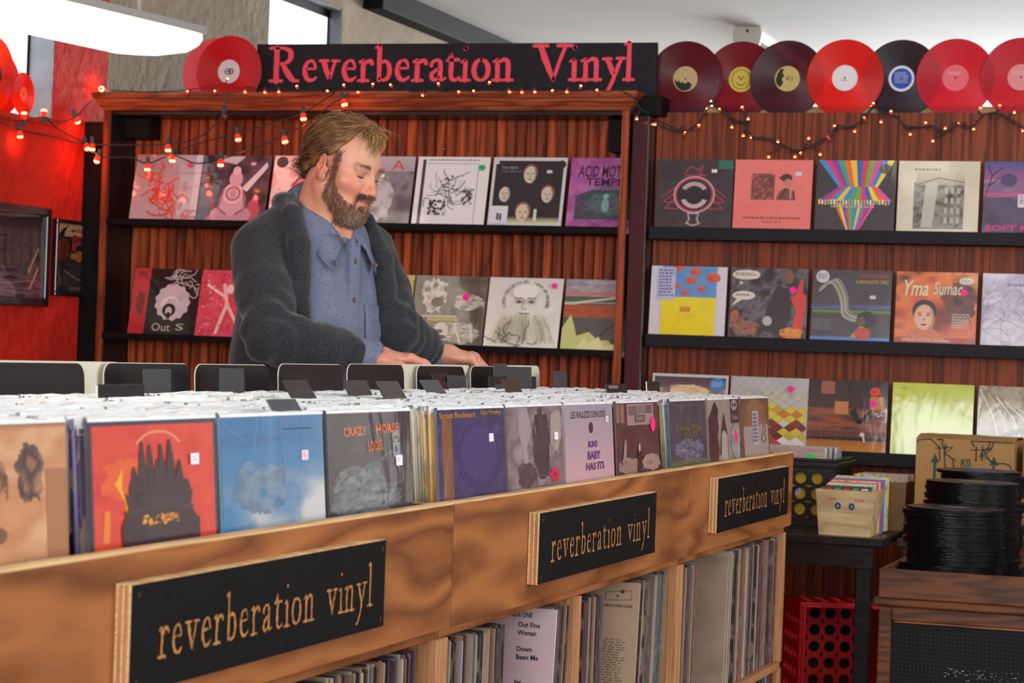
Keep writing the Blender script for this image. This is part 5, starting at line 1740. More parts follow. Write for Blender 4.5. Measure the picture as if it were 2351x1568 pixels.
def disc_mesh(name, r, t, m, seg=56):
    """disc standing in the x-z plane with a raised rim and spindle hole, faces -y"""
    b = MB()
    RM = Matrix.Rotation(math.pi / 2, 4, 'X')
    prof = [(0.0036, -t * .5), (r * .34, -t * .5), (r * .36, -t * .3), (r * .95, -t * .3), (r * .975, -t * .55), (r, -t * .2), (r, t * .2), (r * .975, t * .55), (r * .95, t * .3), (0.0036, t * .3)]
    vs_, fs_ = [], []
    for rr, z in prof:
        for k in range(seg):
            a = 2 * math.pi * k / seg
            vs_.append(RM @ Vector((rr * math.cos(a), rr * math.sin(a), z)))
    n = len(prof)
    for i in range(n):
        j = (i + 1) % n
        for k in range(seg):
            k2 = (k + 1) % seg
            fs_.append((i * seg + k, j * seg + k, j * seg + k2, i * seg + k2))
    return mesh_data(name, vs_, fs_, [m], None, False)
def disc(label, loc, rot, m, fn, r=0.15, group=None):
    o = link('vinyl_record', disc_mesh('vinyl_record', r, 0.0028, m), None, loc, rot)
    tag(o, label, 'record disc', group)
    a = Art(0.1 * r / 0.15, 0.1 * r / 0.15)
    a.k = 1
    fn(a)
    a.obj('paper_label', M_PRINTM, o, (0, -0.0016, -0.05 * r / 0.15))
    MB().lathe([(0.0036, 0), (0.0036, 0.0003)], 12, 0, Matrix.Translation((0, -0.0022, 0)) @ Matrix.Rotation(math.pi / 2, 4, 'X')).obj('spindle_hole', [M_BLACK], o)
    return o
def lab(base, extra=None):
    def fn(a):
        a.e(.5, .5, .5, .5, base, n=36)
        if extra:
            extra(a)
    return fn
def x_trees(a):
    a.p([(.06, .38), (.1, .5), (.16, .36), (.24, .46), (.3, .34), (.4, .38), (.5, .3), (.62, .4), (.72, .32), (.78, .28), (.7, .1), (.5, .02), (.3, .06), (.14, .2)], '#2a2a22')
def x_smile(a):
    a.ring(.5, .5, .36, .4, '#8a7a2a').ring(.5, .45, .16, .2, '#7a4a22', 200, 340).e(.42, .58, .04, .04, '#7a4a22').e(.58, .58, .04, .04, '#7a4a22')
def x_side(a):
    a.p([(.04, .45), (.1, .7), (.22, .88), (.36, .9), (.3, .74), (.38, .6), (.28, .5), (.34, .34), (.24, .16), (.1, .26)], '#2a2624')
    a.lines(.5, .4, .8, .6, 4, '#8a7c4a', 3)
def x_white(a):
    a.lines(.36, .36, .64, .44, 2, '#8f8a8a', 3)
    a.ring(.5, .5, .44, .45, '#cfcaca')
def x_blue(a):
    a.e(.5, .5, .4, .4, '#2f50a8', n=32)
    a.lines(.24, .3, .78, .74, 7, '#c9d2e8', 4, .35)
def x_pink(a):
    a.lines(.2, .6, .8, .74, 2, '#e8a0a4', 3)
def x_swirl(a):
    a.ring(.45, .5, .1, .14, '#4a4545').ring(.6, .5, .08, .13, '#4a4545').l([(.3, .5), (.7, .5)], .03, '#4a4545')
V_MAROON = vinyl_mat('maroon_vinyl', '#5a0f1c', .25)
V_REDM = vinyl_mat('dark_red_vinyl', '#7a1424', .35)
V_PURPLE = vinyl_mat('dark_purple_vinyl', '#42121f', .2)
V_RED = vinyl_mat('bright_red_vinyl', '#e3261c', .4)
V_BLACK = vinyl_mat('black_vinyl', '#1c0f18', .12)
V_ROSE = vinyl_mat('rose_red_vinyl', '#d2243a', .4)
V_ROSE2 = vinyl_mat('cherry_red_vinyl', '#c42036', .4)
V_SIGNRED = vinyl_mat('clear_red_vinyl', '#d61f28', .4)
V_PALE = vinyl_mat('pale_pink_clear_vinyl', '#e8808a', .75)
V_ORANGE = vinyl_mat('clear_orange_vinyl', '#ff5a14', .8)
V_ORRED = vinyl_mat('clear_orange_red_vinyl', '#f0301a', .8)
tops = [(1574, V_MAROON, lab('#c2a878', x_trees), 'dark maroon vinyl record with a tan label of black trees', 8.648),
        (1702, V_REDM, lab('#cdb648', x_smile), 'dark red vinyl record with a round yellow label', 8.672),
        (1808, V_PURPLE, lab('#c4ae6c', x_side), 'purple-black vinyl record with a tan and black label', 8.656),
        (1940, V_RED, lab('#e6e2e4', x_white), 'bright orange-red vinyl record with a white label', 8.642),
        (2070, V_BLACK, lab('#d5dae6', x_blue), 'black vinyl record with a blue and white label', 8.668),
        (2194, V_ROSE, lab('#e06a74', x_pink), 'rose red vinyl record with a pink label', 8.654),
        (2344, V_ROSE2, lab('#d88a8e', x_pink), 'cherry red vinyl record cut by the photo edge, pale pink label', 8.644)]
for px, m, fn, lb, nn in tops:
    p = at(px, 175, 'y', nn)
    disc(lb, (p.x, nn, 2.246), (0, 0, 0), m, fn, .149, 'coloured records standing on the panel wall')
d0 = at(526, 160, 'y', 8.545)
disc('clear red vinyl record with white label leaning on the big sign', (d0.x, 8.545, 2.272), (-.03, 0, 0), V_SIGNRED, lab('#dcd3d3', x_swirl), .150)
d1 = at(492, 160, 'y', 8.572)
disc('pale pink clear record half behind the red one by the big sign', (d1.x, 8.575, 2.268), (-.03, 0, 0), V_PALE, lab('#e0b0b0', x_swirl), .148)
# in the left window
disc('large clear orange record standing in the left window', (-4.895, 7.88, 2.182), (0, -.0, math.pi / 2), V_ORANGE, lab('#3a1a12', lambda a: a.e(.5, .5, .18, .18, '#d8c020')), .149)
disc('small clear orange-red record in front on the window sill', (-4.862, 8.045, 2.12), (0, -.0, math.pi / 2), V_ORRED, lab('#e0602a', None), .088)
disc('clear red record behind the two orange ones in the window', (-4.925, 8.0, 2.155), (0, -.0, math.pi / 2), V_RED, lab('#4a1414', None), .122)

# ------------------------------------------------------------------ framed pictures on the red wall
def framed(n0, n1, z0, z1, fn, label, fw=0.026):
    w, h = n1 - n0, z1 - z0
    r = empty('framed_picture', (U0, (n0 + n1) / 2, z0), (0, 0, math.pi / 2))
    tag(r, label, 'picture')
    for a, b in (((-w / 2, 0), (w / 2, fw)), ((-w / 2, h - fw), (w / 2, h)), ((-w / 2, fw), (-w / 2 + fw, h - fw)), ((w / 2 - fw, fw), (w / 2, h - fw))):
        bevel(MB().box((a[0], -0.026, a[1]), (b[0], -0.001, b[1])).obj('frame_rail', [M_GLOSSBLACK], r), 0.003)
    a = Art(w - 2 * fw, h - 2 * fw)
    fn(a)
    a.obj('picture_print', M_PRINTM, r, (0, -0.006, fw))
    MB().box((-w / 2 + fw, -0.0125, fw), (w / 2 - fw, -0.0115, h - fw)).obj('glass', [M_PICGLASS], r)
    return r
def f_room(a):
    a.cloud(0, 0, 1, 1, ['#5a484a', '#6d5a5c', '#4d3e42'], 4, 3, 14)
    a.g(0, .8, 1, 1, '#5a4246', '#2a1a20')
    a.cloud(0, .0, 1, .36, ['#4a2434', '#5f3040', '#8a6a76', '#3a1c2a'], 5, 6, 20, contrast=2)
    for x in (.3, .46, .58):
        a.l([(x, .34), (x, .74)], .012, '#2f2226')
    a.l([(.2, .55), (.66, .55)], .012, '#2f2226').l([(.2, .72), (.6, .72)], .02, '#2f2226')
    a.cloud(.76, .2, 1, .7, ['#3a2a2e', '#7a6a62', '#241a1e'], 6, 4, 14, contrast=2)
    a.l([(.84, .3), (.95, .6)], .02, '#c9b49a').l([(.86, .1), (.95, .36)], .016, '#d8c8b0')
    a.l([(.2, .2), (.6, .16), (.95, .22)], .01, '#b09aa4').l([(.3, .1), (.9, .05)], .01, '#a08a94')
def f_poster(a):
    a.g(0, 0, 1, 1, '#3a3030', '#2a1a1a')
    a.cloud(0, .0, 1, .42, ['#241f22', '#3a3236', '#4a4440', '#1d181c'], 4, 5, 16)
    a.g(0, .82, 1, 1, '#d8ab7c', '#e2bd92')
    a.p([(.0, .86), (.12, .86), (.2, .93), (.34, .98), (.26, .9), (.22, .82), (.1, .8), (0, .8)], '#1f191c').p([(.38, .91), (.46, .93), (.52, .9), (.46, .89)], '#1f191c')
    a.t('HAMMER', .48, .885, .48, .07, '#c9361c', .03)
    a.p([(.44, .62), (.98, .62), (.98, .84), (.44, .84)], '#c9361c').t('Dracula', .46, .73, .5, .12, '#3a1410', .03)
    a.e(.72, .66, .2, .06, '#1f1517')
    a.cloud(.4, .46, .98, .62, ['#a5661c', '#c98a2c', '#7a4a1c'], 4, 3, 10)
    a.cloud(.04, .46, .36, .8, ['#4a1c18', '#8a3a2a', '#2a1416'], 4, 8, 12)
    a.l([(.1, .3), (.16, .1)], .04, '#8a5a44').l([(.25, .32), (.6, .2), (.96, .16)], .02, '#8a8a94')
    a.lines(.4, .03, .95, .08, 2, '#b08a5a', 4)
framed(7.5, 8.243, 1.263, 1.668, f_room, 'large black-framed picture on the red wall, cut by the photo edge', .032)
framed(8.292, 8.648, 1.313, 1.632, f_poster, 'small black-framed red and tan poster on the red wall', .016)

# ------------------------------------------------------------------ strings of red lights
M_BULBGLASS = emis('red_bulb_glow', '#ff1a08', 2.2)
M_BULBCORE = emis('hot_bulb_core', '#ffae60', 9)
M_BULBOFF = mat('unlit_red_bulb', '#5a2a2a', 0.15)
def bulb_mesh(r, L, lit=True):
    b = MB()
    b.lathe([(r * .55, 0), (r * .75, -L * .12), (r, -L * .4), (r * .9, -L * .62), (r * .55, -L * .85), (r * .15, -L)], 10, 0)
    if lit:
        b.lathe([(r * .3, -L * .55), (r * .98, -L * .62), (r * .93, -L * .72), (r * .7, -L * .82), (r * .2, -L * .86)], 10, 1)
    return b.data('bulb', [M_BULBGLASS if lit else M_BULBOFF, M_BULBCORE], True)
def socket_mesh(r, L):
    return MB().lathe([(r * .5, L), (r * .62, L * .9), (r * .62, L * .2), (r * .75, L * .15), (r * .75, -L * .06), (r * .5, -L * .06)], 8).data('socket', [M_SOCKET], True)
BIG, BIGOFF, BIGS = bulb_mesh(.0125, .036), bulb_mesh(.0125, .036, False), socket_mesh(.014, .03)
MINI, MINIS = bulb_mesh(.0045, .016), socket_mesh(.005, .014)
def string_light(label, cords, bulbs, big, cord_r, group=None, lamp=0.0):
    """bulbs: (point, tilt direction vector the bulb hangs along)"""
    b = MB()
    for c in cords:
        b.tube(smooth_path(c, 5), cord_r, 5)
    cu = b.obj('string_lights', [M_TEALCORD], smooth=True)
    tag(cu, label, 'string lights', group)
    for p, dirv, lit in bulbs:
        q = Vector(dirv).normalized().to_track_quat('-Z', 'Y').to_euler()
        link('socket', BIGS if big else MINIS, cu, p, q)
        link('bulb', (BIG if lit else BIGOFF) if big else MINI, cu, p, q)
        if lamp and lit:
            d = bpy.data.lights.new('bulb_light', 'POINT')
            d.energy = lamp
            d.color = (1, .12, .04)
            d.shadow_soft_size = .012
            lo = bpy.data.objects.new('bulb_light', d)
            COL.objects.link(lo)
            lo.location = Vector(p) + Vector(dirv).normalized() * .055
    return cu
WL, WB = -4.825, 8.40
def wl(x, y): return at(x, y, 'x', WL)
def wb_(x, y): return at(x, y, 'y', WB)
big_b = [(wl(45, 300), (0.1, .05, -1), True), (wl(174, 268), (.1, .4, -.7), True), (wl(238, 207), (.1, -1, .1), True), (wl(100, 268), (0, 0.05, 1), True), (wl(56, 274), (0, -.2, 1), True),
         (wb_(198, 330), (.3, -.1, -.7), True), (wb_(212, 330), (.05, -.1, -1), True), (wb_(226, 358), (-.25, -.1, -1), True),
         (wb_(386, 332), (.1, -.1, -1), True), (wb_(396, 356), (.05, -.1, -1), True), (wb_(339, 376), (.05, -.1, -1), True), (wb_(507, 366), (.05, -.1, -1), True),
         (wb_(545, 308), (.25, -.1, -1), True), (wb_(652, 313), (.3, -.1, -1), True), (wb_(696, 260), (.15, -.1, -1), True), (wb_(788, 228), (.35, -.1, -1), True), (wb_(515, 258), (.2, -.1, -1), False)]
cords = [[wl(-8, 276), wl(45, 298), wl(110, 311), wl(170, 326), wb_(215, 331), wb_(290, 333), wb_(386, 331), wb_(452, 318), wb_(495, 285), wb_(515, 258), wb_(519, 240), wb_(523, 212)],
         [wl(-8, 270), wl(56, 276), wl(100, 270), wl(140, 300), wb_(196, 330), wb_(226, 356), wb_(262, 362), wb_(300, 361), wb_(339, 375), wb_(396, 357), wb_(450, 375), wb_(507, 366)],
         [wb_(396, 356), wb_(420, 342), wb_(480, 322), wb_(545, 307), wb_(620, 284), wb_(696, 259), wb_(752, 224), wb_(768, 214)],
         [wb_(507, 366), wb_(580, 342), wb_(652, 312), wb_(712, 278), wb_(766, 236), wb_(788, 226), wb_(800, 212)],
         [wl(100, 268), wl(140, 280), wl(174, 268), wl(205, 238), wl(236, 208), wb_(262, 208)]]
string_light('string of large red bulbs swagged from the red wall across the bookcase', cords, big_b, True, .0032, lamp=0.22)

def path_bulbs(pts, plane, seed, cord_pts):
    rn = random.Random(seed)
    out, stubs = [], []
    for x, y, up in pts:
        d = (rn.uniform(-.7, .7), -.3, 1.0 if up else -1.0)
        p = at(x, y, 'y', plane)
        base = p - Vector(d).normalized() * .012
        out.append((base, d, True))
        j = min(cord_pts, key=lambda c: (c - p).length)
        stubs.append([base, (base + j) / 2 + Vector((rn.uniform(-.006, .006), -.004, 0)), j])
    return out, stubs
cp = [at(x, y, 'y', 8.455) for x, y in ((262, 208), (330, 211), (400, 209), (440, 205), (480, 200), (520, 193), (545, 203), (575, 200), (590, 205), (622, 207), (640, 202), (680, 209), (720, 203), (752, 212), (790, 206), (820, 209), (850, 205), (886, 208), (915, 202), (950, 211), (985, 206), (1020, 210), (1055, 207), (1090, 210), (1120, 203), (1150, 209), (1190, 202), (1225, 208), (1250, 196), (1280, 205), (1320, 209), (1360, 206), (1395, 209), (1425, 208), (1455, 226), (1470, 248), (1490, 262))]
pts = [(681, 197, 1), (789, 194, 1), (856, 192, 1), (896, 194, 1), (1006, 191, 1), (752, 208, 1), (822, 211, 1), (640, 212, 0), (608, 213, 0), (970, 220, 0), (1053, 210, 1), (1124, 188, 1), (1087, 208, 1), (1170, 212, 0), (1198, 213, 0), (1228, 212, 0), (1268, 207, 1), (1301, 212, 0), (1334, 196, 1), (1370, 206, 1), (523, 180, 1), (431, 209, 1), (493, 208, 1), (562, 212, 0), (1462, 274, 0)]
bl, stubs = path_bulbs(pts, 8.452, 3, cp)
string_light('string of small red lights lying along the bookcase cornice', [cp] + stubs, bl, False, .0022)
cp = [at(x, y, 'y', 8.585) for x, y in ((1470, 250), (1480, 270), (1510, 285), (1545, 300), (1575, 300), (1600, 285), (1618, 262), (1630, 240), (1650, 246), (1668, 262), (1690, 282), (1715, 280), (1718, 300), (1730, 315), (1770, 318), (1800, 335), (1830, 345), (1862, 335), (1885, 322), (1910, 312), (1925, 296), (1955, 292), (1980, 274), (2003, 248), (2030, 258), (2060, 268), (2080, 294), (2110, 292), (2140, 288), (2170, 304), (2200, 286), (2232, 290), (2255, 266), (2285, 258), (2310, 272), (2340, 292), (2360, 300))]
z3 = [(140, 748, 0), (318, 788, 1), (403, 748, 1), (445, 650, 0), (475, 605, 1), (524, 652, 1), (600, 765, 0), (661, 640, 1), (699, 716, 0), (669, 816, 0), (718, 825, 0), (823, 943, 0), (875, 852, 0), (978, 942, 0), (1011, 912, 1), (1062, 832, 0), (1130, 928, 0), (1178, 818, 1), (1217, 752, 1), (1336, 790, 0), (1396, 702, 1), (1449, 616, 1), (1493, 733, 0), (1554, 664, 1), (1670, 808, 0), (1763, 733, 1), (1804, 848, 0), (1878, 772, 0), (1960, 733, 1), (2050, 776, 0), (2090, 645, 1), (2206, 629, 1), (2293, 677, 0), (2342, 786, 0)]
bl, stubs = path_bulbs([(1450 + x / 2.609, y / 2.609, u_) for x, y, u_ in z3], 8.58, 7, cp)
rnd = random.Random(4)
for k in range(0, len(cp) - 1):          # leafless wire tails along the garland
    p = (cp[k] + cp[k + 1]) / 2
    stubs.append([p, p + Vector((rnd.uniform(-.015, .015), -.01, rnd.uniform(-.03, .03)))])
cp2 = [p + Vector((rnd.uniform(-.008, .008), -.008, rnd.uniform(-.012, .012))) for p in cp]
string_light('garland of small red lights draped across the panel wall', [cp, cp2] + stubs, bl, False, .0026)

# ------------------------------------------------------------------ the corner by the end of the bin: benches, crates, boxes
def bench(u0, u1, n0, n1, zt, label):
    r = empty('bench', ((u0 + u1) / 2, n0, 0))
    tag(r, label, 'bench')
    wb((u0, n0, zt - .028), (u1, n1, zt), 'top', M_BLACKB, r, .003)
    wb((u0 + .02, n0 + .012, zt - .1), (u1 - .03, n0 + .02, zt - .028), 'apron', M_BLACKB, r)
    for x in (u0 + .025, u1 - .085):
        for y in (n0 + .02, n1 - .07):
            wb((x, y, 0), (x + .05, y + .05, zt - .028), 'leg', M_BLACKB, r, .003)
    return r
M_BLACKB = wood_mat('black_stained_bench', '#0d0b0c', '#231c1a', (2, 9, 9), .35, .2)
ZT = .588
bench(-2.30, -1.196, 7.30, 8.42, ZT, 'black wooden bench under the crates beyond the bin end')
bench(-1.185, -.2, 7.52, 8.42, ZT - .012, 'second black bench under the cardboard boxes')

def hole_panel(w, h, nx, ny, r, t, margin=.03, seg=14):
    """flat panel in x-z with a grid of round holes, thickness t along y"""
    b = MB()
    x0, x1, z0, z1 = -w / 2 + margin, w / 2 - margin, margin, h - margin
    cw, chh = (x1 - x0) / nx, (z1 - z0) / ny
    for y, flip in ((0, False), (t, True)):
        for a, c in (((-w / 2, 0), (w / 2, z0)), ((-w / 2, z1), (w / 2, h)), ((-w / 2, z0), (x0, z1)), ((x1, z0), (w / 2, z1))):
            q = [(a[0], y, a[1]), (c[0], y, a[1]), (c[0], y, c[1]), (a[0], y, c[1])]
            b.add(q, [(3, 2, 1, 0) if flip else (0, 1, 2, 3)])
        for i in range(nx):
            for j in range(ny):
                cx, cz = x0 + cw * (i + .5), z0 + chh * (j + .5)
                o, n_ = [], []
                for k in range(seg):
                    an = 2 * math.pi * (k + .5) / seg
                    ca, sa = math.cos(an), math.sin(an)
                    m_ = 1 / max(abs(ca) / (cw / 2), abs(sa) / (chh / 2))
                    o.append((cx + ca * m_, y, cz + sa * m_))
                    n_.append((cx + r * ca, y, cz + r * sa))
                # square corners
                f = []
                for k in range(seg):
                    k2 = (k + 1) % seg
                    f.append((k, k2, seg + k2, seg + k) if not flip else (seg + k, seg + k2, k2, k))
                b.add(o + n_, f)
                for sxx in (-1, 1):
                    for szz in (-1, 1):
                        c_ = (cx + sxx * cw / 2, y, cz + szz * chh / 2)
                        e1 = min(o, key=lambda p: abs(p[0] - c_[0]) + 3 * abs(p[2] - c_[2]))
                        e2 = min(o, key=lambda p: 3 * abs(p[0] - c_[0]) + abs(p[2] - c_[2]))
                        b.add([c_, e1, e2], [(0, 1, 2)])
                if not flip:
                    w_ = [(p[0], 0, p[2]) for p in n_] + [(p[0], t, p[2]) for p in n_]
                    b.add(w_, [(k, (k + 1) % seg, seg + (k + 1) % seg, seg + k) for k in range(seg)])
    return b
def crate(label, M, w, d, h, col, nx, ny, hr, name='milk_crate'):
    m = mat(name + '_plastic_' + col.strip('#'), col, .38, spec=.4)
    r = empty(name)
    r.matrix_basis = M
    tag(r, label, 'crate')
    t = .006
    for nm, ww, MM, k in (('front_wall', w, Matrix.Translation((0, -d / 2, 0)), nx), ('rear_wall', w, Matrix.Translation((0, d / 2 - t, 0)), nx),
                          ('side_wall', d, Matrix.Translation((-w / 2 + t, 0, 0)) @ Matrix.Rotation(math.pi / 2, 4, 'Z'), nx), ('side_wall', d, Matrix.Translation((w / 2, 0, 0)) @ Matrix.Rotation(math.pi / 2, 4, 'Z'), nx)):
        o = hole_panel(ww, h - .012, k, ny, hr, t).obj(nm, [m], r)
        o.matrix_basis = MM @ Matrix.Translation((0, 0, .0))
    hole_panel(w, d, nx, nx, hr, t).obj('base', [m], r).matrix_basis = Matrix.Translation((0, d / 2, 0)) @ Matrix.Rotation(math.pi / 2, 4, 'X')
    b = MB()
    e = .012
    b.box((-w / 2 - e, -d / 2 - e, h - .03), (w / 2 + e, -d / 2 + .004, h - .012)).box((-w / 2 - e, d / 2 - .004, h - .03), (w / 2 + e, d / 2 + e, h - .012))
    b.box((-w / 2 - e, -d / 2 + .004, h - .03), (-w / 2 + .004, d / 2 - .004, h - .012)).box((w / 2 - .004, -d / 2 + .004, h - .03), (w / 2 + e, d / 2 - .004, h - .012))
    b.box((-w / 2 - .003, -d / 2 - .003, h - .012), (w / 2 + .003, -d / 2 + .006, h)).box((-w / 2 - .003, d / 2 - .006, h - .012), (w / 2 + .003, d / 2 + .003, h))
    b.box((-w / 2 - .003, -d / 2 + .006, h - .012), (-w / 2 + .006, d / 2 - .006, h)).box((w / 2 - .006, -d / 2 + .006, h - .012), (w / 2 + .003, d / 2 - .006, h))
    bevel(b.obj('rim', [m], r), .003)
    bb = MB()
    for xx in (-w * .27, w * .27):
        bb.box((xx - .03, -d / 2 - .006, .0), (xx + .03, -d / 2, .02))
    bb.obj('foot_lug', [m], r)
    return r
crate('black milk crate with round holes holding records beyond the bin end', Matrix.Translation((-1.60, 7.84, ZT + .001)), .345, .34, .232, '#141315', 5, 3, .0195)
crate('red plastic milk crate lying on its side under the black bench',
      Matrix.Translation((-1.305, 7.45, .174)) @ Matrix.Rotation(math.radians(24), 4, 'Z') @ Matrix.Translation((0, .33, 0)) @ Matrix.Rotation(math.radians(90), 4, 'X') @ Matrix.Rotation(math.pi / 2, 4, 'Z'), .345, .33, .33, '#b30d12', 5, 5, .019)
ME_SEVEN = rounded_slab(.18, .18, 1.0).data('small_sleeve', [M_CARD])
def small_sleeves(group, x, y0, z, size, cols, step, labels, dx=.0, lean=-.1, fns=None, grow=None):
    for i, c in enumerate(cols):
        o = link('small_record_sleeve', ME_SEVEN, None)
        if grow:
            size = grow[0] + (grow[1] - grow[0]) * i / (len(cols) - 1)
        o.matrix_basis = Matrix.Translation((x + dx * i, y0 + step * i, z)) @ Matrix.Rotation(lean, 4, 'X') @ Matrix.Diagonal((size / .18, .004, size / .18, 1))
        o.color = c4(c)
        tag(o, labels[i], 'record', group)
        if fns and fns.get(i):
            a = Art(size, size)
            fns[i](a)
            p = a.obj('cover_print', M_PRINT if size > .2 else M_PRINTM, o)
            p.scale = (.18 / size, 250, .18 / size)
            p.location = (0, -.5 - .08, 0)
def s_front(a):
    a.cloud(0, 0, 1, .8, ['#e0c020', '#d8b41c', '#e8d040'], 3, 4, 8)
    a.cloud(0, .78, 1, 1, ['#b59a9a', '#a58a88', '#c0a8a4'], 4, 5, 10)
    a.r(0, .5, .45, .68, '#d8402a').r(.1, .36, .7, .5, '#e8e2d8')
    a.e(.82, .87, .07, .05, '#28c850')
crc = ['#b5aeb0', '#d8cfc4', '#7a6a70', '#c9bfb8', '#5a4a50', '#d5d0cc', '#8a8f98', '#b9a590']
small_sleeves('records in the black milk crate', -1.60, 7.70, ZT + .012, .255, crc, .024,
              ['%s sleeve standing in the black milk crate%s' % (a, b) for a, b in (('plastic-covered yellow and pink', ' with a green dot'), ('pale cream', ' behind the first'), ('mauve-grey', ''), ('light beige', ' at its middle'), ('dark plum', ''), ('whitish', ' near its back'), ('blue-grey', ''), ('tan', ' at its back'))], .004, -.07, {0: s_front})

def bin_box(label, x, y, z, wt, wbm, d, h, m, front=None, name='record_box'):
    """tapering open wooden box of boards"""
    r = empty(name, (x, y, z))
    tag(r, label, 'box')
    t = .008
    bevel(MB().prism([(-wbm / 2, 0), (wbm / 2, 0), (wt / 2, h), (-wt / 2, h)], 0, t).obj('front_board', [m], r), .001)
    bevel(MB().prism([(-wbm / 2, 0), (wbm / 2, 0), (wt / 2, h), (-wt / 2, h)], d - t, d).obj('rear_board', [m], r), .001)
    for s in (-1, 1):
        pts = [(s * wbm / 2, 0), (s * (wbm / 2 - t), 0), (s * (wt / 2 - t), h), (s * wt / 2, h)]
        bevel(MB().prism(pts if s < 0 else pts[::-1], t, d - t).obj('side_board', [m], r), .001)
    MB().box((-wbm / 2 + t, t, 0), (wbm / 2 - t, d - t, .006)).obj('base_board', [m], r)
    if front:
        a = Art(wbm, h)
        front(a)
        a.obj('front_print', M_PRINTM, r, (0, -.0004, 0))
    return r
def fr45(a):
    a.t('ONE', .16, .78, .16, .05, '#c43a2c', .02).t('FOUR', .68, .76, .2, .05, '#c43a2c', .02)
pb = bin_box('pale wooden box of small records with two blue dots, on the bench', -1.328, 7.345, ZT, .197, .168, .25, .148, M_PINE, fr45)
for x in (.36, .63):
    a = Art(.168, .148)
    a.e(x, .65, .06, .075, '#1f3a5a').e(x, .65, .025, .03, '#7a9ac0')
    a.obj('blue_dot', M_PRINTM, pb, (0, -.0006, 0))
labs7 = ['%s small record sleeve in the pale wooden box' % c for c in ('green and red banded', 'dark blue', 'white front', 'pale yellow', 'orange-red', 'cream', 'magenta', 'bright sky blue', 'bluish white', 'lemon')]
def s7(a):
    a.r(0, 0, 1, 1, '#2a5a7a')
    a.r(0, .92, 1, 1, '#3a3030')
    for k, c in enumerate(('#c43a2c', '#4aa04a', '#c43a2c', '#5aa04a', '#d8d0c0')):
        a.r(.02 + k * .2, .935, .17 + k * .2, .975, c)
small_sleeves('small records in the pale box', -1.33, 7.372, ZT + .008, .168, ['#3a8a5a', '#26557a', '#d8d4c8', '#d8cc80', '#d0482c', '#d8d0b8', '#c42a5a', '#3a78b8', '#b5c4d8', '#d8c43a'], .021, labs7, .002, -.06, {0: s7}, (.15, .178))
bin_box('second wooden box of records behind the pale box', -1.285, 7.70, ZT, .20, .19, .32, .165, mat('worn_brown_box', '#8a6238', .55, noise=.2, nscale=12))
small_sleeves('small records in the second box', -1.285, 7.74, ZT + .01, .175, ['#c9b99a', '#d8d0c4', '#a58a70', '#c9c0b0'], .05, ['%s small record sleeve in the second wooden box' % c for c in ('tan', 'off-white', 'brown', 'pale stone')], .002, -.05)

M_CARTON = mat('corrugated_cardboard', '#a07a4c', .75, spec=.2, noise=.08, nscale=6)
def carton(label, x, y, z, w, d, h, front=None, col=None):
    r = empty('cardboard_box', (x, y, z))
    tag(r, label, 'box')
    m = col or M_CARTON
    t = .005
    b = MB()
    b.box((-w / 2, 0, 0), (w / 2, t, h)).box((-w / 2, d - t, 0), (w / 2, d, h)).box((-w / 2, t, 0), (-w / 2 + t, d - t, h)).box((w / 2 - t, t, 0), (w / 2, d - t, h)).box((-w / 2 + t, t, 0), (w / 2 - t, d - t, t))
    bevel(b.obj('body', [m], r), .002)
    rn = random.Random(int(abs(x) * 1000))
    # front flap folded back with a torn edge, rear flap standing
    pts = [(-w / 2, 0)] + [(-w / 2 + w * k / 14, .09 + rn.uniform(-.012, .012)) for k in range(15)] + [(w / 2, 0)]
    MB().prism(pts, 0, t).obj('flap', [m], r, (0, .004, h), (-math.radians(82), 0, 0))
    MB().prism(pts, 0, t).obj('flap', [m], r, (0, d - .004, h - .004), (math.radians(84), 0, 0))
    if front:
        a = Art(w, h)
        front(a)
        a.obj('box_print', M_PRINTM, r, (0, -.0005, 0))
    return r
def ct(a):
    G = '#1f4a3a'
    for x in (.2, .8):
        a.p([(x - .045, .76), (x + .045, .76), (x, .85)], G).r(x - .014, .6, x + .014, .78, G)
    a.scrib(.22, .82, .36, .95, 4, .012, '#2a2a2c', 3, .07).l([(.24, .93), (.25, .78)], .012, '#2a2a2c').l([(.3, .95), (.3, .8)], .012, '#2a2a2c').l([(.2, .9), (.38, .92), (.3, .85), (.42, .79)], .008, '#2a2a2c')
    a.scrib(.6, .82, .74, .95, 4, .012, '#2a2a2c', 5, .07).l([(.62, .94), (.62, .79)], .012, '#2a2a2c').l([(.68, .95), (.68, .8)], .012, '#2a2a2c').l([(.56, .9), (.78, .92), (.68, .85), (.8, .79)], .008, '#2a2a2c')
    a.t('RTI', .47, .74, .09, .07, G, .03).l([(.45, .72), (.58, .745)], .006, G)
    a.lines(.27, .64, .74, .67, 1, '#5a5a40', 3, .9, 1)
    a.lines(.24, .56, .78, .6, 1, G, 4, .9, 1)
carton('brown cardboard box with green arrows and black scrawls', -.982, 7.60, ZT - .012, .322, .33, .335, ct)
carton('darker cardboard box cut by the right photo edge', -.632, 7.66, ZT - .012, .335, .33, .315, None, mat('darker_cardboard', '#8a6238', .75, spec=.2))

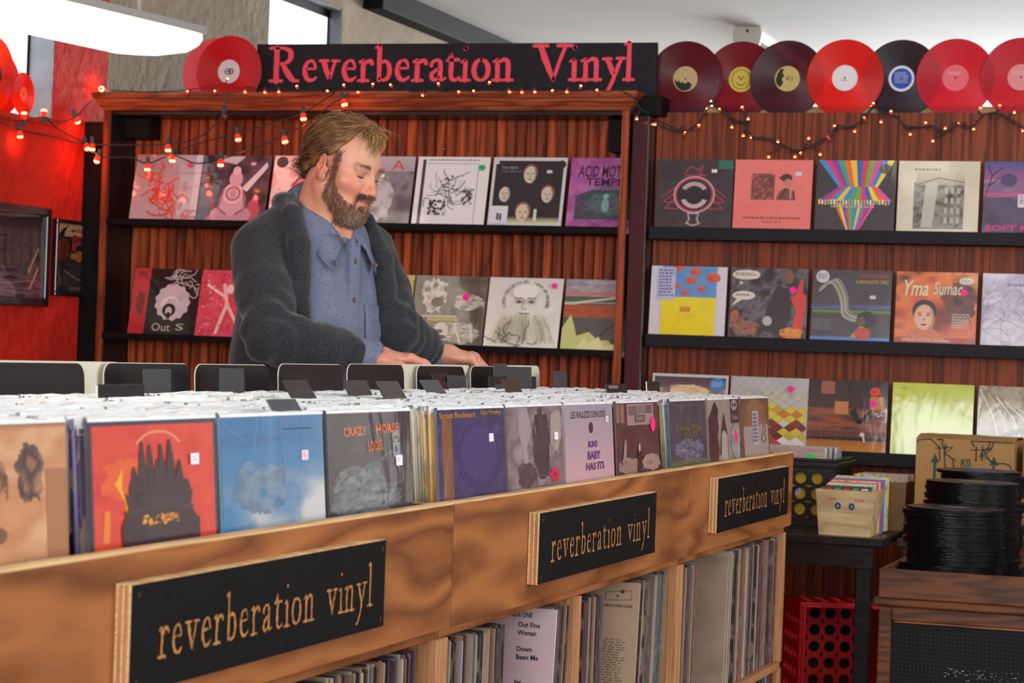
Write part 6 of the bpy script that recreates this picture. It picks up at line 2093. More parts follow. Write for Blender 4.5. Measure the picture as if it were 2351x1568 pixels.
# ------------------------------------------------------------------ old record console with stacks of black discs
CN = 5.62
cb = empty('record_console', (-.45, CN, 0))
tag(cb, 'old walnut record console with a perforated black grille', 'cabinet')
CU0, CU1, CD = -.926, .16, 1.02
wb((CU0, CN, .573), (CU1, CN + .018, .645), 'rim_front', M_WALNUT, cb, .003)
wb((CU0, CN + .018, .573), (CU0 + .018, CN + CD, .645), 'rim_side', M_WALNUT, cb, .003)
wb((CU1 - .018, CN + .018, .573), (CU1, CN + CD, .645), 'rim_side', M_WALNUT, cb, .003)
wb((CU0, CN + CD - .018, .573), (CU1, CN + CD, .645), 'rim_rear', M_WALNUT, cb, .003)
wb((CU0 - .012, CN - .012, .553), (CU1 + .012, CN + CD + .01, .573), 'moulding', M_WALNUT, cb, .006)
wb((CU0 + .002, CN + .004, .0), (CU0 + .034, CN + .03, .553), 'stile', M_WALNUT, cb, .003)
wb((CU1 - .034, CN + .004, .0), (CU1 - .002, CN + .03, .553), 'stile', M_WALNUT, cb, .003)
wb((CU0 + .034, CN + .004, .518), (CU1 - .034, CN + .03, .553), 'top_rail', M_WALNUT, cb, .003)
wb((CU0 + .034, CN + .004, .0), (CU1 - .034, CN + .03, .06), 'bottom_rail', M_WALNUT, cb, .003)
wb((CU0 + .004, CN + .03, .0), (CU0 + .02, CN + CD - .01, .553), 'side_panel', M_WALNUT, cb, .002)
wb((CU1 - .02, CN + .03, .0), (CU1 - .004, CN + CD - .01, .553), 'side_panel', M_WALNUT, cb, .002)
wb((CU0 + .04, CN + .016, .512), (CU1 - .04, CN + .02, .518), 'inner_bead', M_STAINH, cb, .001)
M_GRILLE, _nt, _b = new_mat('perforated_black_grille')
_tc = N(_nt, 'ShaderNodeTexCoord')
_vs = N(_nt, 'ShaderNodeVectorMath', operation='SCALE'); _vs.inputs['Scale'].default_value = 1 / .0098
_nt.links.new(_tc.outputs['Object'], _vs.inputs[0])
_fr = N(_nt, 'ShaderNodeVectorMath', operation='FRACTION')
_nt.links.new(_vs.outputs[0], _fr.inputs[0])
_sb = N(_nt, 'ShaderNodeVectorMath', operation='SUBTRACT'); _sb.inputs[1].default_value = (.5, .5, .5)
_nt.links.new(_fr.outputs[0], _sb.inputs[0])
_ml = N(_nt, 'ShaderNodeVectorMath', operation='MULTIPLY'); _ml.inputs[1].default_value = (1, 0, 1)
_nt.links.new(_sb.outputs[0], _ml.inputs[0])
_ln = N(_nt, 'ShaderNodeVectorMath', operation='LENGTH')
_nt.links.new(_ml.outputs[0], _ln.inputs[0])
_gt = N(_nt, 'ShaderNodeMath', operation='GREATER_THAN'); _gt.inputs[1].default_value = .3
_nt.links.new(_ln.outputs['Value'], _gt.inputs[0])
_mx = N(_nt, 'ShaderNodeMix', data_type='RGBA')
_nt.links.new(_gt.outputs[0], _mx.inputs['Factor'])
_mx.inputs['A'].default_value = (.003, .003, .003, 1)
_mx.inputs['B'].default_value = (.011, .010, .012, 1)
_nt.links.new(_mx.outputs['Result'], _b.inputs['Base Color'])
_b.inputs['Roughness'].default_value = .6
_b.inputs['Specular IOR Level'].default_value = .12
wb((CU0 + .034, CN + .02, .06), (CU1 - .034, CN + .026, .518), 'grille', M_GRILLE, cb, 0)
a = Art(.3, .06)
a.spk(.02, .35, .98, .75, 120, .008, ['#d8d8d8', '#9a9a9a'], 3).spk(.2, .0, .6, .3, 14, .008, ['#d8d8d8'], 4)
a.obj('pale_specks', M_PRINTM, cb, (-.17, .0195, .365))  # scattered pale specks over the lower grille
wb((CU0 + .018, CN + .018, .576), (CU1 - .018, CN + CD - .018, .582), 'deck', M_BLACK, cb, 0)

def flat_disc(r, t, seg=30):
    return MB().lathe([(r * .3, 0), (r * .965, 0), (r, t * .3), (r, t * .7), (r * .965, t), (r * .3, t * .86)], seg).data('shellac_record', [M_SHELLAC], False)
M_SHELLAC = mat('black_shellac', '#0c0b0e', .36, spec=.4)
def stack(x, y, z0, r, n, t, label, lab_top, seed, jit=.004):
    rn = random.Random(seed)
    me = flat_disc(r, t * .8)
    dx = dy = 0
    for k in range(n):
        if rn.random() < .2:
            dx, dy = rn.gauss(0, jit * 1.2), rn.gauss(0, jit * 1.2)
        o = link('shellac_record', me, None, (x + dx + rn.gauss(0, jit * .35), y + dy + rn.gauss(0, jit * .35), z0 + k * t), (rn.uniform(-.003, .003), rn.uniform(-.003, .003), rn.random() * 6))
        tag(o, label, 'record disc', label.replace('black disc', 'black discs'))
    tag(o, lab_top[0], 'record disc', None)
    MB().lathe([(r * .32, 0), (r * .32, .0004)], 24).obj('paper_label', [mat('stack_label_' + lab_top[1].strip('#'), lab_top[1], .5)], o, (0, 0, t * .82))
stack(-.782, 5.862, .5825, .1235, 62, .0034, 'black disc in the front stack on the console', ('top black disc of the front stack, dull grey label', '#4a4a52'), 3, .005)
stack(-.772, 6.14, .5825, .122, 78, .0034, 'black disc in the middle stack on the console', ('top black disc of the middle stack, olive label', '#6a6a3a'), 5, .005)
stack(-.782, 6.44, .5825, .118, 83, .0034, 'black disc in the rear stack on the console', ('top black disc of the rear stack, purple-blue label', '#4a4a90'), 7, .004)

# ------------------------------------------------------------------ the man: bodies and clothes as smooth blended volumes
def smin(a, b, k):
    if k <= 0:
        return np.minimum(a, b)
    h = np.clip(0.5 + 0.5 * (b - a) / k, 0, 1)
    return b * (1 - h) + a * h - k * h * (1 - h)

class Sdf:
    """list of blended primitives; every primitive knows a bounding ball so that far blocks are skipped"""
    def __init__(s):
        s.p = []
    def _add(s, fn, op, k):
        s.p.append((fn, op, k))
        return s
    def ell(s, c, r, R=None, k=0.02, op='+'):
        c, r = np.array(c, float), np.array(r, float)
        Rm = np.array(R, float) if R is not None else np.eye(3)     # columns are the local axes
        def fn(P):
            q = (P - c) @ Rm
            k0 = np.linalg.norm(q / r, axis=-1)
            k1 = np.linalg.norm(q / (r * r), axis=-1) + 1e-9
            return k0 * (k0 - 1.0) / k1
        return s._add(fn, op, k)
    def cap(s, a, b, ra, rb, k=0.02, op='+'):
        a, b = np.array(a, float), np.array(b, float)
        d = b - a
        L2 = max(float(d @ d), 1e-9)
        def fn(P):
            t = np.clip(((P - a) @ d) / L2, 0, 1)
            return np.linalg.norm(P - a - t[..., None] * d, axis=-1) - (ra + (rb - ra) * t)
        return s._add(fn, op, k)
    def chain(s, pts, rs, k=0.02, kj=0.01, op='+'):
        for i in range(len(pts) - 1):
            s.cap(pts[i], pts[i + 1], rs[i], rs[i + 1], k if i == 0 else kj, op)
        return s
    def box(s, c, h, R=None, rad=0.0, k=0.02, op='+'):
        c, h = np.array(c, float), np.array(h, float)
        Rm = np.array(R, float) if R is not None else np.eye(3)
        def fn(P):
            q = np.abs((P - c) @ Rm) - (h - rad)
            return np.linalg.norm(np.maximum(q, 0), axis=-1) + np.minimum(q.max(-1), 0) - rad
        return s._add(fn, op, k)
    def fun(s, fn, op='+', k=0.0):
        return s._add(fn, op, k)
    def near(s, c, R):
        """only the primitives that matter within R of c"""
        c = np.asarray(c, float)[None]
        vals = [(fn(c)[0] if op in '+-' else 0.0) for fn, op, k in s.p]
        m = min(v for v, q in zip(vals, s.p) if q[1] == '+')
        o = Sdf()
        for v, q in zip(vals, s.p):
            if q[1] == '+' and v - R > m + R + q[2] + .004 and v > 0:
                continue
            if q[1] == '-' and v - R > R * 1.6 + q[2] + .012:
                continue
            o.p.append(q)
        return o
    def __call__(s, P):
        d = np.full(P.shape[:-1], 10.0)
        for fn, op, k in s.p:
            v = fn(P)
            if op == '+':
                d = smin(d, v, k)
            elif op == '-':
                d = -smin(-d, v, k)
            elif op == '&':
                d = -smin(-d, -v, k)
            else:
                d = d + v                      # displacement
        return d

def surface(sdf, lo, hi, h, block=12, slack=1.9):
    """surface nets on a sparse set of blocks"""
    lo, hi = np.array(lo, float), np.array(hi, float)
    n = np.ceil((hi - lo) / h).astype(int) + 1
    nb = -(-n // block)
    n = nb * block
    D = np.full(n + 1, 1.0, np.float32)
    g = np.stack(np.meshgrid(*[np.arange(k) for k in nb], indexing='ij'), -1).reshape(-1, 3)
    cen = lo + (g + 0.5) * block * h
    d = sdf(cen)
    R = block * h * 0.87 * slack + 0.012
    D_c = d
    inside = g[d < -R]
    for b in inside:
        D[b[0] * block:(b[0] + 1) * block + 1, b[1] * block:(b[1] + 1) * block + 1, b[2] * block:(b[2] + 1) * block + 1] = -1
    near = g[np.abs(d) <= R]
    ax = np.arange(block + 1)
    off = np.stack(np.meshgrid(ax, ax, ax, indexing='ij'), -1)
    Rb = block * h * 0.87
    for b in near:
        vv = sdf.near(lo + (b + .5) * block * h, Rb)(lo + (b * block + off) * h)
        if True:
            D[b[0] * block:(b[0] + 1) * block + 1, b[1] * block:(b[1] + 1) * block + 1, b[2] * block:(b[2] + 1) * block + 1] = vv
    S = D < 0
    c = S[:-1, :-1, :-1].astype(np.int8)
    tot = np.zeros(tuple(n), np.int8)
    for a in (0, 1):
        for b in (0, 1):
            for e in (0, 1):
                tot += S[a:n[0] + a, b:n[1] + b, e:n[2] + e]
    act = np.argwhere((tot > 0) & (tot < 8))
    vid = -np.ones(tuple(n), np.int64)
    vid[act[:, 0], act[:, 1], act[:, 2]] = np.arange(len(act))
    acc, cnt = np.zeros((len(act), 3)), np.zeros(len(act))
    cor = [(a, b, e) for a in (0, 1) for b in (0, 1) for e in (0, 1)]
    val = {q: D[act[:, 0] + q[0], act[:, 1] + q[1], act[:, 2] + q[2]].astype(float) for q in cor}
    for q in cor:
        for axis in range(3):
            if q[axis] == 0:
                r = list(q); r[axis] = 1; r = tuple(r)
                m = (val[q] < 0) != (val[r] < 0)
                t = np.where(m, val[q] / (val[q] - val[r] + 1e-12), 0)
                p = np.array(q, float)[None].repeat(len(act), 0)
                p[:, axis] += t
                acc[m] += p[m]
                cnt[m] += 1
    V = lo + (act + acc / np.maximum(cnt, 1)[:, None]) * h
    F = []
    for axis in range(3):
        o1, o2 = [(1, 2), (2, 0), (0, 1)][axis]
        sl = [slice(0, n[k]) for k in range(3)]
        s0 = S[tuple(sl)]
        sl2 = list(sl); sl2[axis] = slice(1, n[axis] + 1)
        s1 = S[tuple(sl2)]
        e = np.argwhere(s0 != s1)
        e = e[(e[:, o1] > 0) & (e[:, o2] > 0)]
        fl = s0[e[:, 0], e[:, 1], e[:, 2]]
        def vv(d1, d2):
            q = e.copy(); q[:, o1] -= d1; q[:, o2] -= d2
            return vid[q[:, 0], q[:, 1], q[:, 2]]
        quad = np.stack([vv(0, 0), vv(1, 0), vv(1, 1), vv(0, 1)], -1)
        quad[~fl] = quad[~fl][:, ::-1]
        F.append(quad)
    F = np.concatenate(F)
    F = F[(F >= 0).all(1)]
    return V, F

def vmesh(name, V, Fq, m, M, cols=None):
    me = bpy.data.meshes.new(name)
    me.vertices.add(len(V))
    W_ = V @ np.array(M.to_3x3()).T + np.array(M.translation)
    me.vertices.foreach_set('co', W_.astype(np.float32).ravel())
    me.loops.add(len(Fq) * 4)
    me.loops.foreach_set('vertex_index', Fq.astype(np.int32).ravel())
    me.polygons.add(len(Fq))
    me.polygons.foreach_set('loop_start', np.arange(len(Fq), dtype=np.int32) * 4)
    me.update(calc_edges=True)
    me.polygons.foreach_set('use_smooth', [True] * len(Fq))
    me.materials.append(m)
    if cols is not None:
        ca = me.color_attributes.new('print', 'FLOAT_COLOR', 'POINT')
        ca.data.foreach_set('color', np.concatenate([cols, np.ones((len(cols), 1))], 1).astype(np.float32).ravel())
    me.validate()
    return me

# man's space: x to the camera's right, y away from the camera, z up; its origin stands on the floor under him
CY, SY = math.cos(math.radians(18.753)), math.sin(math.radians(18.753))
Y0 = 5.35
MAN_M = Matrix(((CY, -SY, 0, -SY * Y0), (SY, CY, 0, CY * Y0), (0, 0, 1, 0), (0, 0, 0, 1)))
C = np.array((-.467, 0.0, 1.40))
a_ = math.radians(45.5)
TF = np.array((math.sin(a_), -math.cos(a_), 0))          # chest direction
TRt = np.array((-math.cos(a_), -math.sin(a_), 0))        # towards his right hand
ZU = np.array((0, 0, 1.0))
TM_ = np.stack([TRt, TF, ZU], 1)
def T(a, b, z):
    """torso space: a to his right, b forwards, z height"""
    return C * np.array((1, 1, 0)) + TRt * a + TF * b + ZU * z
# head frame
hy, hp, hr = math.radians(57), math.radians(18), math.radians(4)
HF = np.array((math.sin(hy), -math.cos(hy), 0))
HR_ = np.array((-math.cos(hy), -math.sin(hy), 0))
HFp = HF * math.cos(hp) - ZU * math.sin(hp)
HUp = ZU * math.cos(hp) + HF * math.sin(hp)
HRr = HR_ * math.cos(hr) + HUp * math.sin(hr)
HUr = HUp * math.cos(hr) - HR_ * math.sin(hr)
HM = np.stack([HRr, HFp, HUr], 1)
HS = 0.90
HC = np.array((-.411, -.045, 1.558))
def Hd(x, y, z):
    return HC + HM @ (np.array((x, y, z)) * HS)
def to_head(P):
    return ((P - HC) @ HM) / HS

# joints
SR, SL = T(.163, -.012, 1.362), T(-.176, -.012, 1.372)
ER, WR = np.array((-.540, -.285, 1.163)), np.array((-.335, -.225, 1.128))
EL, WL_ = np.array((-.276, .040, 1.186)), np.array((-.196, .160, 1.140))

body = Sdf()
# skull and face
def he(c, r, k=.015, op='+', R=None):
    body.ell(Hd(*c), np.array(r) * HS, HM if R is None else HM @ R, k, op)
def hc(a, b, ra, rb, k=.012, op='+'):
    body.cap(Hd(*a), Hd(*b), ra * HS, rb * HS, k, op)
he((0, -.014, .048), (.0745, .097, .084), .01)
he((0, .026, .018), (.066, .068, .078), .02)
he((0, .034, -.042), (.056, .060, .064), .03)
he((0, .047, -.074), (.045, .047, .034), .03)
he((0, .083, -.092), (.021, .017, .016), .018)
hc((-.050, .012, -.062), (-.022, .074, -.098), .014, .012, .03)
hc((.050, .012, -.062), (.022, .074, -.098), .014, .012, .03)
hc((-.034, .078, .034), (.034, .078, .034), .0115, .0115, .018)
hc((-.054, .056, -.018), (-.036, .076, -.022), .015, .015, .022)
hc((.054, .056, -.018), (.036, .076, -.022), .015, .015, .022)
for s_ in (-1, 1):
    he((s_ * .033, .100, .013), (.017, .017, .012), .014, '-')
    he((s_ * .033, .0765, .012), (.0155, .0145, .0130), .006)           # closed lids over the eyeballs
    hc((s_ * .046, .080, .0235), (s_ * .018, .088, .024), .0055, .005, .008)
# nose
hc((0, .087, .026), (0, .1105, -.020), .0072, .0098, .012)
he((0, .1155, -.0265), (.0105, .0115, .0100), .008)
for s_ in (-1, 1):
    he((s_ * .0135, .1005, -.031), (.0085, .0115, .0085), .006)
    he((s_ * .0065, .1085, -.0395), (.0042, .0065, .0042), .003, '-')
# lips
hc((-.021, .0815, -.0545), (0, .0965, -.0505), .0045, .0062, .006)
hc((.021, .0815, -.0545), (0, .0965, -.0505), .0045, .0062, .006)
hc((-.018, .0825, -.0595), (0, .0945, -.0635), .0048, .0074, .006)
hc((.018, .0825, -.0595), (0, .0945, -.0635), .0048, .0074, .006)
hc((-.023, .0895, -.0565), (0, .1025, -.0565), .0014, .0016, .002, '-')
hc((.023, .0895, -.0565), (0, .1025, -.0565), .0014, .0016, .002, '-')
he((0, .1, -.076), (.02, .008, .005), .008, '-')
# ears
def rotz(t):
    return np.array(((math.cos(t), -math.sin(t), 0), (math.sin(t), math.cos(t), 0), (0, 0, 1.0)))
def rotx(t):
    return np.array(((1, 0, 0), (0, math.cos(t), -math.sin(t)), (0, math.sin(t), math.cos(t))))
for s_ in (-1, 1):
    E = rotz(s_ * -.55) @ rotx(.2)
    he((s_ * .0800, -.010, -.001), (.0085, .0200, .0340), .006, '+', E)
    he((s_ * .0865, -.008, .003), (.0062, .0118, .0205), .004, '-', E)
    hc((s_ * .0835, -.020, -.006), (s_ * .081, -.012, .014), .0032, .0032, .003)
    he((s_ * .0775, .003, -.027), (.006, .009, .010), .006)
    hc((s_ * .0765, .008, -.004), (s_ * .0765, .007, -.011), .0055, .0055, .004)
# neck and trunk
body.cap(Hd(0, -.016, -.055), T(0, .004, 1.40), .053, .059, .03)
body.cap(Hd(0, -.042, -.03), T(0, -.035, 1.42), .042, .05, .03)
for s_ in (-1, 1):
    body.cap(Hd(s_ * .055, -.012, -.05), T(s_ * .02, .075, 1.405), .013, .011, .02)
body.cap(T(-.13, -.02, 1.36), T(.13, -.02, 1.36), .045, .045, .04)
he2 = lambda c, r, k: body.ell(T(*c), r, TM_, k)
he2((0, .0, 1.28), (.155, .098, .2), .05)
he2((0, .015, 1.10), (.145, .105, .19), .06)
he2((0, .0, .93), (.155, .11, .14), .06)
for s_, S_, E_, W_ in ((1, SR, ER, WR), (-1, SL, EL, WL_)):
    body.cap(S_, E_, .042, .038, .03)
    body.cap(E_, W_, .039, .0265, .015)
    hip = T(s_ * .09, 0, .90)
    kn, an = T(s_ * .11, .03, .48), T(s_ * .12, -.01, .09)
    body.cap(hip, kn, .082, .056, .04)
    body.cap(kn, an, .052, .036, .02)
    body.cap(an, T(s_ * .15, .13, .035), .035, .03, .02)

# hands: palm, four fingers, thumb
def hand(W_, fwd, up, side, curl):
    """side: unit vector towards the thumb; fingers bend down over what they touch"""
    fwd = np.array(fwd) / np.linalg.norm(fwd)
    up = np.array(up) - fwd * (np.array(up) @ fwd)
    up /= np.linalg.norm(up)
    sd = np.cross(fwd, up)
    sd *= np.sign(sd @ np.array(side))
    B = lambda f, s, u: W_ + fwd * f + sd * s + up * u
    Rm = np.stack([fwd, sd, up], 1)
    body.cap(B(-.01, 0, 0), B(.03, 0, .001), .0255, .026, .015)
    body.ell(B(.055, 0, .0), (.052, .041, .0175), Rm, .014)
    body.ell(B(.035, .024, -.006), (.034, .018, .017), Rm, .012)
    for i, (s_, L, f0) in enumerate(((.030, .074, .090), (.0105, .082, .096), (-.0105, .076, .092), (-.030, .060, .084))):
        k0 = B(f0, s_, .004)
        body.ell(k0, (.0125, .0105, .011), Rm, .008)
        r = (.0098, .0098, .0094, .0084)[i]
        an, p, pts = curl[0] + .05 * i, k0, [k0]
        for seg, (fr, bend) in enumerate(((.46, curl[1]), (.30, curl[2]), (.24, 0))):
            p = p + (fwd * math.cos(an) - up * math.sin(an) + sd * (.06 * (1.2 - i * .8))) * L * fr
            pts.append(p)
            an += bend
        body.chain(pts, [r, r * .95, r * .88, r * .74], .005, .003)
    t0, t1, t2 = B(.03, .032, -.004), B(.062, .052, -.014), B(.09, .055, -.026)
    body.chain([B(.012, .018, -.004), t0, t1, t2], [.014, .0135, .011, .0085], .01, .005)
hand(WR + np.array((.012, .004, -.004)), (.96, .22, -.02), (0, 0, 1), (-.2, -1, 0), (.28, .55, .4))
hand(WL_ + np.array((.012, .0, -.002)), (.95, .10, -.10), (0, -.1, 1), (.1, 1, 0), (.62, .6, .4))
# creases between knuckles come from the blended chains

V, Fq = surface(body, (-.78, -.45, 0.0), (.08, .42, 1.75), .0034)
hq = to_head(V)
# skin tints: cheeks, nose, ears and knuckles are redder, lids darker, neck redder below
base = np.array(lin('#c98d72'))
red = np.array(lin('#c8745f'))
pale = np.array(lin('#d3a288'))
def fall(q, c, r):
    return np.exp(-(((q - np.array(c)) / np.array(r)) ** 2).sum(-1))
ishead = (hq[:, 2] > -.13)
w = np.zeros(len(V))
for s_ in (-1, 1):
    w += .8 * fall(hq, (s_ * .045, .075, -.025), (.028, .03, .024)) + .9 * fall(hq, (s_ * .08, -.01, 0), (.014, .03, .04))
w += .75 * fall(hq, (0, .115, -.027), (.02, .02, .02))
w = np.clip(w, 0, 1)[:, None]
cols = base * (1 - w) + red * w
fh = np.clip(fall(hq, (0, .075, .07), (.06, .05, .035)), 0, 1)[:, None]
cols = cols * (1 - fh * .7) + pale * fh * .7
lip = np.clip(1.3 * (fall(hq, (0, .1, -.056), (.019, .014, .0085))), 0, 1)[:, None]
cols = cols * (1 - lip) + np.array(lin('#b5665c')) * lip
for s_ in (-1, 1):
    ey = np.clip(fall(hq, (s_ * .033, .09, .014), (.019, .014, .011)), 0, 1)[:, None]
    cols = cols * (1 - ey * .6) + np.array(lin('#9a6454')) * ey * .6
nk = np.clip((-.085 - hq[:, 2]) / .05, 0, 1)[:, None] * (np.abs(hq[:, 0]) < .12)[:, None]
cols = cols * (1 - nk * .6) + np.array(lin('#c67e66')) * nk * .6
M_SKIN, _nt, _b = new_mat('skin')
_a = N(_nt, 'ShaderNodeVertexColor'); _a.layer_name = 'print'
_nt.links.new(_a.outputs[0], _b.inputs['Base Color'])
_b.inputs['Roughness'].default_value = .48
_b.inputs['Subsurface Weight'].default_value = .12
_b.inputs['Subsurface Radius'].default_value = (.012, .004, .002)
_b.inputs['Subsurface Scale'].default_value = .6
man = link('person', vmesh('person', V, Fq, M_SKIN, MAN_M, cols))
tag(man, 'bearded man in a charcoal shawl cardigan and blue shirt looking down at records', 'person')

def cloth(name, sd, lo, hi, h, m, parent=man):
    v, f = surface(sd, lo, hi, h)
    return link(name, vmesh(name, v, f, m, MAN_M), parent)

# ---- shirt (chambray)
M_SHIRT = mat('blue_chambray', '#656b80', .85, spec=.2, noise=.16, nscale=170, bump=.06, bscale=90)
_hem = .80
shirt = Sdf()
shirt.ell(T(0, .004, 1.285), (.172, .118, .215), TM_, .05)
shirt.ell(T(0, .022, 1.10), (.160, .124, .22), TM_, .06)
shirt.ell(T(0, .01, .92), (.168, .13, .17), TM_, .06)
shirt.cap(T(-.105, -.012, 1.372), T(.105, -.012, 1.372), .054, .054, .05)
shirt.cap(T(0, -.03, 1.42), T(0, -.035, 1.468), .076, .068, .03)
def sh_folds(P):
    q = (P - C * np.array((1, 1, 0))) @ TM_
    return .0022 * np.sin(q[..., 2] * 62 + q[..., 0] * 38 + 2 * np.sin(q[..., 0] * 21)) * np.clip((1.36 - q[..., 2]) * 6, 0, 1) + .0016 * np.sin(q[..., 0] * 95 - q[..., 2] * 30)
shirt.fun(sh_folds, 'd')
# front placket fold
shirt.box(T(.002, .128, 1.12), (.016, .012, .28), TM_, .004, .006)
shirt.cap(Hd(0, -.02, -.06), T(0, .0, 1.37), .069, .058, .01, '-')
shirt.cap(T(-.004, .10, 1.475), T(-.002, .128, 1.385), .056, .006, .012, '-')
shirt.cap(T(-.003, .06, 1.46), T(-.003, .085, 1.40), .05, .02, .01, '-')
shirt_o = cloth('shirt', shirt, (-.75, -.3, .70), (-.15, .32, 1.56), .0062, M_SHIRT)
# cuffs of the shirt showing at the wrists
for nm, W_, E_, ext in (('cuff', WR, ER, .022), ('cuff', WL_, EL, .034)):
    dv = (W_ - E_) / np.linalg.norm(W_ - E_)
    cf = Sdf()
    cf.cap(W_ - dv * .05, W_ + dv * ext, .038, .041, 0)
    cf.cap(W_ + dv * (ext - .012), W_ + dv * (ext + .045), .034, .037, .004, '-')
    cloth(nm, cf, np.minimum(E_, W_) - .10, np.maximum(E_, W_) + .10, .005, M_SHIRT, shirt_o)
# grey undershirt in the neck opening
M_TEE = mat('grey_undershirt', '#77726f', .9, spec=.1, noise=.1, nscale=120)
tee = Sdf()
tee.ell(T(0, .0, 1.285), (.150, .108, .2), TM_, .05)
tee.cap(T(0, .01, 1.28), T(0, .04, 1.375), .09, .052, .03)
tee.cap(Hd(0, -.02, -.06), T(0, .02, 1.40), .067, .055, .01, '-')
cloth('undershirt', tee, (-.70, -.2, 1.05), (-.25, .2, 1.5), .008, M_TEE)

def tpoly(name, rows, m, parent, th=.0035):
    """strip between rows of torso-space points, thickened"""
    vs_ = [MAN_M @ Vector(T(*p)) for r in rows for p in r]
    n = len(rows[0])
    fs_ = [(i * n + k, i * n + k + 1, (i + 1) * n + k + 1, (i + 1) * n + k) for i in range(len(rows) - 1) for k in range(n - 1)]
    o = link(name, mesh_data(name, vs_, fs_, [m], None, True), parent)
    so = o.modifiers.new('cloth_thickness', 'SOLIDIFY'); so.thickness = th; so.offset = 0
    return o
for s_, nm in ((1, 'collar'), (-1, 'collar')):
    top = [(0, -.088, 1.510), (s_ * .040, -.070, 1.508), (s_ * .068, -.022, 1.490), (s_ * .066, .030, 1.462), (s_ * .048, .074, 1.428), (s_ * .022, .108, 1.398)]
    mid = [(0, -.102, 1.492), (s_ * .050, -.084, 1.490), (s_ * .082, -.024, 1.470), (s_ * .084, .042, 1.436), (s_ * .066, .096, 1.396), (s_ * .040, .128, 1.374)]
    bot = [(0, -.108, 1.462), (s_ * .056, -.092, 1.460), (s_ * .092, -.026, 1.440), (s_ * .094, .050, 1.402), (s_ * .086, .108, 1.350), (s_ * .068, .134, 1.318)]
    cl_ = tpoly('collar', [top, mid, bot], M_SHIRT, shirt_o)
M_BUTTON = mat('brown_button', '#4a3c30', .3)
def button(par, a, b, z):
    p = MAN_M @ Vector(T(a, b, z))
    q = (MAN_M.to_3x3() @ Vector(TF)).to_track_quat('Z', 'Y')
    o = MB().lathe([(.0058, 0), (.0062, .0012), (.0046, .002), (.0016, .0016)], 12).obj('button', [M_BUTTON], par, p)
    o.rotation_euler = q.to_euler()
    return o
def front_b(sd, a, z, b0=.22):
    bs = np.linspace(b0, .02, 220)
    d = sd(np.array([T(a, b, z) for b in bs]))
    i = np.argmax(d < 0)
    return bs[i]
for z in (1.345, 1.255, 1.165, 1.075, .985):
    button(shirt_o, .002, front_b(shirt, .002, z) + .0005, z)
for s_ in (1, -1):
    button(shirt_o, s_ * .062, .1365, 1.339)
# chest pocket on his left
pk = []
for z in (1.245, 1.215, 1.18, 1.15, 1.125):
    row = []
    for a in (-.035, -.055, -.075, -.095, -.112):
        zz = z - (.012 * (1 - abs(a + .073) / .04) if z < 1.13 else 0)
        row.append((a, front_b(shirt, a, zz) + .004, zz))
    pk.append(row)
tpoly('pocket', pk, M_SHIRT, shirt_o, .003)
button(shirt_o, -.073, front_b(shirt, -.073, 1.235) + .003, 1.235)

# ---- cardigan
M_CARD_ = mat('charcoal_wool', '#2d2e32', .95, spec=.1, noise=.6, nscale=330, bump=.12, bscale=170)
_b = M_CARD_.node_tree.nodes['Principled BSDF']
_b.inputs['Sheen Weight'].default_value = .18
_b.inputs['Sheen Roughness'].default_value = .5
cg = Sdf()
cg.ell(T(0, -.004, 1.275), (.192, .138, .235), TM_, .05)
cg.ell(T(0.01, -.012, 1.08), (.192, .168, .25), TM_, .06)
cg.ell(T(.01, -.022, .86), (.205, .185, .22), TM_, .08)
cg.cap(T(-.125, -.018, 1.382), T(.115, -.018, 1.378), .068, .068, .06)
cg.cap(T(0, -.022, 1.40), T(0, -.026, 1.445), .088, .076, .04)
# the open front
for z0, z1 in ((1.48, .60),):
    cg.box(T(.008, .16, 1.02), (.124, .135, .45), TM_, .03, .012, '-')
cg.cap(T(0, .04, 1.50), T(.006, .13, 1.40), .075, .11, .012, '-')
cg.cap(Hd(0, -.02, -.05), T(0, .0, 1.40), .082, .074, .01, '-')
def sleeve_(S_, E_, W_, r):
    cg.cap(S_, S_ * .5 + E_ * .5, r[0], r[1], .035)
    cg.cap(S_ * .5 + E_ * .5, E_, r[1], r[2], .012)
    dv = (W_ - E_) / np.linalg.norm(W_ - E_)
    mid = E_ * .45 + W_ * .55
    cg.cap(E_, mid, r[2], r[3], .02)
    cg.cap(mid, W_ - dv * .035, r[3], r[4], .012)
sleeve_(SR + np.array((-.004, 0, .0)), ER, WR, (.0660, .0670, .0600, .0545, .0470))
sleeve_(SL, EL, WL_, (.0660, .0660, .0590, .0540, .0480))
# shawl collar: a flattened roll round the neck and down both edges
def roll(pts, rs):
    P = [T(*p) for p in pts]
    cg.chain(P, rs, .012, .006)
roll([(0, -.092, 1.468), (.050, -.076, 1.482), (.086, -.026, 1.476), (.116, .038, 1.446), (.138, .094, 1.375), (.147, .110, 1.27), (.142, .116, 1.15), (.138, .118, 1.0), (.136, .116, .80)],
     [.023, .023, .023, .025, .028, .027, .025, .024, .022])
roll([(0, -.092, 1.468), (-.050, -.076, 1.482), (-.083, -.026, 1.476), (-.104, .044, 1.442), (-.118, .096, 1.36), (-.127, .110, 1.25), (-.126, .116, 1.12), (-.124, .118, 1.0), (-.122, .116, .80)],
     [.023, .023, .023, .026, .030, .029, .027, .024, .022])
def noise3(P, f, seed):
    a = np.sin(P[..., 0] * f + seed) + np.sin(P[..., 1] * f * 1.13 + seed * 2.1) + np.sin(P[..., 2] * f * .91 + seed * .7)
    return np.sin(a * 1.7 + P[..., 2] * f * .5)
def seg_t(P, a, b):
    d = b - a
    t = ((P - a) @ d) / (d @ d)
    r = np.linalg.norm(P - a - np.clip(t, 0, 1)[..., None] * d, axis=-1)
    return t, r
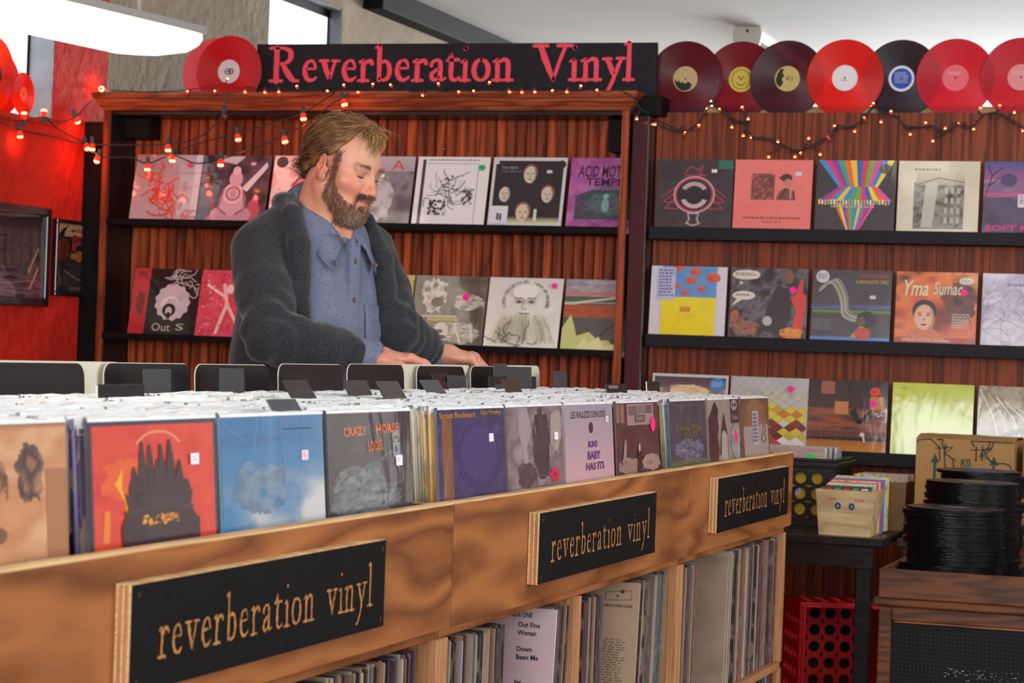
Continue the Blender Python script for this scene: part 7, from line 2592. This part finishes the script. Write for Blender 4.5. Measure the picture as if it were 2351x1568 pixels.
def cg_folds(P):
    d = .0016 * noise3(P, 38, 1.0)
    for S_, E_, W_ in ((SR, ER, WR), (SL, EL, WL_)):
        t, r = seg_t(P, S_, E_)
        near = np.clip(1 - (r - .07) / .03, 0, 1)
        d = d + near * .0042 * np.sin(t * 26 + 1.6 * np.sin(P[..., 0] * 40 + P[..., 1] * 26)) * np.exp(-((t - .92) / .28) ** 2)
        t2, r2 = seg_t(P, E_, W_)
        near2 = np.clip(1 - (r2 - .06) / .03, 0, 1)
        d = d + near2 * .0036 * np.sin(t2 * 24 + 1.4 * np.sin(P[..., 1] * 46 + P[..., 2] * 30)) * (np.exp(-((t2 - .12) / .3) ** 2) + .9 * np.exp(-((t2 - .85) / .25) ** 2))
    q = (P - C * np.array((1, 1, 0))) @ TM_
    d = d + .003 * np.sin(q[..., 0] * 34 + q[..., 2] * 9 + 1.2 * np.sin(q[..., 2] * 14)) * np.clip((1.25 - q[..., 2]) * 5, 0, 1)
    return d
cg.fun(cg_folds, 'd')
for W_, E_ in ((WR, ER), (WL_, EL)):
    dv = (W_ - E_) / np.linalg.norm(W_ - E_)
    def endcut(P, W_=W_, dv=dv):
        return np.maximum(-((P - (W_ + dv * .002)) @ dv), np.linalg.norm(P - W_, axis=-1) - .13)
    cg.fun(endcut, '-', .006)
cg.box(np.array((-.45, 0, .55)), (.6, .6, .12), None, 0, .01, '-')
cloth('cardigan', cg, (-.80, -.46, .64), (-.06, .40, 1.56), .0062, M_CARD_)
# ---- trousers and shoes (behind the bin)
tr = Sdf()
tr.ell(T(0, .0, .92), (.172, .126, .14), TM_, .06)
for s_ in (1, -1):
    tr.cap(T(s_ * .09, 0, .88), T(s_ * .11, .03, .48), .098, .076, .04)
    tr.cap(T(s_ * .11, .03, .48), T(s_ * .12, -.01, .07), .074, .064, .02)
cloth('trousers', tr, (-.80, -.30, 0.02), (-.15, .32, 1.1), .012, mat('dark_denim', '#2a3040', .85, noise=.15, nscale=120))
for s_ in (1, -1):
    sh = Sdf()
    sh.cap(T(s_ * .12, -.03, .045), T(s_ * .155, .15, .04), .045, .04, .02)
    sh.box(T(s_ * .14, .06, -.05), (.3, .3, .05), TM_, 0, .004, '-')
    c_ = T(s_ * .14, .06, .05)
    cloth('shoe', sh, c_ - np.array((.2, .2, .06)), c_ + np.array((.2, .2, .1)), .009, mat('brown_leather_shoe', '#3a2a20', .45))

# ---- hair, brows, beard
def strands(name, roots, dirs_fn, n_seg, length, width, cols, seed, parent, taper=True, extra=None):
    """many thin flat ribbons in one mesh; dirs_fn gives the combing direction at a point"""
    rn = np.random.RandomState(seed)
    P = roots.copy()
    L = length * (0.6 + 0.8 * rn.rand(len(P)))
    pts = [P]
    for s_ in range(n_seg):
        d = dirs_fn(P, s_ / n_seg, rn)
        P = P + d * (L / n_seg)[:, None]
        pts.append(P)
    pts = np.stack(pts, 1)
    t = np.gradient(pts, axis=1)
    t /= np.linalg.norm(t, axis=-1, keepdims=True) + 1e-9
    ref = rn.normal(size=(len(roots), 1, 3))
    sdv = np.cross(t, np.broadcast_to(ref, t.shape))
    sdv /= np.linalg.norm(sdv, axis=-1, keepdims=True) + 1e-9
    wd = width * (1 - (np.linspace(0, 1, n_seg + 1) ** 2 * .8 if taper else 0))[None, :, None]
    A, B = pts - sdv * wd / 2, pts + sdv * wd / 2
    Vs = np.stack([A, B], 2).reshape(-1, 3)
    per = (n_seg + 1) * 2
    base_i = np.arange(len(roots))[:, None] * per
    k = np.arange(n_seg)[None] * 2
    Fs = np.stack([base_i + k, base_i + k + 1, base_i + k + 3, base_i + k + 2], -1).reshape(-1, 4)
    ci = rn.randint(0, len(cols), len(roots))
    C_ = np.array([lin(c) for c in cols])[ci] * (0.8 + .4 * rn.rand(len(roots), 1))
    return Vs, Fs, np.repeat(C_, per, 0)
M_HAIR, _nt, _b = new_mat('hair')
_a = N(_nt, 'ShaderNodeVertexColor'); _a.layer_name = 'print'
_nt.links.new(_a.outputs[0], _b.inputs['Base Color'])
_b.inputs['Roughness'].default_value = .5
_b.inputs['Specular IOR Level'].default_value = .35

# where hair grows on the scalp (head space)
def hairline(q):
    """positive inside the hair"""
    x, y, z = q[..., 0], q[..., 1], q[..., 2]
    ax_ = np.abs(x)
    front = .066 - y + (z - .118) * .9 - .020 * np.exp(-((ax_ - .045) / .020) ** 2) * 1.6     # receding temples
    side = np.where(ax_ > .050, .022 - y + np.clip(z - .03, 0, .1) * .35, front)
    low = z - np.where(y > -.012, .004, np.where(y > -.04, .028 - .9 * (-.012 - y), -.062))
    return np.minimum(np.minimum(front + .02, np.maximum(side, np.where(z > .085, front, -1))), low)
hair = Sdf()
hair.ell(Hd(0, -.019, .053), np.array((.0825, .107, .0935)) * HS, HM, .01)
hair.ell(Hd(0, -.062, -.010), np.array((.066, .058, .065)) * HS, HM, .03)
hair.ell(Hd(-.004, .034, .116), np.array((.050, .045, .022)) * HS, HM, .02)
def hr_fold(P):
    q = to_head(P)
    u = q[..., 0] * 120 + 2.2 * np.sin(q[..., 1] * 45 + q[..., 2] * 30)
    return .0022 * np.sin(u) + .0018 * np.sin(q[..., 2] * 110 + q[..., 1] * 60)
hair.fun(hr_fold, 'd')
def hr_cut(P):
    return -hairline(to_head(P)) * .8
hair.fun(hr_cut, '&', .006)
for s_ in (-1, 1):
    hair.ell(Hd(s_ * .084, -.004, -.002), np.array((.026, .023, .034)) * HS, HM, .004, '-')
v, f = surface(hair, HC - .17, HC + .19, .0036)
hcA, hcB = np.array(lin('#4a3524')), np.array(lin('#8a5f38'))
qv = to_head(v)
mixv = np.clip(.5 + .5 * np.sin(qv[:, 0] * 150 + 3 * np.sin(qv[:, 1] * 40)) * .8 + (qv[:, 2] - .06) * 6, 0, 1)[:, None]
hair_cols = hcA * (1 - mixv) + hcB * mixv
# combed strands over the shell
rs = np.random.RandomState(4)
pick = rs.choice(len(v), 4200)
roots = v[pick] + rs.normal(size=(4200, 3)) * .0016
def comb(P, t, rn):
    q = to_head(P)
    x, y, z = q[:, 0], q[:, 1], q[:, 2]
    # swept back and to the sides from a parting, down at the back
    d = np.stack([np.sign(x + .012) * (.35 + 2.5 * np.abs(x)), -.75 + .0 * x, -.3 - 3.0 * np.clip(-y, 0, .1) - 2.2 * np.clip(np.abs(x) - .03, 0, .1)], -1)
    fr = (y > .045)[:, None]
    d = np.where(fr, np.stack([np.full_like(x, .9), .15 + 0 * x, .05 - 1.2 * t + 0 * x], -1), d)
    # follow the scalp
    nrm = q - np.array((0, -.015, .045))
    nrm = nrm / (np.array((.0825, .107, .0925)) ** 2)
    nrm /= np.linalg.norm(nrm, axis=-1, keepdims=True)
    d = d - nrm * (d * nrm).sum(-1, keepdims=True) * .92
    d += rn.normal(size=d.shape) * .12
    d /= np.linalg.norm(d, axis=-1, keepdims=True)
    return (d * HS) @ HM.T
SV, SF, SC = strands('hair', roots, comb, 5, .042, .0011, ['#4f3826', '#6c4c30', '#8a623a', '#a07648', '#44301e'], 2, None)
# the loose forelock that falls over his right brow, and stray hairs on the crown
nl = 260
lr = np.stack([Hd(*(rs.normal((.006, .052, .119), (.012, .012, .005)))) for _ in range(nl)])
def lock(P, t, rn):
    q = to_head(P)
    d = np.stack([np.full(len(q), .12 - .1 * t), np.full(len(q), .75 - 1.25 * t), np.full(len(q), .05 - 1.5 * t)], -1) + rn.normal(size=q.shape) * .08
    d /= np.linalg.norm(d, axis=-1, keepdims=True)
    return (d * HS) @ HM.T
LV, LF, LC = strands('hair', lr, lock, 7, .066, .0012, ['#8a6a3c', '#a58350', '#b8955e'], 5, None)
ns_ = 60
sr = np.stack([Hd(*(rs.normal((0, .0, .128), (.02, .045, .003)))) for _ in range(ns_)])
def stray(P, t, rn):
    q = to_head(P)
    d = np.stack([np.full(len(q), .2), np.full(len(q), .8), np.full(len(q), .42 - 1.1 * t)], -1) + rn.normal(size=q.shape) * .2
    d /= np.linalg.norm(d, axis=-1, keepdims=True)
    return (d * HS) @ HM.T
XV, XF, XC = strands('hair', sr, stray, 6, .07, .0005, ['#b08c58', '#c8a878'], 6, None)
nv = len(v)
_sq = to_head(SV)
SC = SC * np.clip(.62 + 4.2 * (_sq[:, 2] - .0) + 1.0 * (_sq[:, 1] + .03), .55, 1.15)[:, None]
allV = np.concatenate([v, SV, LV, XV])
allF = np.concatenate([f, SF + nv, LF + nv + len(SV), XF + nv + len(SV) + len(LV)])
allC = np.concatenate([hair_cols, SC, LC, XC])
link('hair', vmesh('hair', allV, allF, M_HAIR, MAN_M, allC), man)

# beard: short strands from the skin of jaw, chin and upper lip
hq = to_head(V)
x, y, z = hq[:, 0], hq[:, 1], hq[:, 2]
axx = np.abs(x)
cheek_line = -.046 + np.clip((.055 - y) * .95, -.02, .062)           # rises to the sideburn in front of the ear
jaw = (z < cheek_line) & (z > -.128) & (y > .020 + np.clip((-.055 - z), 0, .05) * .45) & (y < .12) & ~((z < -.100) & (y < .05))
side = (y > .017) & (y < .036) & (z > -.08) & (z < .052) & (axx > .050)
mous = (z > -.049 - np.clip(axx - .016, 0, .02) * 1.2) & (z < -.034) & (y > .072) & (axx < .031)
lips = (((x / .023) ** 2 + ((z + .056) / .0095) ** 2) < 1) & (y > .07)
cheekbare = (y > .05) & (z > -.050) & (axx > .034)
soul = (axx > .010) & (axx < .026) & (z > -.079) & (z < -.066) & (y > .07)
reg = ((jaw | side | mous) & ~lips & ~cheekbare & ~soul)
idx = np.where(reg)[0]
nb_ = 9000
pick = idx[rs.randint(0, len(idx), nb_)]
roots = V[pick] + rs.normal(size=(nb_, 3)) * .0014
nrm_h = hq[pick] - np.array((0, .02, -.04))
nrm_h /= np.linalg.norm(nrm_h, axis=-1, keepdims=True)
ismo = mous[pick]
def bcomb(P, t, rn):
    d = nrm_h * .75 + np.stack([np.where(ismo, np.sign(hq[pick][:, 0]) * .8, 0), np.where(ismo, .1, .12), np.full(len(P), -.75)], -1)
    d += rn.normal(size=d.shape) * .38
    d /= np.linalg.norm(d, axis=-1, keepdims=True)
    return (d * HS) @ HM.T
BV, BF_, BC = strands('beard', roots, bcomb, 3, .011, .0010, ['#7d5543', '#90654e', '#6a4434', '#a3765c', '#7a5646'], 8, None)
# grey on the chin
gq = np.repeat(np.exp(-((hq[pick] - np.array((.018, .085, -.100))) ** 2 / np.array((.020, .03, .015)) ** 2).sum(-1)), 8)[:, None]
BC = BC * (1 - gq * .8) + np.array(lin('#a89c90')) * gq * .8
# dark under-layer hugging the skin
shell_f = Fq[reg[Fq].all(1)]
used = np.unique(shell_f)
remap = -np.ones(len(V), int); remap[used] = np.arange(len(used))
nh = hq[used] - np.array((0, .02, -.04)); nh /= np.linalg.norm(nh, axis=-1, keepdims=True)
sv = V[used] + (nh @ HM.T) * .0012
scol = np.repeat(np.array([lin('#9a6e58')]), len(used), 0) * (0.8 + .4 * rs.rand(len(used), 1))
bV = np.concatenate([sv, BV]); bF = np.concatenate([remap[shell_f], BF_ + len(sv)]); bC = np.concatenate([scol, BC])
link('beard', vmesh('beard', bV, bF, M_HAIR, MAN_M, bC), man)
# eyebrows
for s_ in (-1, 1):
    br = []
    for _ in range(230):
        t = rs.rand()
        px_, pz_ = s_ * (.014 + .040 * t), .0305 + .007 * math.sin(t * 2.4) - .004 * t + rs.normal() * .0032
        br.append((px_, pz_, t))
    hp_ = []
    fv = V[(hq[:, 1] > .05) & (hq[:, 2] > 0) & (hq[:, 2] < .06)]
    fq = to_head(fv)
    for px_, pz_, t in br:
        j = np.argmin((fq[:, 0] - px_) ** 2 + (fq[:, 2] - pz_) ** 2)
        hp_.append(fv[j])
    hp_ = np.array(hp_)
    def bdir(P, t, rn):
        d = np.stack([np.full(len(P), s_ * .9), np.full(len(P), .35), np.full(len(P), .12)], -1) + rn.normal(size=P.shape) * .2
        d /= np.linalg.norm(d, axis=-1, keepdims=True)
        return (d * HS) @ HM.T
    EV, EF, EC = strands('eyebrow', hp_, bdir, 3, .009, .0007, ['#8a6a50', '#a07c5c', '#7a5c46'], 11, None)
    link('eyebrow', vmesh('eyebrow', EV, EF, M_HAIR, MAN_M, EC), man)
    # lash line along the lowered lid
    lp = []
    for k in range(9):
        t = -1 + 2 * k / 8
        lp.append(MAN_M @ Vector(Hd(s_ * .033 + .0140 * t, .0900 - .006 * t * t, .0058 - .0018 * (1 - t * t))))
    MB().tube(lp, [.0005, .0011, .0015, .0017, .0017, .0017, .0015, .0011, .0005], 5).obj('eyelash', [mat('dark_lashes', '#2f2019', .6)], man, smooth=True)
